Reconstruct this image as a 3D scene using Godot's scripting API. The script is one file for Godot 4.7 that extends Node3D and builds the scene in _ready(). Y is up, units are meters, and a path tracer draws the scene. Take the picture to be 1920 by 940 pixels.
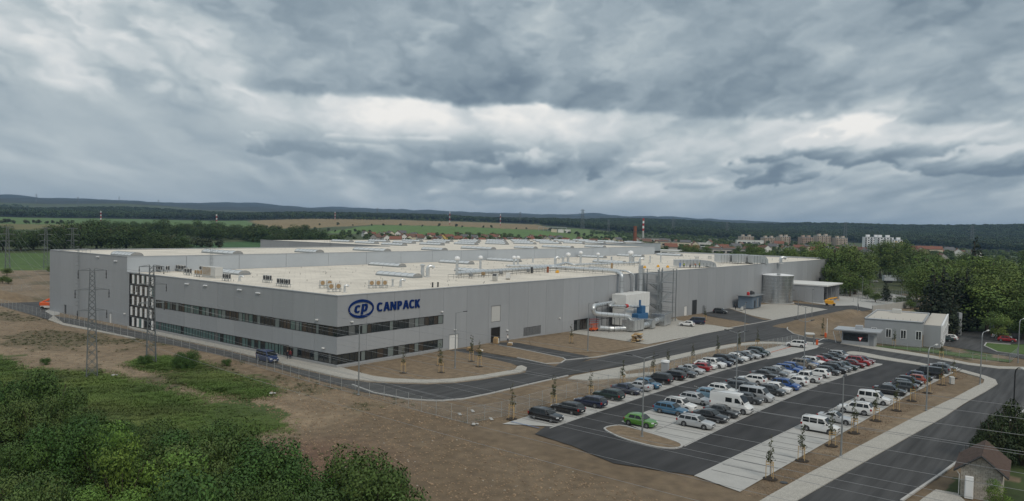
extends Node3D

const EYE := Vector3(-83.87,24.75,101.99)
const FACING := 0.91057
const AZ := [-0.5874,-0.4851,-0.3704,-0.2447,-0.1105,0.0277,0.1649,0.3214,0.4742,0.5874]
const RANGE := [600.0, 900.0, 1300.0, 1800.0, 2400.0, 3200.0, 4500.0, 8000.0]
const RISE := [[3.11,3.11,2.28,0.62,0.2,0.2,-0.22,-0.22,-0.22,-0.22],[7.27,7.27,6.02,3.53,3.53,2.28,-1.47,-1.47,-1.47,-2.71],[12.13,12.13,12.13,12.13,12.13,8.52,1.31,-0.49,-1.4,-4.1],[17.26,18.51,18.51,24.75,24.75,18.51,9.77,3.53,1.03,-2.71],[23.09,24.75,24.75,34.74,38.07,34.74,21.42,11.43,11.43,8.11],[42.5,46.94,42.5,40.29,44.72,40.29,46.94,38.07,42.5,51.38],[87.17,93.41,71.56,62.2,65.32,62.2,65.32,52.84,49.72,55.96],[163.46,157.91,169,157.91,141.26,135.71,124.62,96.88,74.68,74.68]]
var rng := RandomNumberGenerator.new()
var bumps := FastNoiseLite.new()
var broad := FastNoiseLite.new()
var used := {}
var M := {}

# ---------------------------------------------------------------- mesh building
class MB:
	var v := PackedVector3Array()
	var n := PackedVector3Array()
	var c := PackedColorArray()
	var tint := Color(1, 1, 1)
	func tri(a: Vector3, b: Vector3, d: Vector3) -> void:
		var k := (d - a).cross(b - a).normalized()
		v.append(a); v.append(b); v.append(d)
		n.append(k); n.append(k); n.append(k)
		c.append(tint); c.append(tint); c.append(tint)
	func tris(a: Vector3, b: Vector3, d: Vector3, na: Vector3, nb: Vector3, nd: Vector3) -> void:
		v.append(a)
		n.append(na)
		if (d - a).cross(b - a).dot(na + nb + nd) >= 0.0:
			v.append(b); v.append(d); n.append(nb); n.append(nd)
		else:
			v.append(d); v.append(b); n.append(nd); n.append(nb)
		c.append(tint); c.append(tint); c.append(tint)
	func quad(a: Vector3, b: Vector3, d: Vector3, e: Vector3) -> void:
		tri(a, b, d); tri(a, d, e)
	func quad_out(a: Vector3, b: Vector3, d: Vector3, e: Vector3, out: Vector3) -> void:
		if (d - a).cross(b - a).dot(out) >= 0.0:
			quad(a, b, d, e)
		else:
			quad(a, e, d, b)
	# a box given by two opposite corners, its edges chamfered when bevel > 0
	func box(lo: Vector3, hi: Vector3, t := Transform3D(), bevel := 0.0) -> void:
		var q := func(x, y, z): return t * Vector3(hi.x if x else lo.x, hi.y if y else lo.y, hi.z if z else lo.z)
		if bevel <= 0.0:
			quad(q.call(0, 0, 1), q.call(0, 1, 1), q.call(1, 1, 1), q.call(1, 0, 1))
			quad(q.call(1, 0, 0), q.call(1, 1, 0), q.call(0, 1, 0), q.call(0, 0, 0))
			quad(q.call(0, 1, 1), q.call(0, 1, 0), q.call(1, 1, 0), q.call(1, 1, 1))
			quad(q.call(0, 0, 0), q.call(0, 0, 1), q.call(1, 0, 1), q.call(1, 0, 0))
			quad(q.call(1, 0, 1), q.call(1, 1, 1), q.call(1, 1, 0), q.call(1, 0, 0))
			quad(q.call(0, 0, 0), q.call(0, 1, 0), q.call(0, 1, 1), q.call(0, 0, 1))
			return
		var m := (lo + hi) / 2
		var h := (hi - lo) / 2
		var pts := []
		for sx in [-1, 1]:
			for sy in [-1, 1]:
				for sz in [-1, 1]:
					var s := Vector3(sx, sy, sz)
					pts.append([t * (m + s * (h - Vector3(0, bevel, bevel))), t * (m + s * (h - Vector3(bevel, 0, bevel))), t * (m + s * (h - Vector3(bevel, bevel, 0)))])
		var mid := t * m
		var f := func(a, b, d, e): quad_out(a, b, d, e, (a + b + d + e) / 4 - mid)
		f.call(pts[0][0], pts[1][0], pts[3][0], pts[2][0]); f.call(pts[4][0], pts[5][0], pts[7][0], pts[6][0])
		f.call(pts[0][1], pts[1][1], pts[5][1], pts[4][1]); f.call(pts[2][1], pts[3][1], pts[7][1], pts[6][1])
		f.call(pts[0][2], pts[2][2], pts[6][2], pts[4][2]); f.call(pts[1][2], pts[3][2], pts[7][2], pts[5][2])
		for e in [[0, 1, 0, 1], [2, 3, 0, 1], [4, 5, 0, 1], [6, 7, 0, 1], [0, 2, 0, 2], [1, 3, 0, 2], [4, 6, 0, 2], [5, 7, 0, 2], [0, 4, 1, 2], [1, 5, 1, 2], [2, 6, 1, 2], [3, 7, 1, 2]]:
			f.call(pts[e[0]][e[2]], pts[e[1]][e[2]], pts[e[1]][e[3]], pts[e[0]][e[3]])
		for p in pts:
			var k: Vector3 = (p[0] + p[1] + p[2]) / 3 - mid
			if (p[2] - p[0]).cross(p[1] - p[0]).dot(k) >= 0: tri(p[0], p[1], p[2])
			else: tri(p[0], p[2], p[1])
	# a box by centre of its base
	func slab(at: Vector3, size: Vector3, turn := 0.0, bevel := 0.0) -> void:
		box(Vector3(-size.x / 2, 0, -size.z / 2), Vector3(size.x / 2, size.y, size.z / 2), Transform3D(Basis(Vector3.UP, turn), at), bevel)
	# a tube through points, with a radius at each end
	func tube(p: Array, r0: float, r1 := -1.0, sides := 8, caps := true) -> void:
		if r1 < 0: r1 = r0
		var rings := []
		var normals := []
		var side := Vector3.ZERO
		for i in p.size():
			var dir: Vector3 = (p[mini(i + 1, p.size() - 1)] - p[maxi(i - 1, 0)]).normalized()
			if side == Vector3.ZERO:
				side = dir.cross(Vector3.UP if absf(dir.y) < 0.9 else Vector3.RIGHT).normalized()
			else:
				side = (side - dir * side.dot(dir)).normalized()
			var up := side.cross(dir)
			var r := lerpf(r0, r1, float(i) / (p.size() - 1))
			var ring := []
			var nn := []
			for k in sides:
				var a := TAU * k / sides
				var d := side * cos(a) + up * sin(a)
				nn.append(d); ring.append(p[i] + d * r)
			rings.append(ring); normals.append(nn)
		for i in p.size() - 1:
			for k in sides:
				var j := (k + 1) % sides
				tris(rings[i][k], rings[i][j], rings[i + 1][j], normals[i][k], normals[i][j], normals[i + 1][j])
				tris(rings[i][k], rings[i + 1][j], rings[i + 1][k], normals[i][k], normals[i + 1][j], normals[i + 1][k])
		if caps:
			for e in [0, p.size() - 1]:
				var d: Vector3 = (p[0] - p[1] if e == 0 else p[e] - p[e - 1]).normalized()
				for k in sides - 2:
					tris(rings[e][0], rings[e][k + 1], rings[e][k + 2], d, d, d)
	func bar(a: Vector3, b: Vector3, w: float) -> void:
		tube([a, b], w / 2, -1, 4, false)
	# lathe round the y axis: points are (radius, height)
	func lathe(p: Array, sides := 16, t := Transform3D(), smooth := true) -> void:
		for i in p.size() - 1:
			var e: Vector2 = p[i + 1] - p[i]
			var k := Vector2(e.y, -e.x).normalized()
			for s in sides:
				var a0 := TAU * s / sides
				var a1 := TAU * (s + 1) / sides
				var f := func(q: Vector2, a: float): return t * Vector3(q.x * cos(a), q.y, q.x * sin(a))
				var g := func(a: float): return (t.basis * Vector3(k.x * cos(a), k.y, k.x * sin(a))).normalized()
				var n0: Vector3 = g.call(a0)
				var n1: Vector3 = g.call(a1)
				if not smooth: n0 = ((n0 + n1) / 2).normalized(); n1 = n0
				if p[i + 1].x > 0.0001: tris(f.call(p[i], a0), f.call(p[i + 1], a1), f.call(p[i + 1], a0), n0, n1, n0)
				if p[i].x > 0.0001: tris(f.call(p[i], a0), f.call(p[i], a1), f.call(p[i + 1], a1), n0, n1, n1)
	# a polygon in x and z, risen from y0 to y1
	func prism(poly: PackedVector2Array, y0: float, y1: float, t := Transform3D()) -> void:
		var q := poly
		if Geometry2D.is_polygon_clockwise(q): q = q.duplicate(); q.reverse()
		var ix := Geometry2D.triangulate_polygon(q)
		for i in range(0, ix.size(), 3):
			for y in [y0, y1]:
				var a := t * Vector3(q[ix[i]].x, y, q[ix[i]].y)
				var b := t * Vector3(q[ix[i + 1]].x, y, q[ix[i + 1]].y)
				var d := t * Vector3(q[ix[i + 2]].x, y, q[ix[i + 2]].y)
				var k: Vector3 = (t.basis * Vector3(0, 1 if y == y1 else -1, 0)).normalized()
				tris(a, b, d, k, k, k)
		for i in q.size():
			var a := q[i]
			var b := q[(i + 1) % q.size()]
			var k: Vector3 = t.basis * Vector3((b - a).y, 0, -(b - a).x)
			quad_out(t * Vector3(a.x, y0, a.y), t * Vector3(a.x, y1, a.y), t * Vector3(b.x, y1, b.y), t * Vector3(b.x, y0, b.y), k)
	# rings of equally many points, joined and smoothed
	func loft(rings: Array, caps := true) -> void:
		var w: int = rings[0].size()
		var nn := []
		for i in rings.size():
			var row := []
			for j in w:
				var du: Vector3 = rings[mini(i + 1, rings.size() - 1)][j] - rings[maxi(i - 1, 0)][j]
				var dv: Vector3 = rings[i][mini(j + 1, w - 1)] - rings[i][maxi(j - 1, 0)]
				row.append(dv.cross(du).normalized())
			nn.append(row)
		for i in rings.size() - 1:
			for j in w - 1:
				var flip: float = 1.0
				tris(rings[i][j], rings[i][j + 1], rings[i + 1][j + 1], nn[i][j] * flip, nn[i][j + 1] * flip, nn[i + 1][j + 1] * flip)
				tris(rings[i][j], rings[i + 1][j + 1], rings[i + 1][j], nn[i][j] * flip, nn[i + 1][j + 1] * flip, nn[i + 1][j] * flip)
		if caps:
			for e in [0, rings.size() - 1]:
				var mid := Vector3.ZERO
				for q in rings[e]: mid += q
				mid /= w
				var out: Vector3 = (rings[0][0] - rings[1][0] if e == 0 else rings[e][0] - rings[e - 1][0])
				out = Vector3(0, 0, signf(out.z))
				for j in w - 1: tris(mid, rings[e][j], rings[e][j + 1], out, out, out)
	func mesh() -> ArrayMesh:
		var a := []
		a.resize(Mesh.ARRAY_MAX)
		a[Mesh.ARRAY_VERTEX] = v
		a[Mesh.ARRAY_NORMAL] = n
		a[Mesh.ARRAY_COLOR] = c
		var m := ArrayMesh.new()
		m.add_surface_from_arrays(Mesh.PRIMITIVE_TRIANGLES, a)
		return m

# ---------------------------------------------------------------- nodes
func numbered(called: String) -> String:
	var k: int = used.get(called, -1) + 1
	used[called] = k
	return called if k == 0 else "%s_%03d" % [called, k]

func tag(o: Node, label: String, category := "", group := "", kind := "") -> Node:
	if label: o.set_meta("label", label)
	if category: o.set_meta("category", category)
	if group: o.set_meta("group", group)
	if kind: o.set_meta("kind", kind)
	return o

func thing(called: String, label: String, category: String, at := Vector3.ZERO, turn := 0.0, group := "") -> Node3D:
	var o := Node3D.new()
	o.name = numbered(called)
	add_child(o)
	o.position = at
	o.rotation.y = turn
	tag(o, label, category, group)
	return o

func part(called: String, what, m: Material, parent: Node) -> MeshInstance3D:
	var o := MeshInstance3D.new()
	o.name = called
	o.mesh = what.mesh() if what is MB else what
	o.material_override = m
	parent.add_child(o, true)
	return o

func solo(called: String, what, m: Material, label: String, category: String, at := Vector3.ZERO, turn := 0.0, group := "") -> MeshInstance3D:
	var o := part(numbered(called), what, m, self)
	o.position = at
	o.rotation.y = turn
	tag(o, label, category, group)
	return o

func struct(called: String, what, m: Material) -> MeshInstance3D:
	var o := part(numbered(called), what, m, self)
	o.set_meta("kind", "structure")
	return o

func dup(o: Node3D, at: Vector3, turn := 0.0, label := "", group := "") -> Node3D:
	var r: Node3D = o.duplicate()
	r.name = numbered(String(o.name).rstrip("0123456789").trim_suffix("_"))
	add_child(r)
	r.position = at
	r.rotation.y = turn
	if label: r.set_meta("label", label)
	if group: r.set_meta("group", group)
	return r

func scatter(called: String, what: Mesh, m: Material, places: Array, tints := PackedColorArray(), label := "", category := "") -> MultiMeshInstance3D:
	var mm := MultiMesh.new()
	mm.transform_format = MultiMesh.TRANSFORM_3D
	mm.use_colors = tints.size() > 0
	mm.mesh = what
	mm.instance_count = places.size()
	for i in places.size():
		mm.set_instance_transform(i, places[i])
		if tints.size(): mm.set_instance_color(i, tints[i])
	var o := MultiMeshInstance3D.new()
	o.multimesh = mm
	o.material_override = m
	o.name = numbered(called)
	add_child(o)
	return tag(o, label, category, "", "stuff")

# ---------------------------------------------------------------- materials
func lin(r: float, g: float, b: float) -> Color:
	return Color(r, g, b).linear_to_srgb()

func mat(called: String, r: float, g: float, b: float, rough := 0.8, metal := 0.0, tex: Texture2D = null, scale := 1.0) -> StandardMaterial3D:
	var m := StandardMaterial3D.new()
	m.resource_name = called
	m.albedo_color = lin(r, g, b)
	m.roughness = rough
	m.metallic = metal
	if tex:
		m.albedo_texture = tex
		m.uv1_triplanar = true
		m.uv1_world_triplanar = true
		m.uv1_scale = Vector3.ONE * scale
	M[called] = m
	return m

func second(m: StandardMaterial3D, tex: Texture2D, scale: float) -> StandardMaterial3D:
	m.detail_enabled = true
	m.detail_blend_mode = BaseMaterial3D.BLEND_MODE_MUL
	m.detail_albedo = tex
	m.detail_uv_layer = BaseMaterial3D.DETAIL_UV_2
	m.uv2_triplanar = true
	m.uv2_world_triplanar = true
	m.uv2_scale = Vector3.ONE * scale
	return m

func noise_image(size: int, freq: float, octaves: int, low: float, high: float, seed_: int, power := 1.0) -> Image:
	var f := FastNoiseLite.new()
	f.seed = seed_
	f.noise_type = FastNoiseLite.TYPE_SIMPLEX_SMOOTH
	f.frequency = freq
	f.fractal_octaves = octaves
	var im := f.get_seamless_image(size, size)
	im.convert(Image.FORMAT_RGB8)
	var d := im.get_data()
	var lut := PackedByteArray()
	lut.resize(256)
	for i in 256:
		lut[i] = int(255.0 * pow(lerpf(low, high, pow(i / 255.0, power)), 1.0 / 2.2))
	for i in d.size():
		d[i] = lut[d[i]]
	return Image.create_from_data(size, size, false, Image.FORMAT_RGB8, d)

func noise_texture(size: int, freq: float, octaves: int, low: float, high: float, seed_: int, power := 1.0) -> ImageTexture:
	return ImageTexture.create_from_image(noise_image(size, freq, octaves, low, high, seed_, power))

# ---------------------------------------------------------------- the lie of the land
func site(x: float) -> float:
	return -2.1 * clampf((x - 45.0) / 105.0, 0.0, 1.0)

func on_site(p: Vector2, lift := 0.0) -> Vector3:
	return Vector3(p.x, site(p.x) + lift, p.y)

func land(x: float, z: float) -> float:
	var dx := x - EYE.x
	var dz := z - EYE.z
	var d := sqrt(dx * dx + dz * dz)
	var near := site(x)
	# the sandy bank behind the ring road, and the soil bank beside the upper road
	var a := -(z + 138.0) + (x - 5.0) * 0.28
	if a > 0 and x < 12.0 and d < 420:
		near += 3.2 * smoothstep(0.0, 7.0, a) * smoothstep(12.0, -2.0, x)
	var b := absf(z - (31.0 + (x - 150.0) * 0.055) - 2.5)
	if x > 120.0 and x < 195.0 and b < 5.0:
		near += 1.5 * smoothstep(5.0, 0.5, b) * smoothstep(124.0, 145.0, x) * smoothstep(197.0, 185.0, x)
	if d < 430.0: return near
	var az := wrapf(atan2(dx, -dz) - FACING, -PI, PI)
	var i := 0
	while i < AZ.size() - 2 and az > AZ[i + 1]: i += 1
	var s := smoothstep(0.0, 1.0, clampf((az - AZ[i]) / (AZ[i + 1] - AZ[i]), 0.0, 1.0))
	var far: float
	if d <= RANGE[0]:
		far = lerpf(RISE[0][i], RISE[0][i + 1], s)
		return lerpf(near, far, smoothstep(430.0, 600.0, d))
	var j := 0
	while j < RANGE.size() - 2 and d > RANGE[j + 1]: j += 1
	var t := clampf((d - RANGE[j]) / (RANGE[j + 1] - RANGE[j]), 0.0, 1.0)
	far = lerpf(lerpf(RISE[j][i], RISE[j][i + 1], s), lerpf(RISE[j + 1][i], RISE[j + 1][i + 1], s), t)
	var roll := broad.get_noise_2d(x, z)
	far += roll * d * (0.0022 + 0.0022 * smoothstep(2200.0, 3200.0, d)) + absf(broad.get_noise_2d(z * 0.5, x * 0.5)) * maxf(0, d - 3500.0) * 0.006
	if d > 8200.0: far -= (d - 8200.0) * 0.06
	return far

func on_land(p: Vector2) -> Vector3:
	return Vector3(p.x, land(p.x, p.y), p.y)

# a flat-lying sheet that follows the site's slope; thick > 0 makes it a raised slab with upright edges
func sheet(poly: PackedVector2Array, lift: float, thick := 0.0) -> MB:
	var m := MB.new()
	var q := poly
	if Geometry2D.is_polygon_clockwise(q): q = q.duplicate(); q.reverse()
	for strip in [[-400.0, 45.0], [45.0, 150.0], [150.0, 700.0]]:
		var cutter := PackedVector2Array([Vector2(strip[0], -500), Vector2(strip[1], -500), Vector2(strip[1], 500), Vector2(strip[0], 500)])
		for piece in Geometry2D.intersect_polygons(q, cutter):
			var ix := Geometry2D.triangulate_polygon(piece)
			for i in range(0, ix.size(), 3):
				m.tris(on_site(piece[ix[i]], lift), on_site(piece[ix[i + 1]], lift), on_site(piece[ix[i + 2]], lift), Vector3.UP, Vector3.UP, Vector3.UP)
	if thick > 0:
		for i in q.size():
			var a := q[i]
			var b := q[(i + 1) % q.size()]
			m.quad_out(on_site(a, lift - thick), on_site(a, lift), on_site(b, lift), on_site(b, lift - thick), Vector3((b - a).y, 0, -(b - a).x))
	return m

func rounded(p: PackedVector2Array, steps := 2) -> PackedVector2Array:
	for k in steps:
		var q := PackedVector2Array()
		for i in p.size():
			var a := p[i]
			var b := p[(i + 1) % p.size()]
			q.append(a.lerp(b, 0.22)); q.append(a.lerp(b, 0.78))
		p = q
	return p

# a kerb stone line along points
func kerb(p: Array, w := 0.25, h := 0.12) -> MB:
	var m := MB.new()
	for i in p.size() - 1:
		var a: Vector2 = p[i]
		var b: Vector2 = p[i + 1]
		var steps := maxi(1, int(a.distance_to(b) / 25.0))
		for k in steps:
			var s := a.lerp(b, float(k) / steps)
			var e := a.lerp(b, float(k + 1) / steps)
			var n := (e - s).orthogonal().normalized() * w / 2
			var A := on_site(s - n, h)
			var B := on_site(s + n, h)
			var C := on_site(e + n, h)
			var D := on_site(e - n, h)
			var dn := Vector3(0, -h - 0.05, 0)
			m.quad_out(A, B, C, D, Vector3.UP)
			m.quad_out(A, D, D + dn, A + dn, A - B); m.quad_out(B, C, C + dn, B + dn, B - A)
			m.quad_out(A, B, B + dn, A + dn, A - D); m.quad_out(D, C, C + dn, D + dn, D - A)
	return m

func _ready() -> void:
	rng.seed = 7
	var cam := Camera3D.new()
	cam.name = "camera"
	cam.transform = Transform3D(Basis(Vector3(0.613713,0.021594,0.789234),Vector3(0.012793,0.999223,-0.037287),Vector3(-0.789426,0.032981,0.612959)), EYE)
	cam.fov = 36.10
	cam.near = 1.0
	cam.far = 30000.0
	add_child(cam)
	cam.current = true
	var env := Environment.new()
	env.background_mode = Environment.BG_SKY
	env.sky = Sky.new()
	var pan := PanoramaSkyMaterial.new()
	pan.panorama = cloudy_sky()
	pan.energy_multiplier = 1.0
	env.sky.sky_material = pan
	env.background_energy_multiplier = 1.0
	env.tonemap_mode = Environment.TONE_MAPPER_LINEAR
	env.tonemap_exposure = 1.0
	env.sdfgi_enabled = true
	env.ssao_enabled = true
	env.ssil_enabled = true
	env.fog_enabled = true
	env.fog_density = 0.00007
	env.fog_light_color = Color(0.68, 0.83, 1.0)
	var we := WorldEnvironment.new()
	we.name = "world_environment"
	we.environment = env
	add_child(we)
	var sun := DirectionalLight3D.new()
	sun.name = "sun"
	sun.light_energy = 0.46
	sun.light_color = Color(1.0, 0.96, 0.9)
	sun.light_angular_distance = 18.0
	sun.shadow_enabled = true
	sun.position = Vector3(0, 200, 0)
	add_child(sun)
	sun.look_at(sun.position - Vector3(-0.30, 0.68, 0.67), Vector3.UP)
	bumps.seed = 3
	bumps.frequency = 0.06
	bumps.fractal_octaves = 4
	broad.seed = 11
	broad.frequency = 0.0011
	broad.fractal_octaves = 3
	materials()
	ground()
	roads()
	factory()
	works()
	gate_and_office()
	brick_house()
	fences_and_lamps()
	pylons_and_wires()
	plants()
	vehicles()
	people_and_goods()
	far_country()

# The overcast: a torn grey deck, a bright gap low in the distance, and piled clouds under it.
func cloud_light(az: float, el: float, f: FastNoiseLite, g: FastNoiseLite) -> Color:
	# az in degrees from the view's middle, el in degrees above the horizon
	var h := maxf(el, 0.0)
	var st := 1.0 + h / 9.0
	var w := g.get_noise_3d(az / 9.0, h / 3.0, 5.0)
	var w2 := g.get_noise_3d(az / 3.0, h / 1.4, 9.0)
	var n1 := f.get_noise_3d(az / (9.0 * st) + w * 0.5, h / (2.0 * st) + az * 0.012 + w * 0.3, 0.0)
	var n2 := f.get_noise_3d(az / (3.6 * st) + w * 0.5, h / (1.1 * st) + az * 0.02 + w2 * 0.25, 7.0)
	var n3 := f.get_noise_3d(az / (1.3 * st) + w2 * 0.8, h / (0.55 * st) + w2 * 0.5, 3.0)
	var v := 0.50 + 0.40 * n1 + 0.36 * n2 + 0.28 * n3
	v -= 0.10 * smoothstep(4.0, 24.0, az) * smoothstep(5.0, 11.0, h)
	v -= 0.12 * exp(-pow((h - 9.8 - 1.0 * n1) / 1.1, 2.0)) * smoothstep(-26.0, -12.0, az)
	v += 0.15 * exp(-pow((az + 29.0) / 7.0, 2.0) - pow((h - 13.2 + n2) / 1.9, 2.0)) * (0.8 + n3)
	# the pale, smoother air of the far left and of the lowest sky
	v = lerpf(v, 0.56 + 0.12 * n2, clampf(smoothstep(-9.0, -24.0, az) * smoothstep(9.0, 6.5, h + n1) * 0.75, 0, 1))
	v = lerpf(v, 0.53 + 0.10 * n2 - 0.10 * smoothstep(4.0, 30.0, az), 0.75 * smoothstep(3.8, 1.4, h + 0.6 * n2))
	# the gap
	var edge := 8.9 - 0.055 * maxf(az, 0.0) + 0.7 * n2 + 0.35 * n3
	var gap := smoothstep(edge + 0.25, edge - 0.35, h) * smoothstep(edge - 4.6, edge - 0.9, h + 0.7 * n2)
	gap *= clampf(exp(-pow((az + 3.0) / 16.0, 2.0)) + 0.75 * exp(-pow((az - 24.0) / 12.0, 2.0)) * smoothstep(-0.35, 0.3, n1 + 0.15), 0, 1)
	v = lerpf(v, 0.97 + 0.28 * n2 + 0.22 * n3, clampf(gap, 0, 1) * 0.9)
	# heaped clouds: middle, half-widths, how dark their foot is
	for q in [[1.2, 4.4, 5.4, 1.5, 0.05], [-4.0, 3.9, 4.2, 1.1, 0.2], [-15.2, 5.3, 4.2, 1.0, 0.24], [-9.0, 6.0, 9.0, 0.35, 0.50], [19.0, 3.9, 3.8, 1.5, 0.02], [26.0, 5.3, 8.0, 1.1, 0.06], [33.0, 4.6, 6.0, 1.1, 0.04], [10.0, 4.3, 1.6, 0.55, 0.40], [13.5, 3.2, 2.2, 0.5, 0.42], [-1.0, 2.2, 7.0, 0.6, 0.40]]:
		var dx: float = (az - q[0]) / q[2]
		var dy: float = (h - q[1]) / q[3]
		if absf(dx) > 1.8 or absf(dy) > 2.4: continue
		var body: float = 1.0 - sqrt(dx * dx + (dy * dy if dy > 0 else dy * dy * 1.5)) + 0.95 * n3 + 0.7 * w2
		var mask := smoothstep(0.0, 0.34, body)
		var lit: float = lerpf(q[4], 0.82, smoothstep(-0.45, 1.0, dy + 0.9 * n3 + 0.5 * n2))
		v = lerpf(v, lit, mask * 0.88)
	v += 0.22 * smoothstep(18.0, 50.0, h)
	v = clampf(v, 0.0, 1.0)
	var ramp := [[0.0, 0.415, 0.483, 0.543], [0.22, 0.512, 0.575, 0.622], [0.45, 0.622, 0.677, 0.712], [0.62, 0.718, 0.761, 0.780], [0.8, 0.835, 0.855, 0.862], [1.0, 0.955, 0.950, 0.935]]
	var k := 0
	while k < ramp.size() - 2 and v > ramp[k + 1][0]: k += 1
	var t: float = (v - ramp[k][0]) / (ramp[k + 1][0] - ramp[k][0])
	return Color(lerpf(ramp[k][1], ramp[k + 1][1], t), lerpf(ramp[k][2], ramp[k + 1][2], t), lerpf(ramp[k][3], ramp[k + 1][3], t)).srgb_to_linear()

func cloudy_sky() -> ImageTexture:
	var f := FastNoiseLite.new()
	f.seed = 21
	f.frequency = 0.55
	f.fractal_octaves = 6
	f.fractal_gain = 0.48
	var g := FastNoiseLite.new()
	g.seed = 5
	g.frequency = 0.8
	g.fractal_octaves = 4
	var middle := rad_to_deg(FACING)
	var low := Image.create_empty(512, 256, false, Image.FORMAT_RGBF)
	for y in 256:
		var el := 90.0 - (y + 0.5) / 256.0 * 180.0
		for x in 512:
			if el > -1.5:
				var az := wrapf((x + 0.5) / 512.0 * 360.0 - middle, -180.0, 180.0)
				low.set_pixel(x, y, cloud_light(az, el, f, g))
			else:
				low.set_pixel(x, y, Color(0.16, 0.17, 0.16))
	low.resize(4096, 2048, Image.INTERPOLATE_BILINEAR)
	var x0 := int((middle - 42.0) / 360.0 * 4096.0)
	for x in range(x0, x0 + 956):
		var az := (x + 0.5) / 4096.0 * 360.0 - middle
		for y in range(764, 1030):
			var el := 90.0 - (y + 0.5) / 2048.0 * 180.0
			low.set_pixel(x, y, cloud_light(az, el, f, g))
	return ImageTexture.create_from_image(low)

func materials() -> void:
	var fine := noise_texture(512, 0.03, 5, 0.55, 1.0, 1)
	var grit := noise_texture(512, 0.11, 4, 0.35, 1.0, 2)
	var patch := noise_texture(512, 0.012, 4, 0.28, 1.0, 3)
	var soft := noise_texture(512, 0.02, 4, 0.86, 1.0, 4)
	var land_m := mat("land", 1, 1, 1, 0.95, 0, grit, 0.23)
	land_m.vertex_color_use_as_albedo = true
	second(land_m, fine, 0.031)
	var soil := mat("soil", 0.38, 0.28, 0.178, 0.95, 0, grit, 0.31)
	second(soil, fine, 0.043)
	second(mat("lawn", 0.12, 0.215, 0.04, 0.95, 0, grit, 0.45), fine, 0.05)
	second(mat("asphalt", 0.115, 0.115, 0.117, 0.85, 0, grit, 0.41), patch, 0.021).uv2_scale = Vector3(0.007, 0.02, 0.13)
	second(mat("fresh_asphalt", 0.072, 0.071, 0.074, 0.8, 0, grit, 0.37), patch, 0.017).uv2_scale = Vector3(0.012, 0.02, 0.06)
	second(mat("concrete", 0.47, 0.465, 0.445, 0.85, 0, soft, 0.37), soft, 0.047)
	second(mat("paving", 0.50, 0.485, 0.455, 0.85, 0, paver_texture(), 1.0 / 4.0), soft, 0.061)
	mat("kerb_stone", 0.46, 0.455, 0.44, 0.85, 0, soft, 0.5)
	mat("white_line", 0.6, 0.6, 0.58, 0.7, 0, soft, 0.9)
	mat("blue_line", 0.10, 0.2, 0.42, 0.7)
	mat("dark_line", 0.07, 0.07, 0.075, 0.8)
	mat("red_line", 0.4, 0.14, 0.09, 0.8)
	var even := noise_texture(256, 0.02, 3, 0.93, 1.0, 6)
	for k in 4:
		mat("cladding_%d" % k, 0.345 + 0.009 * k, 0.36 + 0.009 * k, 0.378 + 0.009 * k, 0.5, 0.05, even, 0.03).uv1_scale = Vector3(0.11, 0.02, 0.11)
	mat("cladding_light", 0.44, 0.475, 0.51, 0.5, 0.05, even, 0.03)
	mat("joint", 0.07, 0.075, 0.08, 0.8)
	mat("cap_trim", 0.40, 0.42, 0.44, 0.4, 0.2)
	second(mat("roof_membrane", 0.76, 0.70, 0.605, 0.75, 0, roof_texture(), 1.0 / 12.0), noise_texture(512, 0.016, 5, 0.74, 1.0, 12), 0.013)
	mat("roof_pale", 0.72, 0.72, 0.70, 0.75, 0, soft, 0.03)
	mat("plinth", 0.33, 0.33, 0.325, 0.85, 0, soft, 0.2)
	mat("pane_dark", 0.022, 0.028, 0.03, 0.08)
	mat("pane_teal", 0.09, 0.15, 0.145, 0.1)
	mat("pane_brown", 0.05, 0.042, 0.035, 0.12)
	mat("pane_grey", 0.12, 0.13, 0.13, 0.12)
	mat("pane_pale", 0.17, 0.20, 0.195, 0.2)
	for k in ["pane_dark", "pane_teal", "pane_brown", "pane_grey"]: M[k].metallic_specular = 0.75
	mat("frame_dark", 0.03, 0.032, 0.035, 0.5)
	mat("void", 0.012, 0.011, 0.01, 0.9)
	mat("fin_white", 0.78, 0.79, 0.8, 0.5)
	mat("white_metal", 0.74, 0.74, 0.72, 0.5, 0, soft, 0.3)
	mat("off_white", 0.55, 0.55, 0.53, 0.6, 0, soft, 0.3)
	mat("grey_metal", 0.24, 0.25, 0.26, 0.45, 0.3)
	mat("dark_metal", 0.06, 0.062, 0.066, 0.5, 0.3)
	mat("steel", 0.62, 0.64, 0.65, 0.27, 0.85, noise_texture(256, 0.02, 3, 0.7, 1.0, 8), 0.2)
	mat("duct", 0.66, 0.68, 0.69, 0.34, 0.7, soft, 0.4)
	mat("pole_steel", 0.30, 0.32, 0.33, 0.45, 0.5)
	mat("lattice_steel", 0.19, 0.205, 0.215, 0.55, 0.4)
	mat("wire", 0.30, 0.31, 0.32, 0.5, 0.3)
	mat("navy", 0.006, 0.026, 0.13, 0.7).metallic_specular = 0.2
	mat("translucent", 0.55, 0.58, 0.6, 0.3)
	mat("orange", 0.62, 0.11, 0.03, 0.5)
	mat("yellow", 0.7, 0.36, 0.03, 0.5)
	mat("red", 0.42, 0.02, 0.02, 0.45)
	mat("blue", 0.03, 0.115, 0.25, 0.5)
	mat("stake", 0.52, 0.36, 0.17, 0.8)
	mat("wood", 0.42, 0.29, 0.16, 0.85, 0, fine, 0.8)
	mat("bark", 0.12, 0.09, 0.065, 0.95, 0, fine, 0.7)
	mat("mulch", 0.05, 0.038, 0.028, 0.95, 0, grit, 0.6)
	mat("tyre", 0.018, 0.018, 0.019, 0.85)
	mat("rim", 0.42, 0.43, 0.44, 0.35, 0.6)
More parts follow.
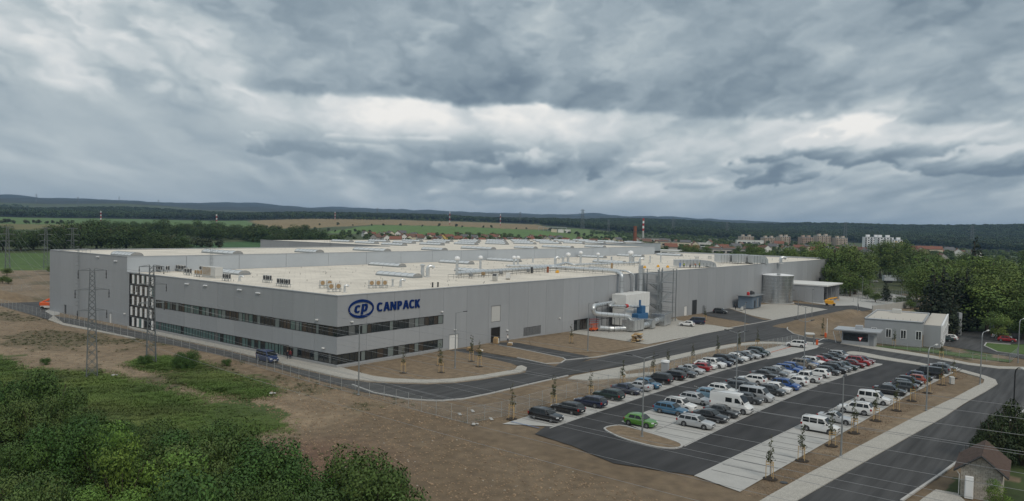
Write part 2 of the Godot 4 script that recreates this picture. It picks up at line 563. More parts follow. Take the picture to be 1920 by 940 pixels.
	mat("glass_car", 0.014, 0.017, 0.019, 0.06)
	mat("lamp_glass", 0.62, 0.64, 0.66, 0.12)
	mat("tail_glass", 0.30, 0.012, 0.012, 0.2)
	mat("number_plate", 0.7, 0.7, 0.68, 0.5)
	mat("trim_black", 0.02, 0.02, 0.022, 0.6)
	mat("brick_red", 0.30, 0.11, 0.06, 0.9, 0, fine, 0.6)
	mat("block", 0.62, 0.58, 0.52, 0.9, 0, fine, 0.7)
	mat("shingle", 0.115, 0.075, 0.058, 0.9, 0, fine, 0.6)
	mat("mesh_wire", 0.40, 0.42, 0.42, 0.5, 0.2)
	var net := mat("netting", 0.42, 0.44, 0.44, 0.6)
	net.transparency = BaseMaterial3D.TRANSPARENCY_ALPHA
	net.albedo_color.a = 0.13
	for k in [["leaf_dark", 0.8], ["leaf_mid", 1.0], ["leaf_far", 1.0]]:
		var m := mat(k[0], k[1], k[1], k[1], 0.75)
		m.vertex_color_use_as_albedo = true
		m.backlight_enabled = true
		m.backlight = Color(0.35, 0.35, 0.35)
		m.cull_mode = BaseMaterial3D.CULL_DISABLED
	var gm := mat("grass_blade", 1, 1, 1, 0.85)
	gm.vertex_color_use_as_albedo = true
	gm.cull_mode = BaseMaterial3D.CULL_DISABLED

# the membrane's welded seams and fixing plates, 12 m of it
func roof_texture() -> ImageTexture:
	var im := Image.create_empty(1024, 1024, false, Image.FORMAT_RGB8)
	im.fill(Color(1, 1, 1))
	var r := RandomNumberGenerator.new()
	r.seed = 4
	for k in 8:
		var s := 0.965 if k % 2 else 0.985
		im.fill_rect(Rect2i(k * 128, 0, 2, 1024), Color(s, s, s * 0.99))
	for a in 8:
		for b in 6:
			if r.randf() < 0.78:
				var s := 0.30 + 0.3 * r.randf()
				im.fill_rect(Rect2i(a * 128 + 60, int(b * 170.67) + 40 + r.randi_range(-3, 3), 16, 18), Color(s, s * 0.97, s * 0.92))
	for k in 40:
		var s := 0.9 + 0.06 * r.randf()
		im.fill_rect(Rect2i(r.randi_range(0, 980), r.randi_range(0, 980), r.randi_range(8, 44), r.randi_range(4, 24)), Color(s, s, s * 0.98))
	return ImageTexture.create_from_image(im)

# small concrete pavers, 4 m of them (each paver 20 cm by 10 cm)
func paver_texture() -> ImageTexture:
	var im := Image.create_empty(512, 512, false, Image.FORMAT_RGB8)
	im.fill(Color(0.78, 0.77, 0.75))
	var r := RandomNumberGenerator.new()
	r.seed = 9
	for row in 40:
		for col in 20:
			var s := 0.9 + 0.1 * r.randf()
			var x := int(col * 25.6 + (12.8 if row % 2 else 0.0)) % 512
			im.fill_rect(Rect2i(x + 1, int(row * 12.8) + 1, 24, 11), Color(s, s * 0.995, s * 0.98))
	return ImageTexture.create_from_image(im)

# ---------------------------------------------------------------- ground
func inside(p: Vector2, poly: PackedVector2Array) -> bool:
	return Geometry2D.is_point_in_polygon(p, poly)

func box_of(poly: PackedVector2Array) -> Rect2:
	var r := Rect2(poly[0], Vector2.ZERO)
	for q in poly: r = r.expand(q)
	return r

func meadow_outline() -> PackedVector2Array:
	return PackedVector2Array([Vector2(-61.37,-88.29),Vector2(-33.8,-47.72),Vector2(-35.25,-36.59),Vector2(-29.8,-26.51),Vector2(-26.82,-19.7),Vector2(-26.78,-9.77),Vector2(-27.16,5.98),Vector2(-25.4,14.51),Vector2(-26.83,22.6),Vector2(-29.31,26.39),Vector2(-33.56,26.06),Vector2(-35.07,25.99),Vector2(-42.03,30.57),Vector2(-51.24,39.76),Vector2(-84.28,1.95)])

func pylon_patch() -> PackedVector2Array:
	return PackedVector2Array([Vector2(-21.28,-26.46),Vector2(-17.68,-30.06),Vector2(-15.02,-29.67),Vector2(-12.75,-23.61),Vector2(-14.17,-15.12),Vector2(-15.4,-7.33),Vector2(-15.28,1.09),Vector2(-16.52,6.37),Vector2(-23.39,9.99),Vector2(-23.55,5.06),Vector2(-23.16,-3.26),Vector2(-21.8,-14.53)])

var TRACK := PackedVector2Array([Vector2(-34.57,-66.19),Vector2(-25.62,-42.58),Vector2(-23.78,-24.91),Vector2(-24.98,-9.01),Vector2(-24.79,3.74),Vector2(-24.42,13.4),Vector2(-25.01,22.26),Vector2(-25.18,27.71),Vector2(-25.75,32.33)])

func land_colour(p: Vector2, y: float, fields: Array, woods: Array) -> Color:
	var d := Vector2(EYE.x, EYE.z).distance_to(p)
	var k := bumps.get_noise_2d(p.x, p.y)
	if d < 430.0 and p.x < 380.0:
		var q := p + Vector2(k, bumps.get_noise_2d(p.y + 90.0, p.x)) * 6.0
		var soil := Color(0.32, 0.232, 0.145)
		var pale := Color(0.46, 0.35, 0.23)
		var red := Color(0.26, 0.145, 0.095)
		var green := Color(0.048, 0.085, 0.021)
		var f := bumps.get_noise_2d(p.x * 4.0, p.y * 4.0)
		var c := soil.lerp(pale, clampf(0.15 + k * 1.4, 0, 1))
		if p.x < -11.0 and p.y < 26.0 or p.y < -20.0:
			c = c.lerp(pale, 0.45 + 0.4 * f)
			# the worn track past the pylons: two pale ruts with weeds between
			var off := 1e9
			for i in TRACK.size() - 1: off = minf(off, p.distance_to(Geometry2D.get_closest_point_to_segment(p, TRACK[i], TRACK[i + 1])))
			off += k * 1.5
			c = c.lerp(pale * 1.12, 0.8 * (smoothstep(3.2, 1.6, off) - 0.6 * smoothstep(0.8, 0.3, off)))
			c = c.lerp(green.lerp(soil, 0.45), clampf(smoothstep(0.08, 0.3, bumps.get_noise_2d(p.x * 0.6 + 50.0, p.y * 0.6)) * 0.7, 0, 1))
		if p.x < 5.0 and p.y > 28.0 and p.x > -60.0:
			c = c.lerp(soil * 0.82, 0.6)
			c = c.lerp(red, smoothstep(14.0, 4.0, p.distance_to(Vector2(-36.0, 38.0))) * 0.8)
		for g in fields[0]:
			if g[0].has_point(q) and inside(q, g[1]): c = g[2].lerp(Color(g[2].r * 1.7, g[2].g * 1.5, g[2].b * 1.4), clampf(0.4 + k * 1.6 + f * 0.4, 0, 1))
		return c
	for g in fields[1]:
		var q := p + Vector2(k, bumps.get_noise_2d(p.y, p.x + 70.0)) * (4.0 + d * 0.004)
		if g[0].has_point(q) and inside(q, g[1]): return g[2] * (1.0 + 0.25 * k)
	var c := Color(0.075, 0.125, 0.035).lerp(Color(0.13, 0.16, 0.052), clampf(0.5 + k, 0, 1))
	if d > 4000.0: c = Color(0.028, 0.045, 0.03) * (1.0 + 0.4 * k)
	for g in woods:
		if g[0].has_point(p) and inside(p, g[1]): return Color(0.022, 0.036, 0.014)
	return c

func woodland() -> Array:
	return [
		PackedVector2Array([Vector2(159.38,-1933.53),Vector2(567.17,-1841.88),Vector2(826.51,-1768.2),Vector2(1055.34,-1602.33),Vector2(1353.38,-1497.02),Vector2(1672.58,-1382.89),Vector2(1771.22,-1257.66),Vector2(1972.67,-1319.5),Vector2(2713.03,-1831.23),Vector2(2436.26,-2028.49),Vector2(1921.59,-2129.18),Vector2(1638.83,-2475.27),Vector2(1294.83,-2730.27),Vector2(900.64,-2837.52),Vector2(283.97,-2976.11)]),
		PackedVector2Array([Vector2(1577.93,-1098.39),Vector2(1550.23,-962.07),Vector2(1519.39,-821.08),Vector2(1507.8,-625.39),Vector2(1566.61,-479.74),Vector2(1663.47,-330.22),Vector2(1594.69,-167.18),Vector2(1511.89,-14.43),Vector2(1397.43,338.1),Vector2(3471.25,668.65),Vector2(3406.85,-152.68),Vector2(3313.73,-738.42),Vector2(3008.52,-1311.21),Vector2(2713.03,-1831.23),Vector2(1871.34,-1289.83)]),
	]

func relief(x: float, z: float, d: float) -> float:
	if d > 430.0: return 0.0
	var y := -0.07 + 0.05 * bumps.get_noise_2d(x * 5.0, z * 5.0)
	if x < -12.0 and z < 26.0: y += 0.25 * maxf(0.0, bumps.get_noise_2d(x * 1.4, z * 1.4) + 0.1)
	return y

func on_soil(p: Vector2) -> Vector3:
	return on_land(p) + Vector3(0, relief(p.x, p.y, 0.0), 0)

func ground() -> void:
	var near_fields := []
	var meadow := Color(0.11, 0.17, 0.034)
	for g in [[meadow_outline(), meadow], [pylon_patch(), meadow],
			[PackedVector2Array([Vector2(-59.6,-345.11),Vector2(43.92,-280.03),Vector2(68.68,-282.58),Vector2(202.04,-618.9),Vector2(-40.56,-691.93)]), Color(0.115, 0.21, 0.035)],
			[PackedVector2Array([Vector2(240.7,14.25),Vector2(312.02,33.7),Vector2(308.85,70.24),Vector2(400.82,145.8),Vector2(1755.95,265.39),Vector2(657.07,-99.47)]), Color(0.085, 0.105, 0.03)],
			[PackedVector2Array([Vector2(185.47,57.33),Vector2(178.77,68.4),Vector2(138.95,75.38),Vector2(117.03,74.9),Vector2(110.87,82.83),Vector2(127.32,83.26),Vector2(140.23,76.38),Vector2(143.06,78.61),Vector2(124.85,94.49),Vector2(145.47,123.26),Vector2(325.41,139.14),Vector2(223.77,50.85)]), Color(0.065, 0.125, 0.022)],
			[PackedVector2Array([Vector2(22.6,90.53),Vector2(43.66,94.43),Vector2(71.31,100.83),Vector2(28,116.9),Vector2(-9.31,109.52),Vector2(-9.45,94.82)]), Color(0.06, 0.10, 0.025)],
			[PackedVector2Array([Vector2(120.3,48.41),Vector2(109.99,59.49),Vector2(103.22,70.71),Vector2(100.1,81.11),Vector2(106.79,81.3),Vector2(115.8,68.55),Vector2(122.8,55.39)]), Color(0.075, 0.08, 0.03)]]:
		near_fields.append([box_of(g[0]), g[0], g[1]])
	var far_fields := []
	for g in [[PackedVector2Array([Vector2(1.88,-894.33),Vector2(233.71,-846.24),Vector2(429.04,-814.21),Vector2(598.1,-1004.77),Vector2(313.11,-1083.3),Vector2(23.32,-1143.4)]), Color(0.27, 0.25, 0.08)],
			[PackedVector2Array([Vector2(-26.2,-268.55),Vector2(66.3,-241.63),Vector2(134.38,-397.4),Vector2(-0.06,-436.53)]), Color(0.12, 0.22, 0.04)],
			[PackedVector2Array([Vector2(24.17,-1153.37),Vector2(316.28,-1092.78),Vector2(635.97,-1004.46),Vector2(805.27,-1228.21),Vector2(1034.06,-1616.36),Vector2(826.51,-1768.2),Vector2(567.17,-1841.88),Vector2(91.91,-1940.46)]), Color(0.15, 0.27, 0.055)],
			[PackedVector2Array([Vector2(119.82,-288.02),Vector2(142.4,-275.37),Vector2(217.58,-271.54),Vector2(385.64,-495.64),Vector2(349.59,-546.48),Vector2(222.2,-460.08)]), Color(0.065, 0.18, 0.04)],
			[PackedVector2Array([Vector2(655.23,-1003.74),Vector2(692.45,-940.76),Vector2(985.71,-1087.97),Vector2(1213.15,-834.89),Vector2(1314.58,-864.62),Vector2(1730.89,-1228.11),Vector2(1340.01,-1482.14),Vector2(1039.19,-1601.05)]), Color(0.42, 0.31, 0.14)],
			[PackedVector2Array([Vector2(602.28,-783.22),Vector2(741.14,-699.17),Vector2(794.06,-609.45),Vector2(872.68,-588.96),Vector2(1073.27,-686.06),Vector2(1205.04,-829.04),Vector2(979.02,-1080.53)]), Color(0.17, 0.31, 0.055)],
			[PackedVector2Array([Vector2(843.67,-577.84),Vector2(829.63,-415.72),Vector2(897.64,-394.64),Vector2(1072.14,-492.68),Vector2(1476.06,-796.13),Vector2(1508.33,-934.79),Vector2(1314.58,-864.62)]), Color(0.18, 0.29, 0.055)],
			[PackedVector2Array([Vector2(190.52,-3086.22),Vector2(932.39,-2932.35),Vector2(1278.28,-2903.76),Vector2(1749.98,-2641.55),Vector2(2138.97,-3223.51),Vector2(259.12,-3883.28)]), Color(0.11, 0.14, 0.06)],
			[PackedVector2Array([Vector2(329.65,-15.92),Vector2(342.35,45.09),Vector2(510.85,22.59),Vector2(493.13,-62.54)]), Color(0.10, 0.12, 0.035)]]:
		far_fields.append([box_of(g[0]), g[0], g[1]])
	var woods := []
	for w in woodland(): woods.append([box_of(w), w])
	var fields := [near_fields, far_fields]
	# rings round the place, fine where one can see them and coarse behind
	var turns := []
	var a := -PI
	while a < PI:
		turns.append(a)
		a += deg_to_rad(0.16) if absf(a + 0.08) < deg_to_rad(40.0) else deg_to_rad(4.0)
	var rings := [4.0]
	while rings[-1] < 12000.0:
		var d: float = rings[-1]
		rings.append(d * (1.0105 if d > 40.0 and d < 9000.0 else 1.1))
	var v := PackedVector3Array()
	var n := PackedVector3Array()
	var c := PackedColorArray()
	var ix := PackedInt32Array()
	var w := turns.size()
	for i in rings.size():
		for j in w:
			var t: float = turns[j] + FACING
			var x: float = EYE.x + rings[i] * sin(t)
			var z: float = EYE.z - rings[i] * cos(t)
			var y := land(x, z)
			y += relief(x, z, rings[i])
			v.append(Vector3(x, y, z))
			c.append(land_colour(Vector2(x, z), y, fields, woods))
	for i in rings.size():
		for j in w:
			var du := v[i * w + (j + 1) % w] - v[i * w + (j + w - 1) % w]
			var dv := v[mini(i + 1, rings.size() - 1) * w + j] - v[maxi(i - 1, 0) * w + j]
			var k := du.cross(dv).normalized()
			n.append(k if k.y > 0 else -k)
	for i in rings.size() - 1:
		for j in w:
			var k := (j + 1) % w
			ix.append_array(PackedInt32Array([i * w + j, (i + 1) * w + j, (i + 1) * w + k, i * w + j, (i + 1) * w + k, i * w + k]))
	var arr := []
	arr.resize(Mesh.ARRAY_MAX)
	arr[Mesh.ARRAY_VERTEX] = v
	arr[Mesh.ARRAY_NORMAL] = n
	arr[Mesh.ARRAY_COLOR] = c
	arr[Mesh.ARRAY_INDEX] = ix
	var m := ArrayMesh.new()
	m.add_surface_from_arrays(Mesh.PRIMITIVE_TRIANGLES, arr)
	struct("ground", m, M.land)

# ---------------------------------------------------------------- roads, pavements, parking bays
func line(a: Vector2, b: Vector2, w: float, lift := 0.014) -> PackedVector2Array:
	var k := (b - a).orthogonal().normalized() * w / 2
	return PackedVector2Array([a - k, a + k, b + k, b - k])

func bay_lines(m_name: String, z0: float, z1: float, a: float, b: float, from: float, to: float, m: Material, skew := 0.0) -> void:
	var mb := MB.new()
	var x := from
	while x < to:
		var dz := a * x + b * x * x
		var s := sheet(line(Vector2(x, z0 + dz), Vector2(x, z1 + dz), 0.11), 0.022)
		mb.v.append_array(s.v); mb.n.append_array(s.n); mb.c.append_array(s.c)
		x += 2.53
	struct(m_name, mb, m)

# a strip of bays along the rows, which bend very slightly
func row_strip(z0: float, z1: float, a: float, b: float, from: float, to: float, slant0 := 0.0, slant1 := 0.0) -> PackedVector2Array:
	var p := PackedVector2Array()
	for k in 9:
		var x := lerpf(from, to, k / 8.0)
		p.append(Vector2(x + (slant0 if k == 0 else 0.0), z0 + a * x + b * x * x))
	for k in range(8, -1, -1):
		var x := lerpf(from, to, k / 8.0)
		p.append(Vector2(x + (slant1 if k == 0 else 0.0), z1 + a * x + b * x * x))
	return p

func roads() -> void:
	struct("ring_road", sheet(PackedVector2Array([Vector2(-84.73,-506.07),Vector2(-4.68,-134.75),Vector2(-8.16,-91.71),Vector2(-6.74,-56.37),Vector2(-6.22,-27.26),Vector2(-6.79,-6.92),Vector2(-8.23,6.11),Vector2(-9.01,16.88),Vector2(-8.45,23),Vector2(-6.55,27.42),Vector2(-5.14,29.16),Vector2(-2.24,30.57),Vector2(3.03,31.12),Vector2(13.26,31.39),Vector2(23.22,31.81),Vector2(41.52,34.88),Vector2(71.78,35.18),Vector2(82.82,35.72),Vector2(90.62,37.46),Vector2(95,40.9),Vector2(96.48,46.54),Vector2(91.93,51.45),Vector2(86.2,58.56),Vector2(86.01,63),Vector2(81.72,75.4),Vector2(82.21,81.23),Vector2(73.75,85.83),Vector2(67.74,91.75),Vector2(63.47,104.14),Vector2(104.44,104.5),Vector2(95.52,89.73),Vector2(91.94,85.83),Vector2(92.5,80.63),Vector2(97.77,73.75),Vector2(102.63,61.13),Vector2(107.29,52.84),Vector2(111.43,49.04),Vector2(110.11,44.36),Vector2(114.99,39.17),Vector2(123.67,34.71),Vector2(129.44,33.11),Vector2(138.19,31.76),Vector2(152.33,32.43),Vector2(167.88,34.14),Vector2(194.23,35.95),Vector2(208.39,37.48),Vector2(229.71,41.88),Vector2(221.16,27.23),Vector2(194.37,25.31),Vector2(160.08,23.43),Vector2(107.37,22.69),Vector2(57.29,26.36),Vector2(32.67,26.7),Vector2(24.35,25.53),Vector2(18.69,25.18),Vector2(9.33,23.74),Vector2(4.58,22.34),Vector2(1.16,19.93),Vector2(-1.8,15.98),Vector2(-3.94,12.31),Vector2(-5.18,7.49),Vector2(-4.64,-4.06),Vector2(-3.97,-14.04),Vector2(-2.95,-29.07),Vector2(-2.88,-46.57),Vector2(-2.37,-65.35),Vector2(-2.68,-90.77),Vector2(-3.72,-103.09),Vector2(0.31,-118.38),Vector2(9.3,-132.14),Vector2(13.47,-142.63),Vector2(6.63,-144.19),Vector2(-1.29,-144.88),Vector2(-84.78,-561.57)]), 0.0), M.asphalt)
	struct("parking_road", sheet(PackedVector2Array([Vector2(-10.31,48.92),Vector2(-11.49,55.15),Vector2(-13.91,61.74),Vector2(-11.87,69.98),Vector2(-12.33,73.99),Vector2(-11.77,74.63),Vector2(2,75.55),Vector2(21.35,76.86),Vector2(42.61,77.65),Vector2(80.56,79.79),Vector2(82.52,76.09),Vector2(86.01,63),Vector2(86.2,58.56),Vector2(94.36,51.32),Vector2(64.71,46.07),Vector2(38.65,45.69),Vector2(13.45,45.71),Vector2(-3.32,46.93)]), 0.004), M.fresh_asphalt)
	struct("main_road", sheet(PackedVector2Array([Vector2(-60, 82.0), Vector2(-5.77,87.78), Vector2(4.86,89.06), Vector2(20.09,90.71), Vector2(46.51,93.3), Vector2(151.23,102.9), Vector2(102.59,102.88), Vector2(94.68,89.79), Vector2(91.12,85.91), Vector2(91.66,80.74), Vector2(80.11,80.89), Vector2(77.78,85.32), Vector2(74.44,87.12), Vector2(69.65,87.98), Vector2(59.69,87.27), Vector2(34.36,85.24), Vector2(6.71,82.24), Vector2(-12.38,80.26), Vector2(-60, 77.2)]), 0.008), M.asphalt)
	# paved bays: one row by the fence, a double row in the middle, one row by the planted strip
	struct("parking_bays", sheet(row_strip(43.2, 48.6, 0, 0.0002, -9.6, 101.0, 0.2, 3.6), 0.010), M.concrete)
	struct("parking_bays", sheet(row_strip(53.6, 64.5, 0, 0.0006, -1.0, 78.0, 3.0, -2.5), 0.010), M.concrete)
	struct("parking_bays", sheet(row_strip(70.8, 76.0, 0.055, 0, -13.0, 84.0, 1.0, -0.5), 0.010), M.concrete)
	struct("gravel_apron", sheet(PackedVector2Array([Vector2(70.75,45.78),Vector2(87.55,45.84),Vector2(95.49,46.85),Vector2(95.43,51.12),Vector2(91.2,51.89),Vector2(72.51,50.83),Vector2(65.42,50.07)]), 0.013), M.concrete)
	bay_lines("bay_lines", 43.4, 48.4, 0, 0.0002, -8.0, 88.0, M.dark_line)
	bay_lines("bay_lines", 53.9, 58.9, 0, 0.0006, 3.0, 76.0, M.dark_line)
	bay_lines("bay_lines", 59.1, 64.3, 0, 0.0006, 0.5, 76.0, M.dark_line)
	bay_lines("bay_lines", 71.0, 75.8, 0.055, 0, -9.0, 82.0, M.dark_line)
	var mid := MB.new()
	for k in [row_strip(58.97, 59.06, 0, 0.0006, 1.0, 77.0)]:
		mid = sheet(k, 0.016)
	struct("bay_divider_line", mid, M.dark_line)
	struct("accessible_bay_line", sheet(line(Vector2(-7.7,43.35), Vector2(-7.81,47.74), 0.12), 0.026), M.blue_line)
	struct("red_bay_line", sheet(line(Vector2(72.33,47.08), Vector2(94.5,47.16), 0.35), 0.02), M.red_line)
	# white edge stones of the bays
	var edges := []
	for r in [[48.75, 0.0, 0.0002, -7.0, 98.0], [53.5, 0.0, 0.0006, 4.0, 76.0], [64.65, 0.0, 0.0006, -3.0, 77.0], [70.7, 0.055, 0.0, -12.0, 82.0]]:
		var p := []
		for k in 9:
			var x: float = lerpf(r[3], r[4], k / 8.0)
			p.append(Vector2(x, r[0] + r[1] * x + r[2] * x * x))
		struct("bay_edge_stone", kerb(p, 0.14, 0.03), M.kerb_stone)
	# the soil island at the head of the middle rows
	var isle := rounded(PackedVector2Array([Vector2(-3.09,53.98),Vector2(-1.6,53.77),Vector2(0.25,54.67),Vector2(-0.44,57.6),Vector2(-1.27,60.88),Vector2(-2.23,63.8),Vector2(-3.46,64.66),Vector2(-4.98,64.21),Vector2(-5.73,62.15),Vector2(-5.12,57.67)]), 1)
	struct("planted_island", sheet(isle, 0.08, 0.15), M.soil)
	var ring := []
	for q in isle: ring.append(q)
	ring.append(isle[0])
	struct("kerb", kerb(ring, 0.22, 0.13), M.kerb_stone)
	# pavements
	struct("pavement", sheet(PackedVector2Array([Vector2(-1.6,-66.95),Vector2(-2.16,-47.89),Vector2(-2.29,-30.15),Vector2(-3.36,-14.93),Vector2(-4.07,-4.83),Vector2(-4.64,6.84),Vector2(-3.41,11.71),Vector2(-1.26,15.4),Vector2(1.73,19.37),Vector2(5.18,21.8),Vector2(9.98,23.2),Vector2(18.75,24.58),Vector2(20.96,24.15),Vector2(23.07,22.81),Vector2(24.03,20.91),Vector2(22.69,20.99),Vector2(20,22.48),Vector2(11.97,21.51),Vector2(7.02,20.13),Vector2(3.48,17.67),Vector2(0.58,13.46),Vector2(-0.31,9.48),Vector2(0.09,5.43),Vector2(0.86,0.19),Vector2(2.52,-13.7),Vector2(3.31,-24.64),Vector2(4.23,-40.74),Vector2(4.47,-60.09),Vector2(1.92,-75.95),Vector2(-0.58,-71.99)]), 0.1, 0.2), M.paving)
	struct("pavement", sheet(PackedVector2Array([Vector2(-13.07,77.79),Vector2(-4.51,78.52),Vector2(11.68,80.13),Vector2(31.51,82.16),Vector2(48.17,84.17),Vector2(62.64,85.3),Vector2(68.75,85.9),Vector2(72.77,85.62),Vector2(75.49,84.67),Vector2(79.86,80.67),Vector2(82.79,80.98),Vector2(77.78,85.32),Vector2(74.44,87.12),Vector2(69.57,87.91),Vector2(59.69,87.27),Vector2(34.36,85.24),Vector2(6.71,82.24),Vector2(-12.38,80.26),Vector2(-24.39,79.2),Vector2(-26.38,76.9)]), 0.1, 0.2), M.paving)
	struct("pavement", sheet(PackedVector2Array([Vector2(22.38,32.89),Vector2(41.03,35.15),Vector2(70.98,35.53),Vector2(81.03,36.44),Vector2(90.25,38.85),Vector2(94.1,42.44),Vector2(94.9,45.84),Vector2(91.2,48.78),Vector2(90.45,46.07),Vector2(90.11,42.59),Vector2(86.47,40.23),Vector2(78.37,38.47),Vector2(65.61,37.86),Vector2(38.7,38.01),Vector2(32.09,36.9),Vector2(29.88,38.67),Vector2(36.7,41.63),Vector2(36.02,42.98),Vector2(27.76,40.36),Vector2(20.94,36.39),Vector2(19.91,33.48)]), 0.1, 0.2), M.paving)
	struct("pavement", sheet(PackedVector2Array([Vector2(108.61,52.73),Vector2(105.71,60.44),Vector2(99.63,73.45),Vector2(94.21,80.41),Vector2(93.6,85.67),Vector2(97.69,90.01),Vector2(94.31,90.24),Vector2(90.31,85.99),Vector2(90.83,80.84),Vector2(95.05,74.18),Vector2(99.65,61.79),Vector2(103.85,53.5)]), 0.1, 0.2), M.paving)
	struct("traffic_island", sheet(rounded(PackedVector2Array([Vector2(89.42,58.37),Vector2(92.19,59.19),Vector2(92.03,61.48),Vector2(88.82,66.26),Vector2(85.03,75.04),Vector2(81.84,75.11),Vector2(83.81,67.32),Vector2(85.76,62.34),Vector2(85.65,59.96)]), 1), 0.1, 0.2), M.paving)
	struct("pavement", sheet(PackedVector2Array([Vector2(-3.72,-103.09),Vector2(-7.79,-87.45),Vector2(-7.08,-55.67),Vector2(-7.72,-53.24),Vector2(-9.28,-83.75),Vector2(-7.86,-95.47)]), 0.06, 0.12), M.paving)
	# service drives and pads by the long wall
	struct("service_drive", sheet(PackedVector2Array([Vector2(27.28,0.75),Vector2(30.6,1.3),Vector2(29.97,6.94),Vector2(29.54,15.74),Vector2(28.56,22.54),Vector2(27.75,25.42),Vector2(23.95,25.82),Vector2(19.38,25.22),Vector2(22.27,23.4),Vector2(23.42,21.02),Vector2(25.58,12.57)]), 0.006), M.asphalt)
	struct("service_drive", sheet(PackedVector2Array([Vector2(41.18,0.02),Vector2(44.51,4.27),Vector2(41.17,23.23),Vector2(39.57,25.79),Vector2(32.22,26.99),Vector2(27.33,25.71),Vector2(31.06,24.31),Vector2(34.19,23.6),Vector2(36.09,21.48),Vector2(39.59,3.46)]), 0.007), M.asphalt)
	struct("service_drive", sheet(PackedVector2Array([Vector2(163.37,-10.37),Vector2(168.09,0.31),Vector2(144.08,21.05),Vector2(147.17,23.19),Vector2(129.09,23.68),Vector2(140.52,4.33)]), 0.006), M.asphalt)
	struct("service_drive", sheet(PackedVector2Array([Vector2(208.72,9.18),Vector2(207.89,23.21),Vector2(218.91,27.79),Vector2(192.46,25.84),Vector2(194.14,16.09)]), 0.009), M.asphalt)
	struct("paved_yard", sheet(PackedVector2Array([Vector2(68.24,1.41),Vector2(84.65,-2.28),Vector2(121.83,2.3),Vector2(135.2,0.77),Vector2(117.82,12.54),Vector2(113.15,24.12),Vector2(65.25,23.87)]), 0.011), M.paving)
	struct("paved_yard", sheet(PackedVector2Array([Vector2(169.81,-0.39),Vector2(196.47,3.83),Vector2(201.39,12.87),Vector2(193.57,25.71),Vector2(146.18,23.37),Vector2(153.61,13.9)]), 0.011), M.paving)
	struct("paved_yard", sheet(PackedVector2Array([Vector2(220.41,5.85),Vector2(288.97,5.07),Vector2(290.01,26.48),Vector2(272.74,40.57),Vector2(207.91,37.07),Vector2(216.69,28.34),Vector2(207.89,23.21)]), 0.013), M.concrete)
	struct("paved_yard", sheet(PackedVector2Array([Vector2(2.26,-120.07),Vector2(7.42,-128.09),Vector2(-1.76,-104.33),Vector2(-3.9,-103.25),Vector2(-1.65,-113.56)]), 0.011), M.concrete)
	# soil beds between the drives, with their kerbs
	for bed in [PackedVector2Array([Vector2(-1.47,9.51),Vector2(1.6,3.67),Vector2(14.17,1.91),Vector2(27.86,-0.49),Vector2(25.49,13.27),Vector2(23.91,20.06),Vector2(20.39,22.18),Vector2(12.31,21.22),Vector2(7.33,19.84),Vector2(3.78,17.38),Vector2(0.87,13.16)]),
			PackedVector2Array([Vector2(32.53,4.11),Vector2(39.43,3.31),Vector2(35.85,21.65),Vector2(34.59,23.21),Vector2(31.65,24.14),Vector2(28.69,22.67),Vector2(30,15.39),Vector2(30.45,6.54)]),
			PackedVector2Array([Vector2(44.35,4.11),Vector2(68.13,1.94),Vector2(64.28,24.13),Vector2(41.4,23.45)]),
			PackedVector2Array([Vector2(120.26,2.9),Vector2(135.2,0.77),Vector2(137.92,4.42),Vector2(130.4,23.04),Vector2(114.55,23.71),Vector2(116.6,13.24)])]:
		struct("soil_bed", sheet(rounded(bed, 1), 0.03, 0.1), M.soil)
	struct("kerb", kerb(PackedVector2Array([Vector2(34.12,23.53),Vector2(41.32,25.89),Vector2(56.94,26.55),Vector2(106.77,22.94),Vector2(159.33,23.68),Vector2(193.41,25.57)]), 0.25, 0.12), M.kerb_stone)
	struct("kerb", kerb(PackedVector2Array([Vector2(39.23,3.61),Vector2(37.54,13.56),Vector2(35.85,21.65),Vector2(34.59,23.21),Vector2(31.19,24.45),Vector2(28.47,22.83),Vector2(29.77,15.56)]), 0.25, 0.1), M.kerb_stone)
	struct("kerb", kerb(PackedVector2Array([Vector2(-6.91,12.07),Vector2(-8.43,18.52),Vector2(-8.01,24.68),Vector2(-6.67,27.54),Vector2(-5.26,29.27),Vector2(-2.36,30.68),Vector2(2.9,31.24),Vector2(13.09,31.51),Vector2(22.14,31.99)]), 0.25, 0.12), M.kerb_stone)
	struct("kerb", kerb(PackedVector2Array([Vector2(-5.87,87.67),Vector2(4.86,89.06),Vector2(20.09,90.71),Vector2(46.51,93.3),Vector2(83.85,96.89)]), 0.25, 0.12), M.kerb_stone)
	struct("kerb", kerb(PackedVector2Array([Vector2(198.04,35.04),Vector2(168.67,33.93),Vector2(153.03,32.22),Vector2(138.95,31.52),Vector2(128.6,33.24),Vector2(123.67,34.71),Vector2(114.38,39.37),Vector2(109.54,44.53),Vector2(109.82,48.98)]), 0.25, 0.12), M.kerb_stone)
	struct("office_parking", sheet(PackedVector2Array([Vector2(149.13,70.45),Vector2(163.5,69.75),Vector2(163.78,72.96),Vector2(167.41,76.38),Vector2(172.52,92.57),Vector2(153.3,93.35),Vector2(141.75,83.6),Vector2(140.34,78.9),Vector2(131.8,79.15),Vector2(120.45,82.87),Vector2(118.32,89.04),Vector2(111.12,89.53),Vector2(119.29,76.73),Vector2(123.94,69.45),Vector2(132,69.92)]), 0.005), M.asphalt)
	struct("kerb", kerb(PackedVector2Array([Vector2(118.32,89.04),Vector2(120.45,82.87),Vector2(130.56,79.28),Vector2(138.74,78.84),Vector2(140.42,83.71)]), 0.25, 0.12), M.kerb_stone)
	struct("house_drive", sheet(PackedVector2Array([Vector2(-3.72,89.07), Vector2(0.03,89.58), Vector2(0.22,91.37), Vector2(-4.33,93.45), Vector2(-30, 95), Vector2(-20, 87.5)]), 0.012), M.paving)
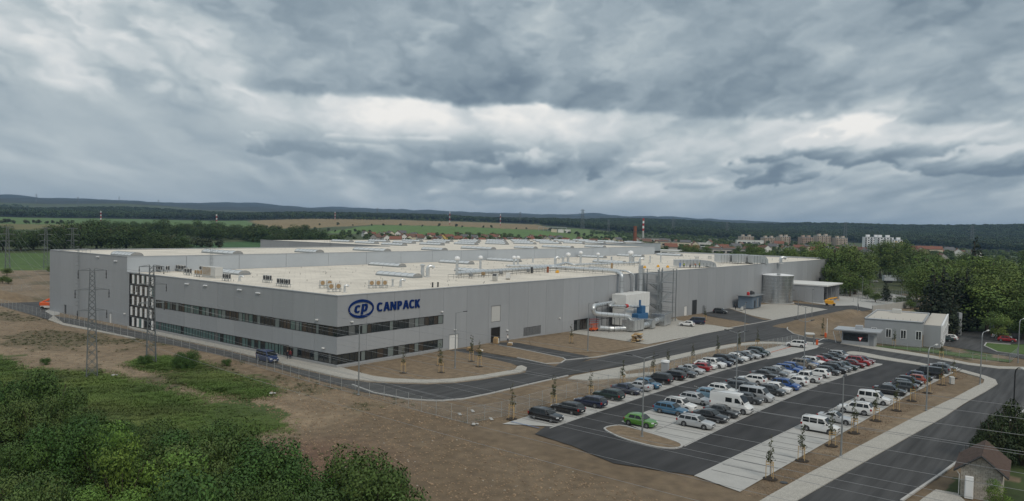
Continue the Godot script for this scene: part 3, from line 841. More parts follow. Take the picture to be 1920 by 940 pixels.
	for g in [PackedVector2Array([Vector2(183.11,67.4),Vector2(206.95,82.27),Vector2(226.53,105.54),Vector2(182.85,105.18),Vector2(173.91,92.52),Vector2(168.82,76.23),Vector2(165.16,72.79),Vector2(165.25,69.91)]), PackedVector2Array([Vector2(138.49,78.64),Vector2(139.1,83.83),Vector2(149.75,93.5),Vector2(159.16,104.98),Vector2(132.5,104.75),Vector2(120.47,88.89),Vector2(121.56,82.76),Vector2(130.68,79.38)]), PackedVector2Array([Vector2(107.83,59.97),Vector2(113.06,69.57),Vector2(112.02,70.82),Vector2(108.82,82.06),Vector2(107.09,87.02),Vector2(102.63,86.75),Vector2(103.66,77.75),Vector2(106.27,71.24),Vector2(105.27,60.09)])]:
		struct("lawn", sheet(g, 0.02), M.lawn)
	# worn markings
	for g in [PackedVector2Array([Vector2(40.78,53.17),Vector2(41.56,53.33)]), PackedVector2Array([Vector2(79.5,56.66),Vector2(78.51,58.5)]), PackedVector2Array([Vector2(73.74,63.75),Vector2(73.34,65.01)])]:
		struct("white_marking", sheet(line(g[0], g[1], 0.4), 0.012), M.white_line)
	var dashes := MB.new()
	for i in 12:
		var s := sheet(line(Vector2(29.36,51.1).lerp(Vector2(25.23,56.65), i / 12.0), Vector2(29.36,51.1).lerp(Vector2(25.23,56.65), (i + 0.55) / 12.0), 0.14), 0.012)
		dashes.v.append_array(s.v); dashes.n.append_array(s.n); dashes.c.append_array(s.c)
		s = sheet(line(Vector2(93.4,51.59).lerp(Vector2(88.93,58.92), i / 12.0), Vector2(93.4,51.59).lerp(Vector2(88.93,58.92), (i + 0.5) / 12.0), 0.18), 0.013)
		dashes.v.append_array(s.v); dashes.n.append_array(s.n); dashes.c.append_array(s.c)
	struct("dashed_marking", dashes, M.white_line)
	for g in [[Vector2(40.88,23.78), 0], [Vector2(13.8,23.4), 1], [Vector2(36.53,36.53), 2], [Vector2(-7.93,77.56), 3]]:
		var c := PackedVector2Array()
		for k in 12: c.append(g[0] + Vector2(cos(TAU * k / 12), sin(TAU * k / 12)) * 0.38)
		struct("manhole_cover", sheet(c, 0.012), M.dark_metal)

# ---------------------------------------------------------------- the factory
# rectangles left of r when the openings are taken out
func cut(r: Rect2, holes: Array) -> Array:
	var todo := [r]
	for h in holes:
		var next := []
		for q in todo:
			if not q.intersects(h):
				next.append(q)
				continue
			var i: Rect2 = q.intersection(h)
			if i.position.y > q.position.y + 0.01: next.append(Rect2(q.position, Vector2(q.size.x, i.position.y - q.position.y)))
			if i.end.y < q.end.y - 0.01: next.append(Rect2(Vector2(q.position.x, i.end.y), Vector2(q.size.x, q.end.y - i.end.y)))
			if i.position.x > q.position.x + 0.01: next.append(Rect2(Vector2(q.position.x, i.position.y), Vector2(i.position.x - q.position.x, i.size.y)))
			if i.end.x < q.end.x - 0.01: next.append(Rect2(Vector2(i.end.x, i.position.y), Vector2(q.end.x - i.end.x, i.size.y)))
		todo = next
	return todo

# a wall laid out along s from 0; t takes (s, y, out) to the hall
func clad(parent: Node, t: Transform3D, from: float, to: float, y0: float, y1: float, pitch: float, holes: Array, light := false) -> void:
	var n := int(round((to - from) / pitch))
	for k in n:
		var a := lerpf(from, to, float(k) / n)
		var b := lerpf(from, to, float(k + 1) / n)
		for q in cut(Rect2(a + (0.05 if light else 0.022), y0, b - a - (0.1 if light else 0.044), y1 - y0), holes):
			if q.size.x < 0.06: continue
			var m := MB.new()
			m.box(Vector3(q.position.x, q.position.y, -0.12), Vector3(q.end.x, q.end.y, 0.0), t)
			part("wall_panel", m, M.cladding_light if light else M["cladding_%d" % rng.randi_range(0, 3)], parent)

# a band of panes: list of pane widths, each with its glass
func band(parent: Node, t: Transform3D, from: float, to: float, y0: float, y1: float, pitch: float, teal: float, transom := 0.0) -> void:
	var fr := MB.new()
	fr.box(Vector3(from, y0, -0.1), Vector3(to, y0 + 0.07, 0.015), t)
	fr.box(Vector3(from, y1 - 0.07, -0.1), Vector3(to, y1, 0.015), t)
	var n := int(round((to - from) / pitch))
	var stops := [from]
	for k in range(1, n): stops.append(lerpf(from, to, k / float(n)) + rng.randf_range(-0.2, 0.2) * pitch)
	stops.append(to)
	for s in stops: fr.box(Vector3(s - 0.045, y0 + 0.07, -0.1), Vector3(s + 0.045, y1 - 0.07, 0.0), t)
	var w := part("window", fr, M.frame_dark, parent)
	for k in n:
		var m := MB.new()
		m.box(Vector3(stops[k] + 0.045, y0 + 0.07, -0.118), Vector3(stops[k + 1] - 0.045, y1 - 0.07, -0.075), t)
		var p := rng.randf()
		m.v = tilted(m.v, t)
		var g: String = "pane_pale" if k % 5 == 4 and teal < 0.5 else "pane_teal" if p < teal else ("pane_dark" if p < teal + (1.0 - teal) * 0.6 else ("pane_brown" if p < teal + (1.0 - teal) * 0.86 else "pane_grey"))
		part("pane", m, M[g], w)

# glass is never quite true: each pane leans by a hair
func tilted(v: PackedVector3Array, t: Transform3D) -> PackedVector3Array:
	var mid := Vector3.ZERO
	for p in v: mid += p
	mid /= v.size()
	var b := Basis(t.basis.x, rng.randfn() * 0.006) * Basis(Vector3.UP, rng.randfn() * 0.006)
	for i in v.size(): v[i] = mid + b * (v[i] - mid)
	return v

func skylight(parent: Node, x: float, z0: float, z1: float, y: float, w := 2.9) -> void:
	var m := MB.new()
	var rings := []
	for k in 13:
		var z := lerpf(z0, z1, k / 12.0)
		var ring := []
		for i in 11:
			var a := PI * i / 10.0
			ring.append(Vector3(x - cos(a) * w / 2, y + 0.35 + sin(a) * 0.62, z))
		rings.append(ring)
	m.loft(rings, false)
	var s := part("skylight", m, M.translucent, parent)
	for z in [z0, z1]:
		var e := MB.new()
		for i in 10:
			e.tri(Vector3(x, y + 0.35, z), Vector3(x - cos(PI * i / 10.0) * w / 2, y + 0.35 + sin(PI * i / 10.0) * 0.62, z), Vector3(x - cos(PI * (i + 1) / 10.0) * w / 2, y + 0.35 + sin(PI * (i + 1) / 10.0) * 0.62, z))
		part("gable", e, M.plinth, s)
	var f := MB.new()
	f.box(Vector3(x - w / 2 - 0.1, y - 0.05, z0 - 0.1), Vector3(x + w / 2 + 0.1, y + 0.36, z1 + 0.1))
	for k in range(0, 13, 2):
		var arc := []
		for i in 9:
			var a := PI * i / 8.0
			arc.append(Vector3(x - cos(a) * (w / 2 + 0.02), y + 0.36 + sin(a) * 0.64, lerpf(z0, z1, k / 12.0)))
		f.tube(arc, 0.05, -1, 4, false)
	part("frame", f, M.pole_steel, s)

func cap(m: MB, a: Vector3, b: Vector3, w := 0.35, h := 0.16) -> void:
	var d := (b - a).normalized()
	var t := Transform3D(Basis(d, Vector3.UP, d.cross(Vector3.UP)), a)
	m.box(Vector3(-w / 2, 0, -w / 2), Vector3(a.distance_to(b) + w / 2, h, w / 2), t)

func door(parent: Node, t: Transform3D, a: float, b: float, y0: float, y1: float, m: Material, label := "") -> void:
	var d := MB.new()
	d.box(Vector3(a, y0, -0.115), Vector3(b, y1, -0.04), t)
	var o := part("door", d, m, parent)
	if label: o.set_meta("label", label)
	var f := MB.new()
	f.box(Vector3(a - 0.08, y0, -0.11), Vector3(a, y1 + 0.08, 0.03), t)
	f.box(Vector3(b, y0, -0.11), Vector3(b + 0.08, y1 + 0.08, 0.03), t)
	f.box(Vector3(a, y1, -0.11), Vector3(b, y1 + 0.08, 0.03), t)
	part("frame", f, M.grey_metal, o)

func factory() -> void:
	var f := thing("factory_hall", "long low grey factory hall of three blocks with cream roofs and window bands", "factory")
	var right := Transform3D(Basis(Vector3(1, 0, 0), Vector3.UP, Vector3(0, 0, 1)), Vector3.ZERO)
	var left := Transform3D(Basis(Vector3(0, 0, -1), Vector3.UP, Vector3(-1, 0, 0)), Vector3.ZERO)
	var upper := Transform3D(right.basis, Vector3(0, 0, -73.4))
	var core := MB.new()
	core.box(Vector3(0.12, -3, -73.28), Vector3(289.3, 12.0, -0.12))
	core.box(Vector3(0.12, -3, -115.0), Vector3(255.8, 15.5, -73.52))
	core.box(Vector3(119.5, -3, -199.0), Vector3(344, 15.5, -115.12))
	part("wall", core, M.joint, f)
	# roofs
	for r in [["roof", 0.2, 289.2, -73.3, -0.2, 12.0, M.roof_membrane], ["roof", 0.2, 255.7, -115.0, -73.6, 15.5, M.roof_membrane], ["roof", 119.6, 343.9, -198.9, -115.0, 15.5, M.roof_membrane]]:
		var m := MB.new()
		m.box(Vector3(r[1], r[5], r[3]), Vector3(r[2], r[5] + 0.06, r[4]))
		part(r[0], m, r[6], f)
	var trim := MB.new()
	cap(trim, Vector3(0.1, 12.16, -0.1), Vector3(289.3, 12.16, -0.1))
	cap(trim, Vector3(0.1, 12.16, -73.2), Vector3(0.1, 12.16, -0.4))
	cap(trim, Vector3(289.2, 12.16, -0.4), Vector3(289.2, 12.16, -73.2), 0.35, 0.5)
	cap(trim, Vector3(256.2, 12.16, -73.2), Vector3(289.0, 12.16, -73.2), 0.35, 0.5)
	cap(trim, Vector3(0.1, 15.66, -73.5), Vector3(255.8, 15.66, -73.5))
	cap(trim, Vector3(0.1, 15.66, -114.6), Vector3(0.1, 15.66, -73.8))
	cap(trim, Vector3(119.5, 15.66, -198.8), Vector3(119.5, 15.66, -115.4))
	cap(trim, Vector3(0.4, 15.66, -114.8), Vector3(119.2, 15.66, -114.8))
	cap(trim, Vector3(256.0, 15.66, -115.0), Vector3(343.8, 15.66, -115.0))
	part("roof_edge", trim, M.cap_trim, f)
	# the long wall
	var openings := [Rect2(0.0, 0.58, 26.1, 1.72), Rect2(0.0, 5.28, 26.1, 1.72), Rect2(27.9, -0.3, 2.7, 3.2), Rect2(40.8, 4.2, 3.2, 3.5), Rect2(40.8, -0.3, 3.2, 3.4), Rect2(52.3, 0.1, 6.6, 1.9),
		Rect2(72.6, -0.7, 7.2, 2.7), Rect2(133.9, -2.3, 2.2, 3.4), Rect2(139.6, -2.3, 3.6, 4.9), Rect2(271.6, 2.4, 3.2, 1.7), Rect2(147.5, -2.3, 1.6, 2.6)]
	clad(f, right, 0, 26.1, -1.2, 12.16, 6.525, openings)
	clad(f, right, 26.1, 289.4, -2.8, 12.16, 7.0, openings)
	band(f, right, 0.05, 26.1, 0.58, 2.3, 1.3, 0.08)
	band(f, right, 0.05, 26.1, 5.28, 7.0, 1.3, 0.06)
	door(f, right, 27.95, 30.5, -0.1, 2.8, M.white_metal, "white double service door beside the window bands")
	door(f, right, 40.9, 43.9, 4.3, 7.6, M.off_white, "pale closed shutter high in the long wall")
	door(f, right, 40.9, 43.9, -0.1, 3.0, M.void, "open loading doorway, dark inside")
	door(f, right, 134.0, 136.0, -2.2, 1.0, M.white_metal)
	door(f, right, 139.8, 143.0, -2.2, 2.5, M.frame_dark)
	door(f, right, 271.8, 274.6, 2.5, 4.0, M.frame_dark)
	door(f, right, 147.6, 149.0, -2.2, 0.2, M.grey_metal)
	band(f, right, 72.7, 79.7, -0.6, 1.95, 1.4, 0.1)
	var lou := MB.new()
	lou.box(Vector3(52.35, 0.15, -0.118), Vector3(58.85, 1.95, -0.09), right)
	var lv := part("louvre", lou, M.frame_dark, f)
	for k in 6:
		for j in 7:
			var s := MB.new()
			s.box(Vector3(52.4 + k * 1.08, 0.2 + j * 0.25, -0.08), Vector3(53.42 + k * 1.08, 0.36 + j * 0.25, -0.01), right)
			part("slat", s, M.grey_metal, lv)
	var pl := MB.new()
	pl.box(Vector3(0.02, -1.2, 0.003), Vector3(27.5, 0.3, 0.05), right)
	pl.box(Vector3(0.02, -1.2, 0.003), Vector3(60.0, 0.42, 0.05), left)
	part("plinth", pl, M.plinth, f)
	# the short front
	openings = [Rect2(0.0, 0.58, 60.4, 1.72), Rect2(0.0, 5.28, 60.4, 1.72), Rect2(13.2, -0.3, 3.2, 2.7), Rect2(60.7, -0.3, 11.4, 12.3), Rect2(97.5, -0.3, 1.4, 2.6)]
	clad(f, left, 0, 60.7, -1.2, 12.16, 6.07, openings)
	clad(f, left, 60.7, 73.4, -1.2, 12.16, 12.7, openings)
	clad(f, left, 73.4, 115.0, -1.2, 15.66, 6.93, [Rect2(80.6, -0.3, 1.3, 2.6), Rect2(105.0, -0.3, 1.3, 2.5)])
	band(f, left, 0.05, 13.2, 0.58, 2.3, 1.15, 0.1)
	band(f, left, 16.4, 60.4, 0.58, 2.3, 1.05, 0.72)
	band(f, left, 0.05, 60.4, 5.28, 7.0, 1.15, 0.16)
	band(f, left, 13.2, 16.4, 0.0, 2.35, 0.8, 0.2)
	door(f, left, 80.7, 81.8, -0.1, 2.2, M.white_metal)
	# entrance glazing: dark panes by storeys with white upright fins set staggered
	var gl := MB.new()
	for k in 6: gl.box(Vector3(60.7, 0.0 + k * 2.4, -0.1), Vector3(72.1, 0.22 + k * 2.4 - (0.2 if k == 5 else 0.0), 0.1), left)
	gl.box(Vector3(60.7, 0.2, -0.1), Vector3(60.9, 12.0, 0.1), left)
	gl.box(Vector3(71.9, 0.2, -0.1), Vector3(72.1, 12.0, 0.1), left)
	var ent := part("entrance_glazing", gl, M.frame_dark, f)
	for k in 5:
		for j in 10:
			var p := MB.new()
			p.box(Vector3(60.92 + j * 1.1, 0.22 + k * 2.4, -0.118), Vector3(61.98 + j * 1.1, 2.4 + k * 2.4, -0.04), left)
			part("pane", p, M.pane_teal if rng.randf() < 0.25 else M.pane_dark, ent)
		for j in 5:
			if k == 0 and j == 1: continue
			var p := MB.new()
			var s: float = 61.5 + j * 2.15 + (0.75 if k % 2 else 0.0)
			p.box(Vector3(s, 0.3 + k * 2.4, -0.03), Vector3(s + 0.44, 2.2 + k * 2.4, 0.2), left)
			part("fin", p, M.fin_white, ent)
	# the taller blocks behind
	clad(f, upper, 0, 255.8, 11.9, 15.66, 14.2, [], true)
	clad(f, Transform3D(right.basis, Vector3(0, 0, -115)), 256.0, 344, 11.0, 15.66, 14.0, [], true)
	clad(f, Transform3D(left.basis, Vector3(119.4, 0, 0)), 115.2, 199, 11.0, 15.66, 7.0, [])
	clad(f, Transform3D(Basis(Vector3(0, 0, -1), Vector3.UP, Vector3(1, 0, 0)), Vector3(289.4, 0, 0)), 0, 73.4, -3, 12.16, 7.0, [])
	for s in [[17.0, -66.4, -53.4], [43.0, -36.5, -24.0], [70.0, -69.6, -57.0], [71.0, -36.5, -24.0], [100.0, -69.6, -57.0], [127.0, -72.0, -58.6], [153.0, -44.0, -32.0], [187.0, -72.5, -60.3], [215.0, -70.0, -58.0], [245.0, -66.0, -54.0]]:
		skylight(f, s[0], s[1], s[2], 12.06)
	for k in 9:
		skylight(f, 3.0 + k * 26.0, -84.5 - (5.0 if k % 2 else 0.0), -75.0, 15.56)
	for k in 10:
		for j in 3:
			skylight(f, 132.0 + k * 22.0 + j * 5.0, -132.0 - j * 22.0, -120.0 - j * 22.0, 15.56)
	# wall lamps and rainwater hoppers along the top edge
	for s in [[left, 28.0, 11.2], [left, 22.0, 11.0], [left, 40.0, 11.2], [left, 47.0, 11.1], [left, 87.0, 15.0], [left, 78.0, 14.4]]:
		var m := MB.new()
		m.box(Vector3(s[1], s[2], 0.003), Vector3(s[1] + 1.3, s[2] + 0.22, 0.28), s[0], 0.04)
		part("overflow_spout", m, M.fin_white, f)
	for s in [[left, 3.2, 2.9], [right, 2.8, 7.5], [right, 25.3, 7.5], [left, 5.0, 7.6], [right, 29.2, 3.6], [right, 46.0, 1.9], [right, 66.0, 2.9], [left, 73.9, 2.6]]:
		var m := MB.new()
		m.box(Vector3(s[1], s[2], 0.003), Vector3(s[1] + 0.5, s[2] + 0.25, 0.35), s[0], 0.05)
		part("wall_lamp", m, M.white_metal, f)
	# the sign
	var sg := thing("company_sign", "large dark blue oval emblem and company name on the upper wall", "sign", Vector3(0, 0, 0.02))
	var ringm := MB.new()
	var inner := []
	var outer := []
	for k in 49:
		var a := TAU * k / 48
		outer.append(Vector2(5.15 + 2.86 * cos(a), 9.72 + 1.62 * sin(a)))
		inner.append(Vector2(5.15 + 2.58 * cos(a), 9.72 + 1.17 * sin(a)))
	for k in 48:
		var q := [outer[k], outer[k + 1], inner[k + 1], inner[k]]
		ringm.quad_out(Vector3(q[0].x, q[0].y, 0.15), Vector3(q[1].x, q[1].y, 0.15), Vector3(q[2].x, q[2].y, 0.15), Vector3(q[3].x, q[3].y, 0.15), Vector3(0, 0, 1))
		for e in [[0, 1], [2, 3]]:
			ringm.quad_out(Vector3(q[e[0]].x, q[e[0]].y, 0), Vector3(q[e[0]].x, q[e[0]].y, 0.15), Vector3(q[e[1]].x, q[e[1]].y, 0.15), Vector3(q[e[1]].x, q[e[1]].y, 0), Vector3(0, 1, 0))
	part("emblem_ring", ringm, M.navy, sg)
	var font := SystemFont.new()
	font.font_names = PackedStringArray(["Droid Sans"])
	font.font_weight = 700
	var word := "CANPACK"
	var at := [8.75, 10.33, 12.0, 13.72, 15.12, 16.72, 18.22]
	for k in word.length():
		letter(sg, word[k], font, Vector3(at[k], 8.93, 0), 2.15, 0.0)
	letter(sg, "c", font, Vector3(3.55, 9.05, 0), 2.35, 0.18)
	letter(sg, "p", font, Vector3(5.1, 9.05, 0), 2.35, 0.18)

func letter(parent: Node, ch: String, font: Font, at: Vector3, size: float, slant: float) -> void:
	var t := TextMesh.new()
	t.text = ch
	t.font = font
	t.font_size = 64
	t.pixel_size = size / 64.0
	t.depth = 0.15
	t.horizontal_alignment = HORIZONTAL_ALIGNMENT_LEFT
	t.vertical_alignment = VERTICAL_ALIGNMENT_BOTTOM
	var base := t.get_aabb()
	var raw := t.get_mesh_arrays()
	var v: PackedVector3Array = raw[Mesh.ARRAY_VERTEX]
	var low := 1e9
	var left := 1e9
	for p in v:
		low = minf(low, p.y); left = minf(left, p.x)
	# "p" hangs below its line
	if ch == "p": low += size * 0.175
	var m := MB.new()
	var idx: PackedInt32Array = raw[Mesh.ARRAY_INDEX] if raw[Mesh.ARRAY_INDEX] != null else PackedInt32Array(range(v.size()))
	for k in range(0, idx.size(), 3):
		var q := []
		for j in 3:
			var p := v[idx[k + j]]
			var w := Vector3((p.x - left) * (1.12 if slant > 0 else 1.0), p.y - low, p.z + 0.08)
			w.x += w.y * slant
			q.append(at + w)
		m.tri(q[0], q[1], q[2])
		# drawn bolder: the same outline again, a stroke to the right and a hair behind
		var o := Vector3(size * (0.03 if slant > 0 else 0.055), 0, -0.006)
		m.tri(q[0] + o, q[1] + o, q[2] + o)
	part("letter", m, M.navy, parent)

# ---------------------------------------------------------------- plant on the roof and beside the long wall
func condenser(n: int, label: String, at: Vector3, turn := 0.0, brown := false) -> void:
	var t := thing("air_conditioner", label, "air conditioner", at, turn, "cooling units on the factory roof")
	var fr := MB.new()
	for k in n:
		for s in [-0.42, 0.42]:
			for z in [-0.3, 0.3]: fr.box(Vector3(k * 1.35 + s - 0.03, 0, z - 0.03), Vector3(k * 1.35 + s + 0.03, 0.5, z + 0.03))
	fr.box(Vector3(-0.6, 0.5, -0.4), Vector3(n * 1.35 - 0.7, 0.56, 0.4))
	part("stand", fr, M.pole_steel, t)
	for k in n:
		var b := MB.new()
		b.box(Vector3(k * 1.35 - 0.5, 0.56, -0.22), Vector3(k * 1.35 + 0.5, 1.55, 0.22), Transform3D(), 0.03)
		var c := part("casing", b, M.off_white, t)
		var g := MB.new()
		var disc := []
		g.lathe([Vector2(0.40, 0), Vector2(0.40, 0.03), Vector2(0.0, 0.03)], 14, Transform3D(Basis(Vector3.RIGHT, PI / 2), Vector3(k * 1.35, 1.05, 0.222)))
		g.box(Vector3(k * 1.35 + 0.5, 0.62, -0.2), Vector3(k * 1.35 + 0.515, 1.5, 0.2))
		part("fan_grille", g, M.wood if brown else M.dark_metal, c)

func vent(label: String, at: Vector3, h: float, r: float, hook := false, ball := false) -> void:
	var t := thing("roof_vent", label, "vent pipe", at, rng.randf() * 0.4 - 0.9, "vent pipes on the factory roof")
	var m := MB.new()
	if hook:
		m.tube([Vector3(0, 0, 0), Vector3(0, h * 0.75, 0), Vector3(0.06, h * 0.9, 0), Vector3(r * 1.2, h, 0), Vector3(r * 2.6, h * 0.97, 0), Vector3(r * 3.4, h * 0.84, 0)], r, -1, 10)
		part("pipe", m, M.duct, t)
	else:
		m.tube([Vector3(0, 0, 0), Vector3(0, h, 0)], r, -1, 10)
		part("pipe", m, M.duct, t)
		var c := MB.new()
		if ball: c.lathe([Vector2(r, h), Vector2(r * 1.9, h + r * 0.6), Vector2(r * 2.1, h + r * 1.5), Vector2(r * 1.6, h + r * 2.6), Vector2(0.001, h + r * 3.1)], 12)
		else: c.lathe([Vector2(r * 1.5, h - 0.05), Vector2(r * 1.5, h + r * 0.4), Vector2(0.001, h + r * 0.9)], 12)
		part("cowl", c, M.fin_white if ball else M.duct, t)
	var f := MB.new()
	f.lathe([Vector2(r * 1.9, 0.0), Vector2(r * 1.9, 0.1), Vector2(r * 1.02, 0.18)], 10)
	part("flashing", f, M.off_white, t)

func duct_run(label: String, p: Array, r: float, legs := 4.0) -> Node3D:
	var t := thing("air_duct", label, "duct", p[0])
	var q := []
	for k in p: q.append(k - p[0])
	var m := MB.new()
	m.tube(q, r, -1, 12)
	part("duct", m, M.duct, t)
	var s := MB.new()
	var c := MB.new()
	for k in q.size() - 1:
		var len: float = q[k].distance_to(q[k + 1])
		var n := int(len / 1.5)
		var d: Vector3 = (q[k + 1] - q[k]).normalized()
		for j in n:
			var at: Vector3 = q[k].lerp(q[k + 1], (j + 0.5) / n)
			c.tube([at - d * 0.03, at + d * 0.03], r * 1.06, -1, 12)
			if legs > 0 and absf(d.y) < 0.2 and j % 2 == 0:
				var y: float = 12.06 - p[0].y
				var o := Vector3(d.z, 0, -d.x) * (r + 0.12)
				for e in [-1, 1]: s.bar(at + o * e + Vector3(0, -at.y + y, 0), at + o * e + Vector3(0, 0.1, 0), 0.06)
				s.bar(at - o - Vector3(0, r, 0), at + o - Vector3(0, r, 0), 0.06)
	part("joint_rings", c, M.steel, t).set_meta("kind", "stuff")
	if s.v.size(): part("support_frame", s, M.dark_metal, t)
	return t

func bend(p: Array, r: float) -> Array:
	var out := [p[0]]
	for k in range(1, p.size() - 1):
		var a: Vector3 = p[k]
		var u: Vector3 = (p[k - 1] - a).normalized()
		var w: Vector3 = (p[k + 1] - a).normalized()
		for j in 5:
			var t := j / 4.0
			var q := (a + u * r).lerp(a, t).lerp(a.lerp(a + w * r, t), t)
			out.append(q)
	out.append(p[-1])
	return out

func works() -> void:
	var y := 12.06
	# cooling units along the edges, left to right
	var spots := [[2, Vector3(7.01,12.06,-73.28), "two cooling units nearest the entrance glazing on the roof edge"], [1, Vector3(7.93,12.06,-70.41), "single cooling unit beside the small cowl near the entrance end"],
		[3, Vector3(11.62,12.06,-72.67), "three cooling units furthest back along the left roof edge"], [2, Vector3(6.83,12.06,-60.25), "two cooling units standing apart on the left roof edge before the long skylight"],
		[3, Vector3(14.02,12.06,-66.49), "three cooling units beside the left front skylight"], [2, Vector3(6.03,12.06,-54.66), "two cooling units right at the left roof edge before the tall brown unit"],
		[2, Vector3(4.27,12.06,-40.82), "two cooling units right of the tall brown unit on the left edge"], [2, Vector3(8.29,12.06,-32.68), "two dark cooling units midway along the left roof edge"], [3, Vector3(5.13,12.06,-23.56), "three cooling units in a row on the left roof edge near the middle"],
		[2, Vector3(8.54,12.06,-14.88), "two brown-faced cooling units behind the front corner of the roof"], [2, Vector3(4.84,12.06,-7.8), "two cooling units closest to the front corner above the emblem"], [3, Vector3(15.78,12.06,-9.33), "three brown-faced cooling units above the company name"]]
	for k in spots.size(): condenser(spots[k][0], spots[k][2], spots[k][1], -PI / 2 if k < 9 else -0.35, k == 5 or k > 8)
	var big := thing("air_handler", "tall pale roof unit with two brown grilles near the left roof edge", "air handler", Vector3(7.04,12.06,-50.02), -PI / 2)
	var m := MB.new()
	m.box(Vector3(-2.6, 0.4, -0.9), Vector3(2.6, 2.4, 0.9), Transform3D(), 0.05)
	m.box(Vector3(-2.5, 0, -0.8), Vector3(2.5, 0.4, 0.8))
	part("casing", m, M.off_white, big)
	for k in 2:
		var g := MB.new()
		g.box(Vector3(-2.3 + k * 1.6, 0.6, 0.9), Vector3(-0.9 + k * 1.6, 2.2, 0.95))
		var o := part("grille", g, M.wood, big)
		for j in 6:
			var s := MB.new()
			s.box(Vector3(-2.3 + k * 1.6, 0.65 + j * 0.26, 0.952), Vector3(-0.9 + k * 1.6, 0.75 + j * 0.26, 1.0))
			part("slat", s, M.off_white, o)
	for v in [[Vector3(10.96,12.06,-77.86), 0, 1.0, 0.22, 0, "first small cowl on the left roof edge beside the entrance glazing"], [Vector3(14.49,12.06,-73.24), 0, 0.8, 0.2, 0, "small cowl behind the left row of cooling units"], [Vector3(7.54,12.06,-47.74), 0, 0.8, 0.2, 0, "small cowl beside the tall brown roof unit"], [Vector3(8.03,12.06,-45.5), 0, 0.8, 0.2, 0, "short cowl right of the tall brown roof unit"],
			[Vector3(5.84,12.06,-37.92), 0, 1.1, 0.22, 1, "hooked pipe alone on the left roof edge"], [Vector3(6.07,12.06,-5.48), 0, 1.3, 0.2, 1, "hooked pipe beside the cooling units at the front corner"], [Vector3(21.58,12.06,-9.59), 0, 1.4, 0.2, 0, "slim pipe behind the company name"], [Vector3(21.95,12.06,-7.72), 0, 1.5, 0.25, 1, "hooked pipe behind the last letters of the company name"]]:
		vent(v[5], v[0], v[2], v[3], v[4] == 1)
	vent("tall straight pipe beside the middle skylight", Vector3(47.88,12.06,-27.22), 2.6, 0.42, false)
	vent("tall hooked pipe beside the straight one at the middle skylight", Vector3(46.98,12.06,-24.58), 2.6, 0.42, true)
	for k in 2:
		var p := MB.new()
		p.tube([Vector3(0, 0, 0), Vector3(0, 1.0, 0)], 0.16, -1, 8)
		solo("flue_stub", p, M.dark_metal, ["short black flue stub above the window end, left of a pair", "short black flue stub above the window end, right of a pair"][k], "flue", [Vector3(27,12.06,-3.89), Vector3(28.32,12.06,-3.68)][k])
	# risers with white cowls standing on or beside the ducts
	var risers := [[Vector3(57.76,12.06,-25.06), 0, 3.7, 0.34, 1, "white-capped riser at the near end of the long roof duct"], [Vector3(77.12,12.06,-33.86), 0, 3.2, 0.32, 1, "white-capped riser at the first bend of the roof duct"], [Vector3(98.21,12.06,-38.54), 0, 2.6, 0.32, 1, "white-capped riser left of a pair behind the roof duct"], [Vector3(102.85,12.06,-40.58), 0, 2.4, 0.32, 1, "white-capped riser right of a pair behind the roof duct"],
		[Vector3(127.69,12.06,-53.17), 0, 1.5, 0.3, 0, "short flat-capped pipe between the two ducts"], [Vector3(115,12.06,-35.12), 0, 2.9, 0.42, 2, "hooked riser where the two roof ducts meet"], [Vector3(125.65,12.06,-39.4), 0, 2.4, 0.4, 0, "flat-capped riser left of the back roof duct"], [Vector3(127.27,12.06,-38.48), 0, 2.9, 0.4, 1, "white-capped riser at the back roof duct's start"], [Vector3(140.7,12.06,-42.24), 0, 3.2, 0.36, 1, "tallest white-capped riser on the back roof duct"],
		[Vector3(146.73,12.06,-38.94), 0, 2.8, 0.32, 1, "white-capped riser midway along the back roof duct"], [Vector3(155.09,12.06,-38.39), 0, 2.0, 0.3, 0, "slim flat-capped pipe beyond the back roof duct"], [Vector3(147.98,12.06,-26.77), 0, 3.4, 0.5, 1, "thick white-capped riser near the long wall's plant"], [Vector3(148.99,12.06,-26.19), 0, 2.6, 0.36, 0, "flat-capped pipe beside the thick riser"], [Vector3(147.96,12.06,-23.08), 0, 2.4, 0.4, 2, "hooked riser at the far end of the back duct"],
		[Vector3(169.55,12.06,-30.6), 0, 2.4, 0.25, 0, "slim pipe standing alone above the stair tower"], [Vector3(175.67,12.06,-29.4), 0, 2.8, 0.25, 0, "slim pipe left of the workers on the roof"]]
	for v in risers: vent(v[5], v[0], v[2], v[3], v[4] == 2, v[4] == 1)
	var dy := 12.06 + 1.0
	duct_run("long silver roof duct dropping down the wall behind the white filter unit", bend([Vector3(51.06,13.1,-19.07), Vector3(59.58,13.1,-19.36), Vector3(95.6,13.1,-22.66), Vector3(94.78,13.1,-2), Vector3(92.49,12.6,1.6), Vector3(92.49,12.6,1.6) * Vector3(1, 0, 1) + Vector3(0, 6.5, 0)], 1.1), 0.52)
	duct_run("silver air duct along the back of the roof with a short bend forward", bend([Vector3(89.4,13,-34.36), Vector3(103.83,13,-27.62), Vector3(115.54,13.4,-31.29), Vector3(113.21,13,-27.18), Vector3(148.99,13,-23.67)], 1.0), 0.36)
	duct_run("slimmer silver pipe bending over the roof edge right of the long duct", bend([Vector3(108.95,12.9,-18.75), Vector3(98.47,13,-0.19), Vector3(99.81,12.17,1.2), Vector3(99.81,12.17,1.2) * Vector3(1, 0, 1) + Vector3(0, 6.0, 0)], 0.9), 0.25)
	duct_run("thick upright silver stack behind the white filter unit", [Vector3(102.6, 4.0, 1.7), Vector3(102.6, 14.6, 1.7)], 0.62, 0)
	var rails := MB.new()
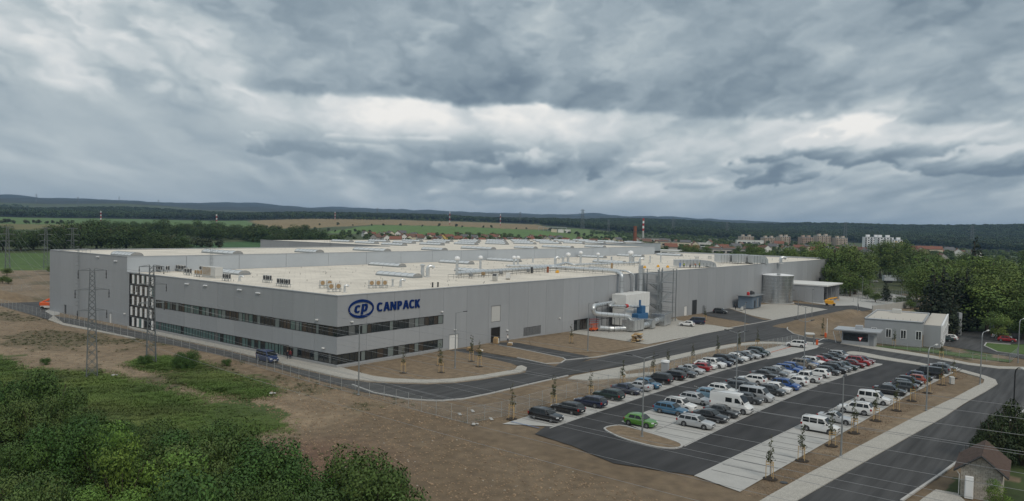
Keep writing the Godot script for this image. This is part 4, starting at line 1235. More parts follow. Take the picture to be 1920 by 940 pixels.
	var posts := [Vector3(45.82,12.06,-17.04), Vector3(60.26,12.06,-15.47), Vector3(80.64,12.06,-18.41), Vector3(102.92,12.06,-17.64), Vector3(116.02,12.06,-18.44), Vector3(103.98,12.06,-8.55)]
	for k in posts.size() - 1:
		for j in 9:
			var p: Vector3 = posts[k].lerp(posts[k + 1], j / 9.0)
			rails.bar(p, p + Vector3(0, 1.1, 0), 0.07)
		for h in [0.55, 1.1]: rails.bar(posts[k] + Vector3(0, h, 0), posts[k + 1] + Vector3(0, h, 0), 0.06)
	solo("roof_railing", rails, M.dark_metal, "dark safety railing in front of the long roof duct", "railing")
	for k in 2:
		var h := thing("intake_hood", ["pale slanted intake hood in front of the roof duct, left one", "pale slanted intake hood in front of the roof duct, right one"][k], "vent hood", [Vector3(50.98,12.06,-7.41), Vector3(56.11,12.06,-7.76)][k], 0.6)
		for s in ([-1, 1] if k == 0 else [1]):
			var q := MB.new()
			q.box(Vector3(-0.5, 0, -0.5), Vector3(0.5, 1.5, 0.5), Transform3D(Basis(Vector3(0, 0, 1), -0.5 * s), Vector3(0.6 * s, 0.1, 0)), 0.04)
			var hd := part("hood", q, M.off_white, h)
			var mouth := MB.new()
			mouth.box(Vector3(-0.45, 1.5, -0.45), Vector3(0.45, 1.52, 0.45), Transform3D(Basis(Vector3(0, 0, 1), -0.5 * s), Vector3(0.6 * s, 0.1, 0)))
			part("mouth", mouth, M.frame_dark, hd)
	var fans := [[Vector3(52.21,12.06,-15.66), 0, "grey roof fan left of the intake hoods"], [Vector3(58.16,12.06,-16.91), 0, "brown roof fan left of the intake hoods"], [Vector3(64.86,12.06,-16.83), 0, "dark roof fan behind the intake hoods"], [Vector3(78.47,12.06,-18.56), 0, "dark fan nearest the tall dark roof cabinet"]]
	for v in fans:
		var t := thing("roof_fan", v[2], "roof fan", v[0], 0.5)
		var b := MB.new()
		b.lathe([Vector2(0.35, 0.5), Vector2(0.5, 0.7), Vector2(0.5, 1.2), Vector2(0.3, 1.25), Vector2(0.001, 1.25)], 12)
		part("drum", b, M.wood if v[2].begins_with("brown") else M.grey_metal, t)
		var l := MB.new()
		for a in 3: l.bar(Vector3(cos(a * 2.1) * 0.4, 0, sin(a * 2.1) * 0.4), Vector3(cos(a * 2.1) * 0.35, 0.6, sin(a * 2.1) * 0.35), 0.07)
		part("stand", l, M.dark_metal, t)
	for v in [[Vector3(80.26,12.06,-18.66), 0, M.dark_metal, "tall dark cabinet in front of the long roof duct"], [Vector3(85.98,12.06,-17.51), 0, M.brick_red, "rusty red cabinet in front of the long roof duct"], [Vector3(121.26,12.06,-18.37), 0, M.wood, "tan cabinet standing against the back roof duct"]]:
		var t := thing("roof_cabinet", v[3], "cabinet", v[0], 0.6)
		var b := MB.new()
		b.box(Vector3(-0.35, 0.1, -0.3), Vector3(0.35, 1.7, 0.3), Transform3D(), 0.03)
		part("casing", b, v[2], t)
		var d := MB.new()
		d.box(Vector3(-0.3, 0.2, 0.3), Vector3(0.3, 1.6, 0.33))
		part("door", d, M.grey_metal, t)
	for v in [[Vector3(88.33,12.06,-15.98), 0, "yellow tarpaulin bundle on the roof in front of the long duct"], [Vector3(134.07,12.06,-13.86), 0, "yellow gas box on the roof left of the stair tower"], [Vector3(144.37,12.06,-14.47), 0, "small yellow box on the roof above the stair tower"], [Vector3(144.38,12.06,-11.03), 0, "yellow box on the roof left of the workers"]]:
		var t := MB.new()
		t.slab(Vector3.ZERO, Vector3(1.5, 0.55, 0.9), 0.5, 0.12)
		t.slab(Vector3(0.1, 0.5, 0), Vector3(0.7, 0.25, 0.5), 0.5, 0.08)
		solo("yellow_box", t, M.yellow, v[2], "box", v[0])
	# the big galvanised air handling group at the far end of the roof
	var boxes := [[Vector3(147.88,12.06,-8.95), Vector3(160.8,12.06,-1.25), 0, 2.5, 3.0, "long galvanised duct with a sloping end behind the workers on the roof", 1], [Vector3(193.06,12.06,-13.65), Vector3(202.8,12.06,-8.32), 0, 3.3, 3.4, "large ribbed galvanised duct, left of the far roof group", 0], [Vector3(195.64,12.06,-8.02), Vector3(202.24,12.06,-4.37), 0, 3.6, 3.0, "tall galvanised plenum in the middle of the far roof group", 1], [Vector3(197.76,12.06,-2.7), Vector3(204.13,12.06,0.86), 0, 3.2, 3.0, "galvanised duct at the right end of the far roof group", 1]]
	for b in boxes:
		var a: Vector3 = b[0]
		var e: Vector3 = b[1]
		var d := (e - a)
		var t := thing("rectangular_duct", b[5], "duct", a, atan2(-d.z, d.x))
		var len := d.length()
		var q := MB.new()
		var prof := PackedVector2Array([Vector2(0, 0.5), Vector2(0, b[3]), Vector2(len * 0.62, b[3]), Vector2(len * 0.85, b[3] * 0.86), Vector2(len * 0.97, b[3] * 0.55), Vector2(len, 0.1), Vector2(len * 0.85, 0.1), Vector2(len * 0.75, 0.5)]) if b[6] else PackedVector2Array([Vector2(0, 0.5), Vector2(0, b[3]), Vector2(len, b[3]), Vector2(len, 0.5)])
		q.prism(prof, 0, b[4], Transform3D(Basis(Vector3.RIGHT, Vector3(0, 0, -1), Vector3(0, 1, 0)), Vector3.ZERO))
		part("duct", q, M.duct, t)
		for k in int(len / 1.3):
			var s := MB.new()
			var x := (k + 0.5) * 1.3
			var top: float = b[3] if not b[6] or x < len * 0.6 else b[3] * 0.6
			s.box(Vector3(x - 0.05, 0.5, 0.0), Vector3(x + 0.05, top, 0.08))
			s.box(Vector3(x - 0.05, 0.0, -0.1), Vector3(x + 0.05, 0.5, 0.0))
			part("stiffener", s, M.steel, t)
	vent("gooseneck duct bending over at the far roof edge", Vector3(216.46,12.06,1.32), 2.4, 0.6, true)
	var far_boxes := [[Vector3(228.23,12.06,-32.93), 0, "pale box on the far roof behind the workers"], [Vector3(216.65,12.06,-33.55), 0, "small pale box beside the hall's back edge"]]
	for v in far_boxes:
		var q := MB.new()
		q.slab(Vector3.ZERO, Vector3(2.6, 1.2, 1.6), 0.4, 0.05)
		q.slab(Vector3(0, 1.2, 0), Vector3(2.8, 0.1, 1.8), 0.4)
		solo("roof_box", q, M.off_white, v[2], "roof unit", v[0])
	# fall-arrest posts scattered over the long roof
	var stubs := MB.new()
	for k in 240:
		var p := Vector3(rng.randf_range(4, 285), y, rng.randf_range(-70, -3))
		stubs.bar(p, p + Vector3(0, 0.35, 0), 0.09)
	var st := solo("roof_anchors", stubs, M.dark_metal, "small dark anchor studs dotted over the cream roof", "roof anchors")
	st.set_meta("kind", "stuff")
	roof_ladder(Vector3(-0.1, 0, -97.2), 15.6, "caged access ladder on the tall left block's wall", 2.4)
	roof_ladder(Vector3(20.5, 12.06, -73.35), 16.2 - 12.06, "short caged ladder up from the low roof to the block behind", 0.0, true)
	roof_ladder(Vector3(119.0, 12.0, -150.0), 3.9, "little far ladder up to the rearmost roof", 0.0, true)
	filter_unit()
	stair_tower()
	tank()
	annex_and_containers()

func roof_ladder(at: Vector3, h: float, label: String, from := 0.0, facing := false) -> void:
	var t := thing("caged_ladder", label, "ladder", at, 0.0 if facing else -PI / 2)
	var m := MB.new()
	for s in [-0.25, 0.25]: m.bar(Vector3(s, 0.2, 0.25), Vector3(s, h + 1.2, 0.25), 0.07)
	part("rail", m, M.pole_steel, t)
	for k in int((h + 1.0) / 0.6):
		var r := MB.new()
		r.bar(Vector3(-0.25, 0.4 + k * 0.6, 0.25), Vector3(0.25, 0.4 + k * 0.6, 0.25), 0.045)
		part("rung", r, M.pole_steel, t)
	for k in range(2 if from > 0 else 1, int((h + 1.2) / 0.9) + 1):
		var arc := []
		for j in 7: arc.append(Vector3(cos(PI * j / 6) * 0.4, k * 0.9 + from * 0.4, 0.28 + sin(PI * j / 6) * 0.75))
		var r := MB.new()
		r.tube(arc, 0.03, -1, 4, false)
		part("hoop", r, M.pole_steel, t)
	var top := MB.new()
	for s in [[-1.2, 0], [1.2, 0], [-1.2, -2.0], [1.2, -2.0]]: top.bar(Vector3(s[0], h, s[1]), Vector3(s[0], h + 1.1, s[1]), 0.06)
	for y in [0.55, 1.1]:
		for s in [-1.2, 1.2]: top.bar(Vector3(s, h + y, 0), Vector3(s, h + y, -2.0), 0.05)
	part("guard_rail", top, M.pole_steel, t)

func filter_unit() -> void:
	var g := site(104.0)
	var t := thing("filter_unit", "white panelled filter block standing on steel legs against the long wall", "filter unit", Vector3(88.4, g, 1.2))
	for k in 8:
		var p := MB.new()
		p.box(Vector3(k * 1.6, 5.2, 0), Vector3(k * 1.6 + 1.55, 8.75 + 0.12 * (k % 2), 4.2), Transform3D(), 0.05)
		part("upper_panel", p, M.white_metal, t)
	for k in 4:
		for j in 2:
			var p := MB.new()
			p.box(Vector3(k * 3.2, 0.9 + j * 2.12, 0.1), Vector3(k * 3.2 + 3.14, 2.96 + j * 2.12, 4.1), Transform3D(), 0.04)
			part("lower_panel", p, M.white_metal, t)
	for q in [[1.9, 1.2], [9.8, 3.0]]:
		var d := MB.new()
		d.box(Vector3(q[0], q[1], 4.1), Vector3(q[0] + 0.7, q[1] + 1.8, 4.2))
		part("hatch", d, M.grey_metal, t)
	for x in [0.3, 4.2, 8.2, 12.4]:
		for z in [0.4, 3.8]:
			var l := MB.new()
			l.box(Vector3(x - 0.12, 0, z - 0.12), Vector3(x + 0.12, 0.95, z + 0.12))
			part("leg", l, M.dark_metal, t)
	# the bent duct that leaves the wall, drops and runs back to the box in front
	duct_run("silver duct looping out from the wall and down to the fan box", bend([Vector3(92.74,5.22,0.4), Vector3(87.79,5.46,2), Vector3(73.14,5.84,5), Vector3(73.22,4.04,5), Vector3(83.0, g + 4.1, 9.8), Vector3(83.0, g + 2.0, 9.8)], 1.3), 0.55, 0)
	duct_run("thin silver duct from the filter block toward the blue fan", bend([Vector3(86.08,5.58,3), Vector3(79.04,5.57,6), Vector3(91.94,4.55,7)], 0.8), 0.3, 0)
	duct_run("low silver duct lying behind the fan box", bend([Vector3(77.5, g + 1.3, 4.5), Vector3(79.0, g + 1.2, 7.0), Vector3(83.0, g + 1.2, 9.5)], 1.0), 0.6, 0)
	duct_run("short thick silver duct between the fan box and the right-hand unit", [Vector3(87.0, g + 1.3, 10.0), Vector3(93.0, g + 1.3, 9.6), Vector3(101.0, g + 1.6, 8.0)], 0.75, 0)
	var joint := MB.new()
	joint.lathe([Vector2(0.36, -0.5), Vector2(0.5, -0.3), Vector2(0.5, 0.3), Vector2(0.36, 0.5)], 12, Transform3D(Basis(Vector3(0, 0, 1), PI / 2), Vector3.ZERO))
	solo("damper", joint, M.red, "red damper on the thin duct before the filter block", "damper", Vector3(86.55,5.03,6.6))
	var b := thing("fan_box", "large galvanised fan box at the front of the duct work", "fan box", Vector3(84.5, site(84.5), 9.7), 0.0)
	var m := MB.new()
	m.box(Vector3(-2.8, 0.25, -1.6), Vector3(2.8, 3.0, 1.6), Transform3D(), 0.05)
	part("casing", m, M.steel, b)
	for k in 3:
		var d := MB.new()
		d.box(Vector3(-2.3 + k * 1.6, 0.45, 1.6), Vector3(-0.85 + k * 1.6, 2.8, 1.66), Transform3D(), 0.02)
		part("access_panel", d, M.duct, b)
	var sk := MB.new()
	sk.box(Vector3(-2.4, 0, -1.5), Vector3(2.4, 0.25, 1.5))
	part("skid", sk, M.dark_metal, b)
	var f := thing("blue_fan", "bright blue fan unit raised in front of the white filter block", "fan", Vector3(92.6, g, 7.2), 0.0)
	var c := MB.new()
	c.box(Vector3(-2.6, 1.9, -1.0), Vector3(2.6, 4.0, 1.0), Transform3D(), 0.1)
	c.box(Vector3(-0.5, 4.0, -0.8), Vector3(1.4, 5.9, 0.8), Transform3D(), 0.08)
	c.box(Vector3(-0.4, 5.9, -0.2), Vector3(0.0, 7.4, 0.2))
	part("housing", c, M.blue, f)
	for s in [-1.9, 1.9]:
		for z in [-0.8, 0.8]:
			var l := MB.new()
			l.box(Vector3(s - 0.1, 0, z - 0.1), Vector3(s + 0.1, 1.9, z + 0.1))
			part("leg", l, M.dark_metal, f)
	for q in [[93.0, 9.7, 2.6, 2.4, 2.5, "galvanised box left of the stair tower's foot"], [103.0, 7.6, 5.6, 4.4, 3.3, "large pale steel cabinet at the foot of the stair tower"]]:
		var u := thing("duct_box", q[5], "duct box", Vector3(q[0], site(q[0]), q[1]), 0.15)
		var k := MB.new()
		k.box(Vector3(-q[2] / 2, 0.15, -q[3] / 2), Vector3(q[2] / 2, q[4], q[3] / 2), Transform3D(), 0.05)
		part("casing", k, M.steel, u)
		for j in 2:
			var d := MB.new()
			d.box(Vector3(-q[2] / 2 + 0.2 + j * q[2] / 2, 0.35, q[3] / 2), Vector3(-0.15 + j * q[2] / 2, q[4] - 0.25, q[3] / 2 + 0.05))
			part("door", d, M.duct, u)
	var steel := MB.new()
	for x in [76.5, 79.0, 81.5, 84.0]:
		steel.bar(Vector3(x, site(x), 4.0), Vector3(x, site(x) + 6.6, 4.0), 0.16)
		steel.bar(Vector3(x, site(x), 7.6), Vector3(x, site(x) + 3.4, 7.6), 0.14)
		steel.bar(Vector3(x, site(x) + 3.3, 4.0), Vector3(x, site(x) + 3.3, 7.6), 0.12)
	for h in [3.3, 6.5]: steel.bar(Vector3(76.5, g + h, 4.0), Vector3(84.0, g + h, 4.0), 0.14)
	solo("pipe_rack", steel, M.dark_metal, "dark steel frame carrying the looping duct beside the filter block", "pipe rack")

func stair_tower() -> void:
	var g := site(120.0)
	var t := thing("stair_tower", "galvanised open escape stair tower zigzagging up the long wall", "stair tower", Vector3(105.3, g, 1.0))
	var w := 11.2
	var dp := 4.6
	var top := 12.3 - g
	for x in [0.0, 2.0, w - 2.0, w]:
		for z in [0.2, dp]:
			var p := MB.new()
			p.box(Vector3(x - 0.09, 0, z - 0.09), Vector3(x + 0.09, top + 1.2, z + 0.09))
			part("post", p, M.pole_steel, t)
	var floors := 5
	for k in floors + 1:
		var y := top * k / floors
		if k > 0:
			for x in ([[0.0, 2.0], [w - 2.0, w]]):
				var l := MB.new()
				l.box(Vector3(x[0], y - 0.1, 0.2), Vector3(x[1], y, dp))
				part("landing", l, M.pole_steel, t)
		for h in [0.55, 1.1]:
			var r := MB.new()
			r.bar(Vector3(0, y + h, dp), Vector3(w if k == floors else 2.0, y + h, dp), 0.06)
			r.bar(Vector3(w - 2.0, y + h, dp), Vector3(w, y + h, dp), 0.06)
			r.bar(Vector3(0, y + h, 0.2), Vector3(0, y + h, dp), 0.06)
			r.bar(Vector3(w, y + h, 0.2), Vector3(w, y + h, dp), 0.06)
			part("rail", r, M.pole_steel, t)
		if k < floors:
			var y1 := top * (k + 1) / floors
			var a := Vector3(2.0 if k % 2 == 0 else w - 2.0, y, 0)
			var b := Vector3(w - 2.0 if k % 2 == 0 else 2.0, y1, 0)
			var z0 := dp - 1.3 if k % 2 == 0 else 0.6
			for z in [z0, z0 + 1.1]:
				var s := MB.new()
				s.tube([a + Vector3(0, 0, z), b + Vector3(0, 0, z)], 0.14, -1, 4)
				s.bar(a + Vector3(0, 1.05, z), b + Vector3(0, 1.05, z), 0.06)
				s.bar(a + Vector3(0, 0.55, z), b + Vector3(0, 0.55, z), 0.05)
				part("stringer", s, M.pole_steel, t)
			for j in 12:
				var q := a.lerp(b, (j + 0.5) / 12.0)
				var s := MB.new()
				s.box(q + Vector3(-0.14, -0.02, z0), q + Vector3(0.14, 0.02, z0 + 1.1))
				part("tread", s, M.pole_steel, t)

func tank() -> void:
	var c: Vector3 = Vector3(202.36,-2.1,6.33) + Vector3(2.2, 0, -2.2)
	var r := 5.9
	var t := thing("water_tank", "large round galvanised water tank standing before the long wall", "tank", Vector3(c.x, -2.1, c.z))
	var base := MB.new()
	base.lathe([Vector2(r + 0.5, 0), Vector2(r + 0.5, 0.2), Vector2(0.001, 0.2)], 40)
	part("foundation", base, M.kerb_stone, t)
	for k in 8:
		for j in 12:
			var m := MB.new()
			var y := 0.2 + k * 1.27
			for i in 4:
				var a0 := TAU * (j + i / 4.0) / 12 + (0.26 if k % 2 else 0.0)
				var a1 := TAU * (j + (i + 1) / 4.0) / 12 + (0.26 if k % 2 else 0.0)
				var rr := r + (0.025 if (j + k) % 2 else 0.0)
				var n0 := Vector3(cos(a0), 0, sin(a0))
				var n1 := Vector3(cos(a1), 0, sin(a1))
				m.tris(n0 * rr + Vector3(0, y, 0), n0 * rr + Vector3(0, y + 1.26, 0), n1 * rr + Vector3(0, y + 1.26, 0), n0, n0, n1)
				m.tris(n0 * rr + Vector3(0, y, 0), n1 * rr + Vector3(0, y + 1.26, 0), n1 * rr + Vector3(0, y, 0), n0, n1, n1)
			part("steel_plate", m, M.steel, t)
	var roof := MB.new()
	roof.lathe([Vector2(r + 0.12, 10.3), Vector2(r + 0.12, 10.42), Vector2(r * 0.5, 10.75), Vector2(0.001, 10.95)], 40)
	roof.lathe([Vector2(r - 0.1, 0.3), Vector2(r - 0.1, 10.35)], 40)
	part("roof", roof, M.fin_white, t)
	var l := MB.new()
	var d := Vector3(EYE.x - c.x, 0, EYE.z - c.z).normalized().rotated(Vector3.UP, 0.1)
	var s := d.cross(Vector3.UP)
	for e in [-0.25, 0.25]: l.bar(d * (r + 0.2) + s * e + Vector3(0, 0.4, 0), d * (r + 0.2) + s * e + Vector3(0, 11.3, 0), 0.07)
	for k in 24: l.bar(d * (r + 0.2) - s * 0.25 + Vector3(0, 0.6 + k * 0.44, 0), d * (r + 0.2) + s * 0.25 + Vector3(0, 0.6 + k * 0.44, 0), 0.04)
	part("ladder", l, M.pole_steel, t)
	var h := MB.new()
	h.slab(d * (r - 1.0) + Vector3(0, 10.5, 0), Vector3(1.2, 0.7, 1.2), 0.4, 0.05)
	part("hatch", h, M.duct, t)

func annex_and_containers() -> void:
	var t := thing("loading_annex", "small grey flat-roofed annex with an open dark bay beyond the tank", "annex", Vector3(218.0, -2.1, 17.4), 0.0)
	var w := 21.0
	var dp := 17.4
	var m := MB.new()
	m.box(Vector3(0, 0, -dp), Vector3(0.25, 6.2, 0))
	m.box(Vector3(0.25, 0, -dp), Vector3(w, 6.2, -dp + 0.25))
	m.box(Vector3(w - 0.25, 0, -dp + 0.25), Vector3(w, 6.2, 0))
	part("wall", m, M.cladding_1, t)
	for k in 5:
		var p := MB.new()
		p.box(Vector3(-0.1, 0.1, -dp + k * 3.48), Vector3(-0.003, 6.1, -dp + 3.44 + k * 3.48))
		part("wall_panel", p, M["cladding_%d" % (k % 4)], t)
	var r := MB.new()
	r.box(Vector3(-0.3, 6.2, -dp), Vector3(w + 0.5, 6.65, 1.2))
	part("roof", r, M.roof_pale, t)
	var inner := MB.new()
	inner.box(Vector3(0.3, 0.02, -9.0), Vector3(w - 0.3, 6.0, -8.8))
	part("back_wall", inner, M.joint, t)
	for x in [5.0, 10.5, 16.0]:
		var c := MB.new()
		c.box(Vector3(x - 0.15, 0, -0.3), Vector3(x + 0.15, 6.2, 0))
		part("column", c, M.grey_metal, t)
	for k in 3:
		var q := MB.new()
		q.box(Vector3(1.5 + k * 6, 0.02, -6.0), Vector3(5.0 + k * 6, 2.4, -3.2), Transform3D(), 0.05)
		part("machine", q, [M.blue, M.off_white, M.dark_metal][k], t)
	# blue-grey pump container with a railed platform on its roof
	var c := thing("pump_container", "blue-grey equipment container with a railed roof platform beside the tank", "container", Vector3(176.44,-2.1,5.34), 0.05)
	var b := MB.new()
	b.box(Vector3(-4.6, 0.2, -3.4), Vector3(4.6, 4.4, 1.6), Transform3D(), 0.06)
	part("body", b, mat("container_blue", 0.16, 0.21, 0.27, 0.5, 0.1), c)
	for k in 12:
		var q := MB.new()
		q.box(Vector3(-4.5 + k * 0.78, 0.4, 1.6), Vector3(-4.05 + k * 0.78, 4.2, 1.7))
		part("rib", q, M.container_blue, c)
	for k in 3:
		var q := MB.new()
		q.box(Vector3(-3.0 + k * 2.8, 0.5, 1.7), Vector3(-1.9 + k * 2.8, 2.9 if k == 0 else 3.6, 1.78))
		part("door", q, [M.frame_dark, M.grey_metal, M.frame_dark][k], c)
	var pf := MB.new()
	pf.box(Vector3(-5.4, 4.4, -3.6), Vector3(7.2, 4.55, 2.2))
	part("platform", pf, M.pole_steel, c)
	for k in 10:
		var q := MB.new()
		q.bar(Vector3(-5.3 + k * 1.38, 4.55, 2.15), Vector3(-5.3 + k * 1.38, 5.6, 2.15), 0.07)
		part("rail_post", q, M.pole_steel, c)
	var rl := MB.new()
	for h in [5.05, 5.6]: rl.bar(Vector3(-5.3, h, 2.15), Vector3(7.1, h, 2.15), 0.06)
	part("rail", rl, M.pole_steel, c)
	for q in [[-2.0, M.red, 0.9], [1.5, M.dark_metal, 1.1], [3.5, M.dark_metal, 0.7]]:
		var k := MB.new()
		k.lathe([Vector2(0.5, 4.55), Vector2(0.5, 4.55 + q[2]), Vector2(0.2, 4.8 + q[2]), Vector2(0.001, 4.8 + q[2])], 12, Transform3D(Basis(), Vector3(q[0], 0, -0.8)))
		part("roof_fan", k, q[1], c)

# ---------------------------------------------------------------- vehicles
# length, width, height, then along the length from the nose: windscreen foot, windscreen head, roof end, rear window foot; belt, bonnet and tail heights; front axle, wheelbase, wheel radius, narrowing of the roof, side panes
const SHAPES := {
	"hatchback": [4.1, 1.74, 1.48, 1.05, 1.8, 3.45, 3.98, 0.93, 0.92, 0.96, 0.82, 2.5, 0.31, 0.78, [[1.5, 2.42], [2.5, 3.2]]],
	"estate": [4.68, 1.8, 1.49, 1.25, 2.0, 4.05, 4.6, 0.94, 0.92, 0.98, 0.92, 2.65, 0.32, 0.78, [[1.7, 2.6], [2.68, 3.45], [3.53, 4.15]]],
	"saloon": [4.66, 1.8, 1.45, 1.3, 2.1, 3.25, 4.0, 0.94, 0.9, 1.0, 0.9, 2.68, 0.32, 0.76, [[1.75, 2.65], [2.73, 3.4]]],
	"coupe": [4.5, 1.78, 1.38, 1.5, 2.25, 3.0, 3.85, 0.9, 0.86, 0.98, 0.8, 2.72, 0.32, 0.74, [[1.9, 3.2]]],
	"suv": [4.5, 1.84, 1.68, 1.15, 1.8, 3.95, 4.42, 1.05, 1.03, 1.1, 0.9, 2.65, 0.35, 0.8, [[1.55, 2.45], [2.53, 3.35], [3.43, 3.95]]],
	"people carrier": [4.4, 1.8, 1.63, 0.95, 1.75, 3.85, 4.32, 1.0, 0.95, 1.04, 0.85, 2.7, 0.32, 0.8, [[1.5, 2.45], [2.53, 3.35], [3.43, 3.95]]],
	"compact van": [4.38, 1.8, 1.84, 1.0, 1.62, 4.2, 4.36, 1.1, 1.0, 1.14, 0.85, 2.75, 0.32, 0.86, [[1.4, 2.25], [2.4, 3.25], [3.35, 4.1]]],
	"minibus": [4.95, 1.9, 1.96, 0.75, 1.5, 4.75, 4.93, 1.16, 1.02, 1.2, 0.85, 3.0, 0.34, 0.86, [[1.2, 2.05], [2.2, 3.3], [3.4, 4.7]]],
	"panel van": [5.7, 2.06, 2.55, 0.75, 1.6, 5.6, 5.68, 1.35, 1.1, 1.4, 0.9, 3.7, 0.36, 0.9, [[1.35, 2.1], [2.5, 3.4]]],
	"pickup": [5.2, 1.86, 1.76, 1.35, 1.95, 3.35, 3.6, 1.08, 1.06, 1.06, 0.95, 3.15, 0.38, 0.82, [[1.75, 2.55], [2.63, 3.3]]],
}
var built_cars := {}

func paint(called: String) -> StandardMaterial3D:
	var key := "paint_" + called
	if M.has(key): return M[key]
	var c: Array = {"black": [0.010, 0.010, 0.012], "dark grey": [0.045, 0.05, 0.055], "grey": [0.13, 0.14, 0.15], "silver": [0.46, 0.47, 0.48], "white": [0.72, 0.72, 0.71], "navy": [0.010, 0.016, 0.045], "dark blue": [0.012, 0.035, 0.13], "dark green": [0.010, 0.028, 0.022],
		"blue": [0.02, 0.085, 0.30], "mid blue": [0.045, 0.14, 0.24], "light blue": [0.16, 0.27, 0.36], "red": [0.32, 0.014, 0.016], "dark red": [0.13, 0.012, 0.014], "orange red": [0.30, 0.06, 0.03], "bright green": [0.095, 0.265, 0.04], "taupe": [0.24, 0.205, 0.165]}[called]
	var m := mat(key, c[0], c[1], c[2], 0.32, 0.0 if called == "white" else 0.25)
	m.clearcoat_enabled = true
	m.clearcoat = 0.9
	m.clearcoat_roughness = 0.06
	return m

func car(shape: String) -> Node3D:
	var q: Array = SHAPES[shape]
	var L: float = q[0]
	var w: float = q[1] / 2
	var H: float = q[2]
	var ws: float = q[3]
	var wt: float = q[4]
	var rt: float = q[5]
	var rb: float = q[6]
	var belt: float = q[7]
	var hood: float = q[8]
	var tail: float = q[9]
	var wr: float = w * q[13]
	var wb := w * 0.955
	var o := thing(shape.replace(" ", "_") if shape in ["panel van", "compact van", "minibus", "pickup"] else "parked_car", "", "car")
	var Z := func(s: float) -> float: return L / 2 - s
	var b := MB.new()
	var rings := []
	for k in [[0.0, 0.74, hood * 0.60, 0.34], [0.07, 0.86, hood * 0.78, 0.25], [0.3, 0.94, hood * 0.90, 0.2], [ws * 0.65, 0.985, hood * 0.99, 0.2], [ws + 0.1, 1.0, belt, 0.2], [(wt + rt) / 2, 1.0, belt, 0.2], [minf(rb, L - 0.3), 0.995, tail, 0.2], [L - 0.16, 0.95, tail * 0.99, 0.25], [L - 0.04, 0.9, tail * 0.9, 0.3], [L, 0.82, tail * 0.74, 0.38]]:
		var a: float = w * k[1]
		var yt: float = k[2]
		var yb: float = k[3]
		var z: float = Z.call(k[0])
		var ring := []
		for p in [[-0.88, yb], [-0.97, yb + 0.08], [-1.0, lerpf(yb, yt, 0.5)], [-0.975, yt - 0.1], [-0.9, yt - 0.015], [-0.5, yt + 0.012], [0.0, yt + 0.02], [0.5, yt + 0.012], [0.9, yt - 0.015], [0.975, yt - 0.1], [1.0, lerpf(yb, yt, 0.5)], [0.97, yb + 0.08], [0.88, yb], [-0.88, yb]]:
			ring.append(Vector3(p[0] * a, p[1], z))
		rings.append(ring)
	b.loft(rings)
	rings = []
	for k in [[ws, belt - 0.02], [wt, H - 0.03], [(wt + rt) / 2, H], [rt, H - 0.035], [rb, tail - 0.02]]:
		var h := clampf((k[1] - belt) / (H - belt), 0, 1)
		var top := lerpf(wb, wr, h)
		var ring := []
		var z: float = Z.call(k[0])
		for p in [[-wb, belt - 0.05], [-lerpf(wb, top, 0.5), lerpf(belt - 0.05, k[1] - 0.06, 0.5)], [-top, k[1] - 0.06], [-top * 0.9, k[1] - 0.008], [0.0, k[1] + 0.012], [top * 0.9, k[1] - 0.008], [top, k[1] - 0.06], [lerpf(wb, top, 0.5), lerpf(belt - 0.05, k[1] - 0.06, 0.5)], [wb, belt - 0.05]]:
			ring.append(Vector3(p[0], p[1], z))
		rings.append(ring)
	b.loft(rings)
	part("body", b, paint("black"), o)
	# glass
	var g := MB.new()
	var n := Vector3(0, wt - ws, H - belt).normalized() * 0.02
	var f := func(s: float, y: float, x: float) -> Vector3: return Vector3(x, y, Z.call(s))
	var y0 := lerpf(belt, H, 0.12)
	var y1 := lerpf(belt, H, 0.88)
	g.quad_out(f.call(lerpf(ws, wt, 0.1), y0, -wb * 0.9) + n, f.call(lerpf(ws, wt, 0.88), y1, -wr * 0.92) + n, f.call(lerpf(ws, wt, 0.88), y1, wr * 0.92) + n, f.call(lerpf(ws, wt, 0.1), y0, wb * 0.9) + n, n)
	part("windscreen", g, M.glass_car, o)
	g = MB.new()
	n = Vector3(0, rb - rt, -(H - tail)).normalized() * 0.02
	g.quad_out(f.call(lerpf(rb, rt, 0.12), lerpf(tail, H, 0.1), -wb * 0.86) + n, f.call(lerpf(rb, rt, 0.86), lerpf(tail, H, 0.85), -wr * 0.9) + n, f.call(lerpf(rb, rt, 0.86), lerpf(tail, H, 0.85), wr * 0.9) + n, f.call(lerpf(rb, rt, 0.12), lerpf(tail, H, 0.1), wb * 0.86) + n, n)
	part("rear_window", g, M.glass_car, o)
	var lo := belt + 0.05
	var hi := H - 0.13
	if shape == "panel van": hi = 2.0
	for side in [-1, 1]:
		var X := func(y: float) -> float: return side * (lerpf(wb, wr, clampf((y - belt + 0.05) / (H - 0.06 - belt + 0.05), 0, 1)) + 0.012)
		for k in q[14].size():
			var a: float = q[14][k][0]
			var e: float = q[14][k][1]
			if shape == "panel van" and side == 1 and k == 1: continue
			var ta := a
			var te := e
			if k == 0: ta = maxf(a, wt + 0.12); a = minf(a, lerpf(ws, wt, 0.25) + 0.16)
			if k == q[14].size() - 1 and shape != "panel van" and shape != "minibus" and shape != "compact van":
				te = minf(e, rt + (rb - rt) * 0.12); e = minf(e + 0.16, lerpf(rb, rt, 0.2))
			g = MB.new()
			g.quad_out(f.call(a, lo, X.call(lo)), f.call(ta, hi, X.call(hi)), f.call(te, hi, X.call(hi)), f.call(e, lo, X.call(lo)), Vector3(side, 0.3, 0))
			part("side_window", g, M.glass_car, o)
	# wheels in dark arches
	var r: float = q[12]
	var ty := MB.new()
	ty.lathe([Vector2(r * 0.66, -0.09), Vector2(r * 0.95, -0.1), Vector2(r, -0.07), Vector2(r, 0.07), Vector2(r * 0.95, 0.1), Vector2(r * 0.66, 0.09), Vector2(0.001, 0.06)], 16)
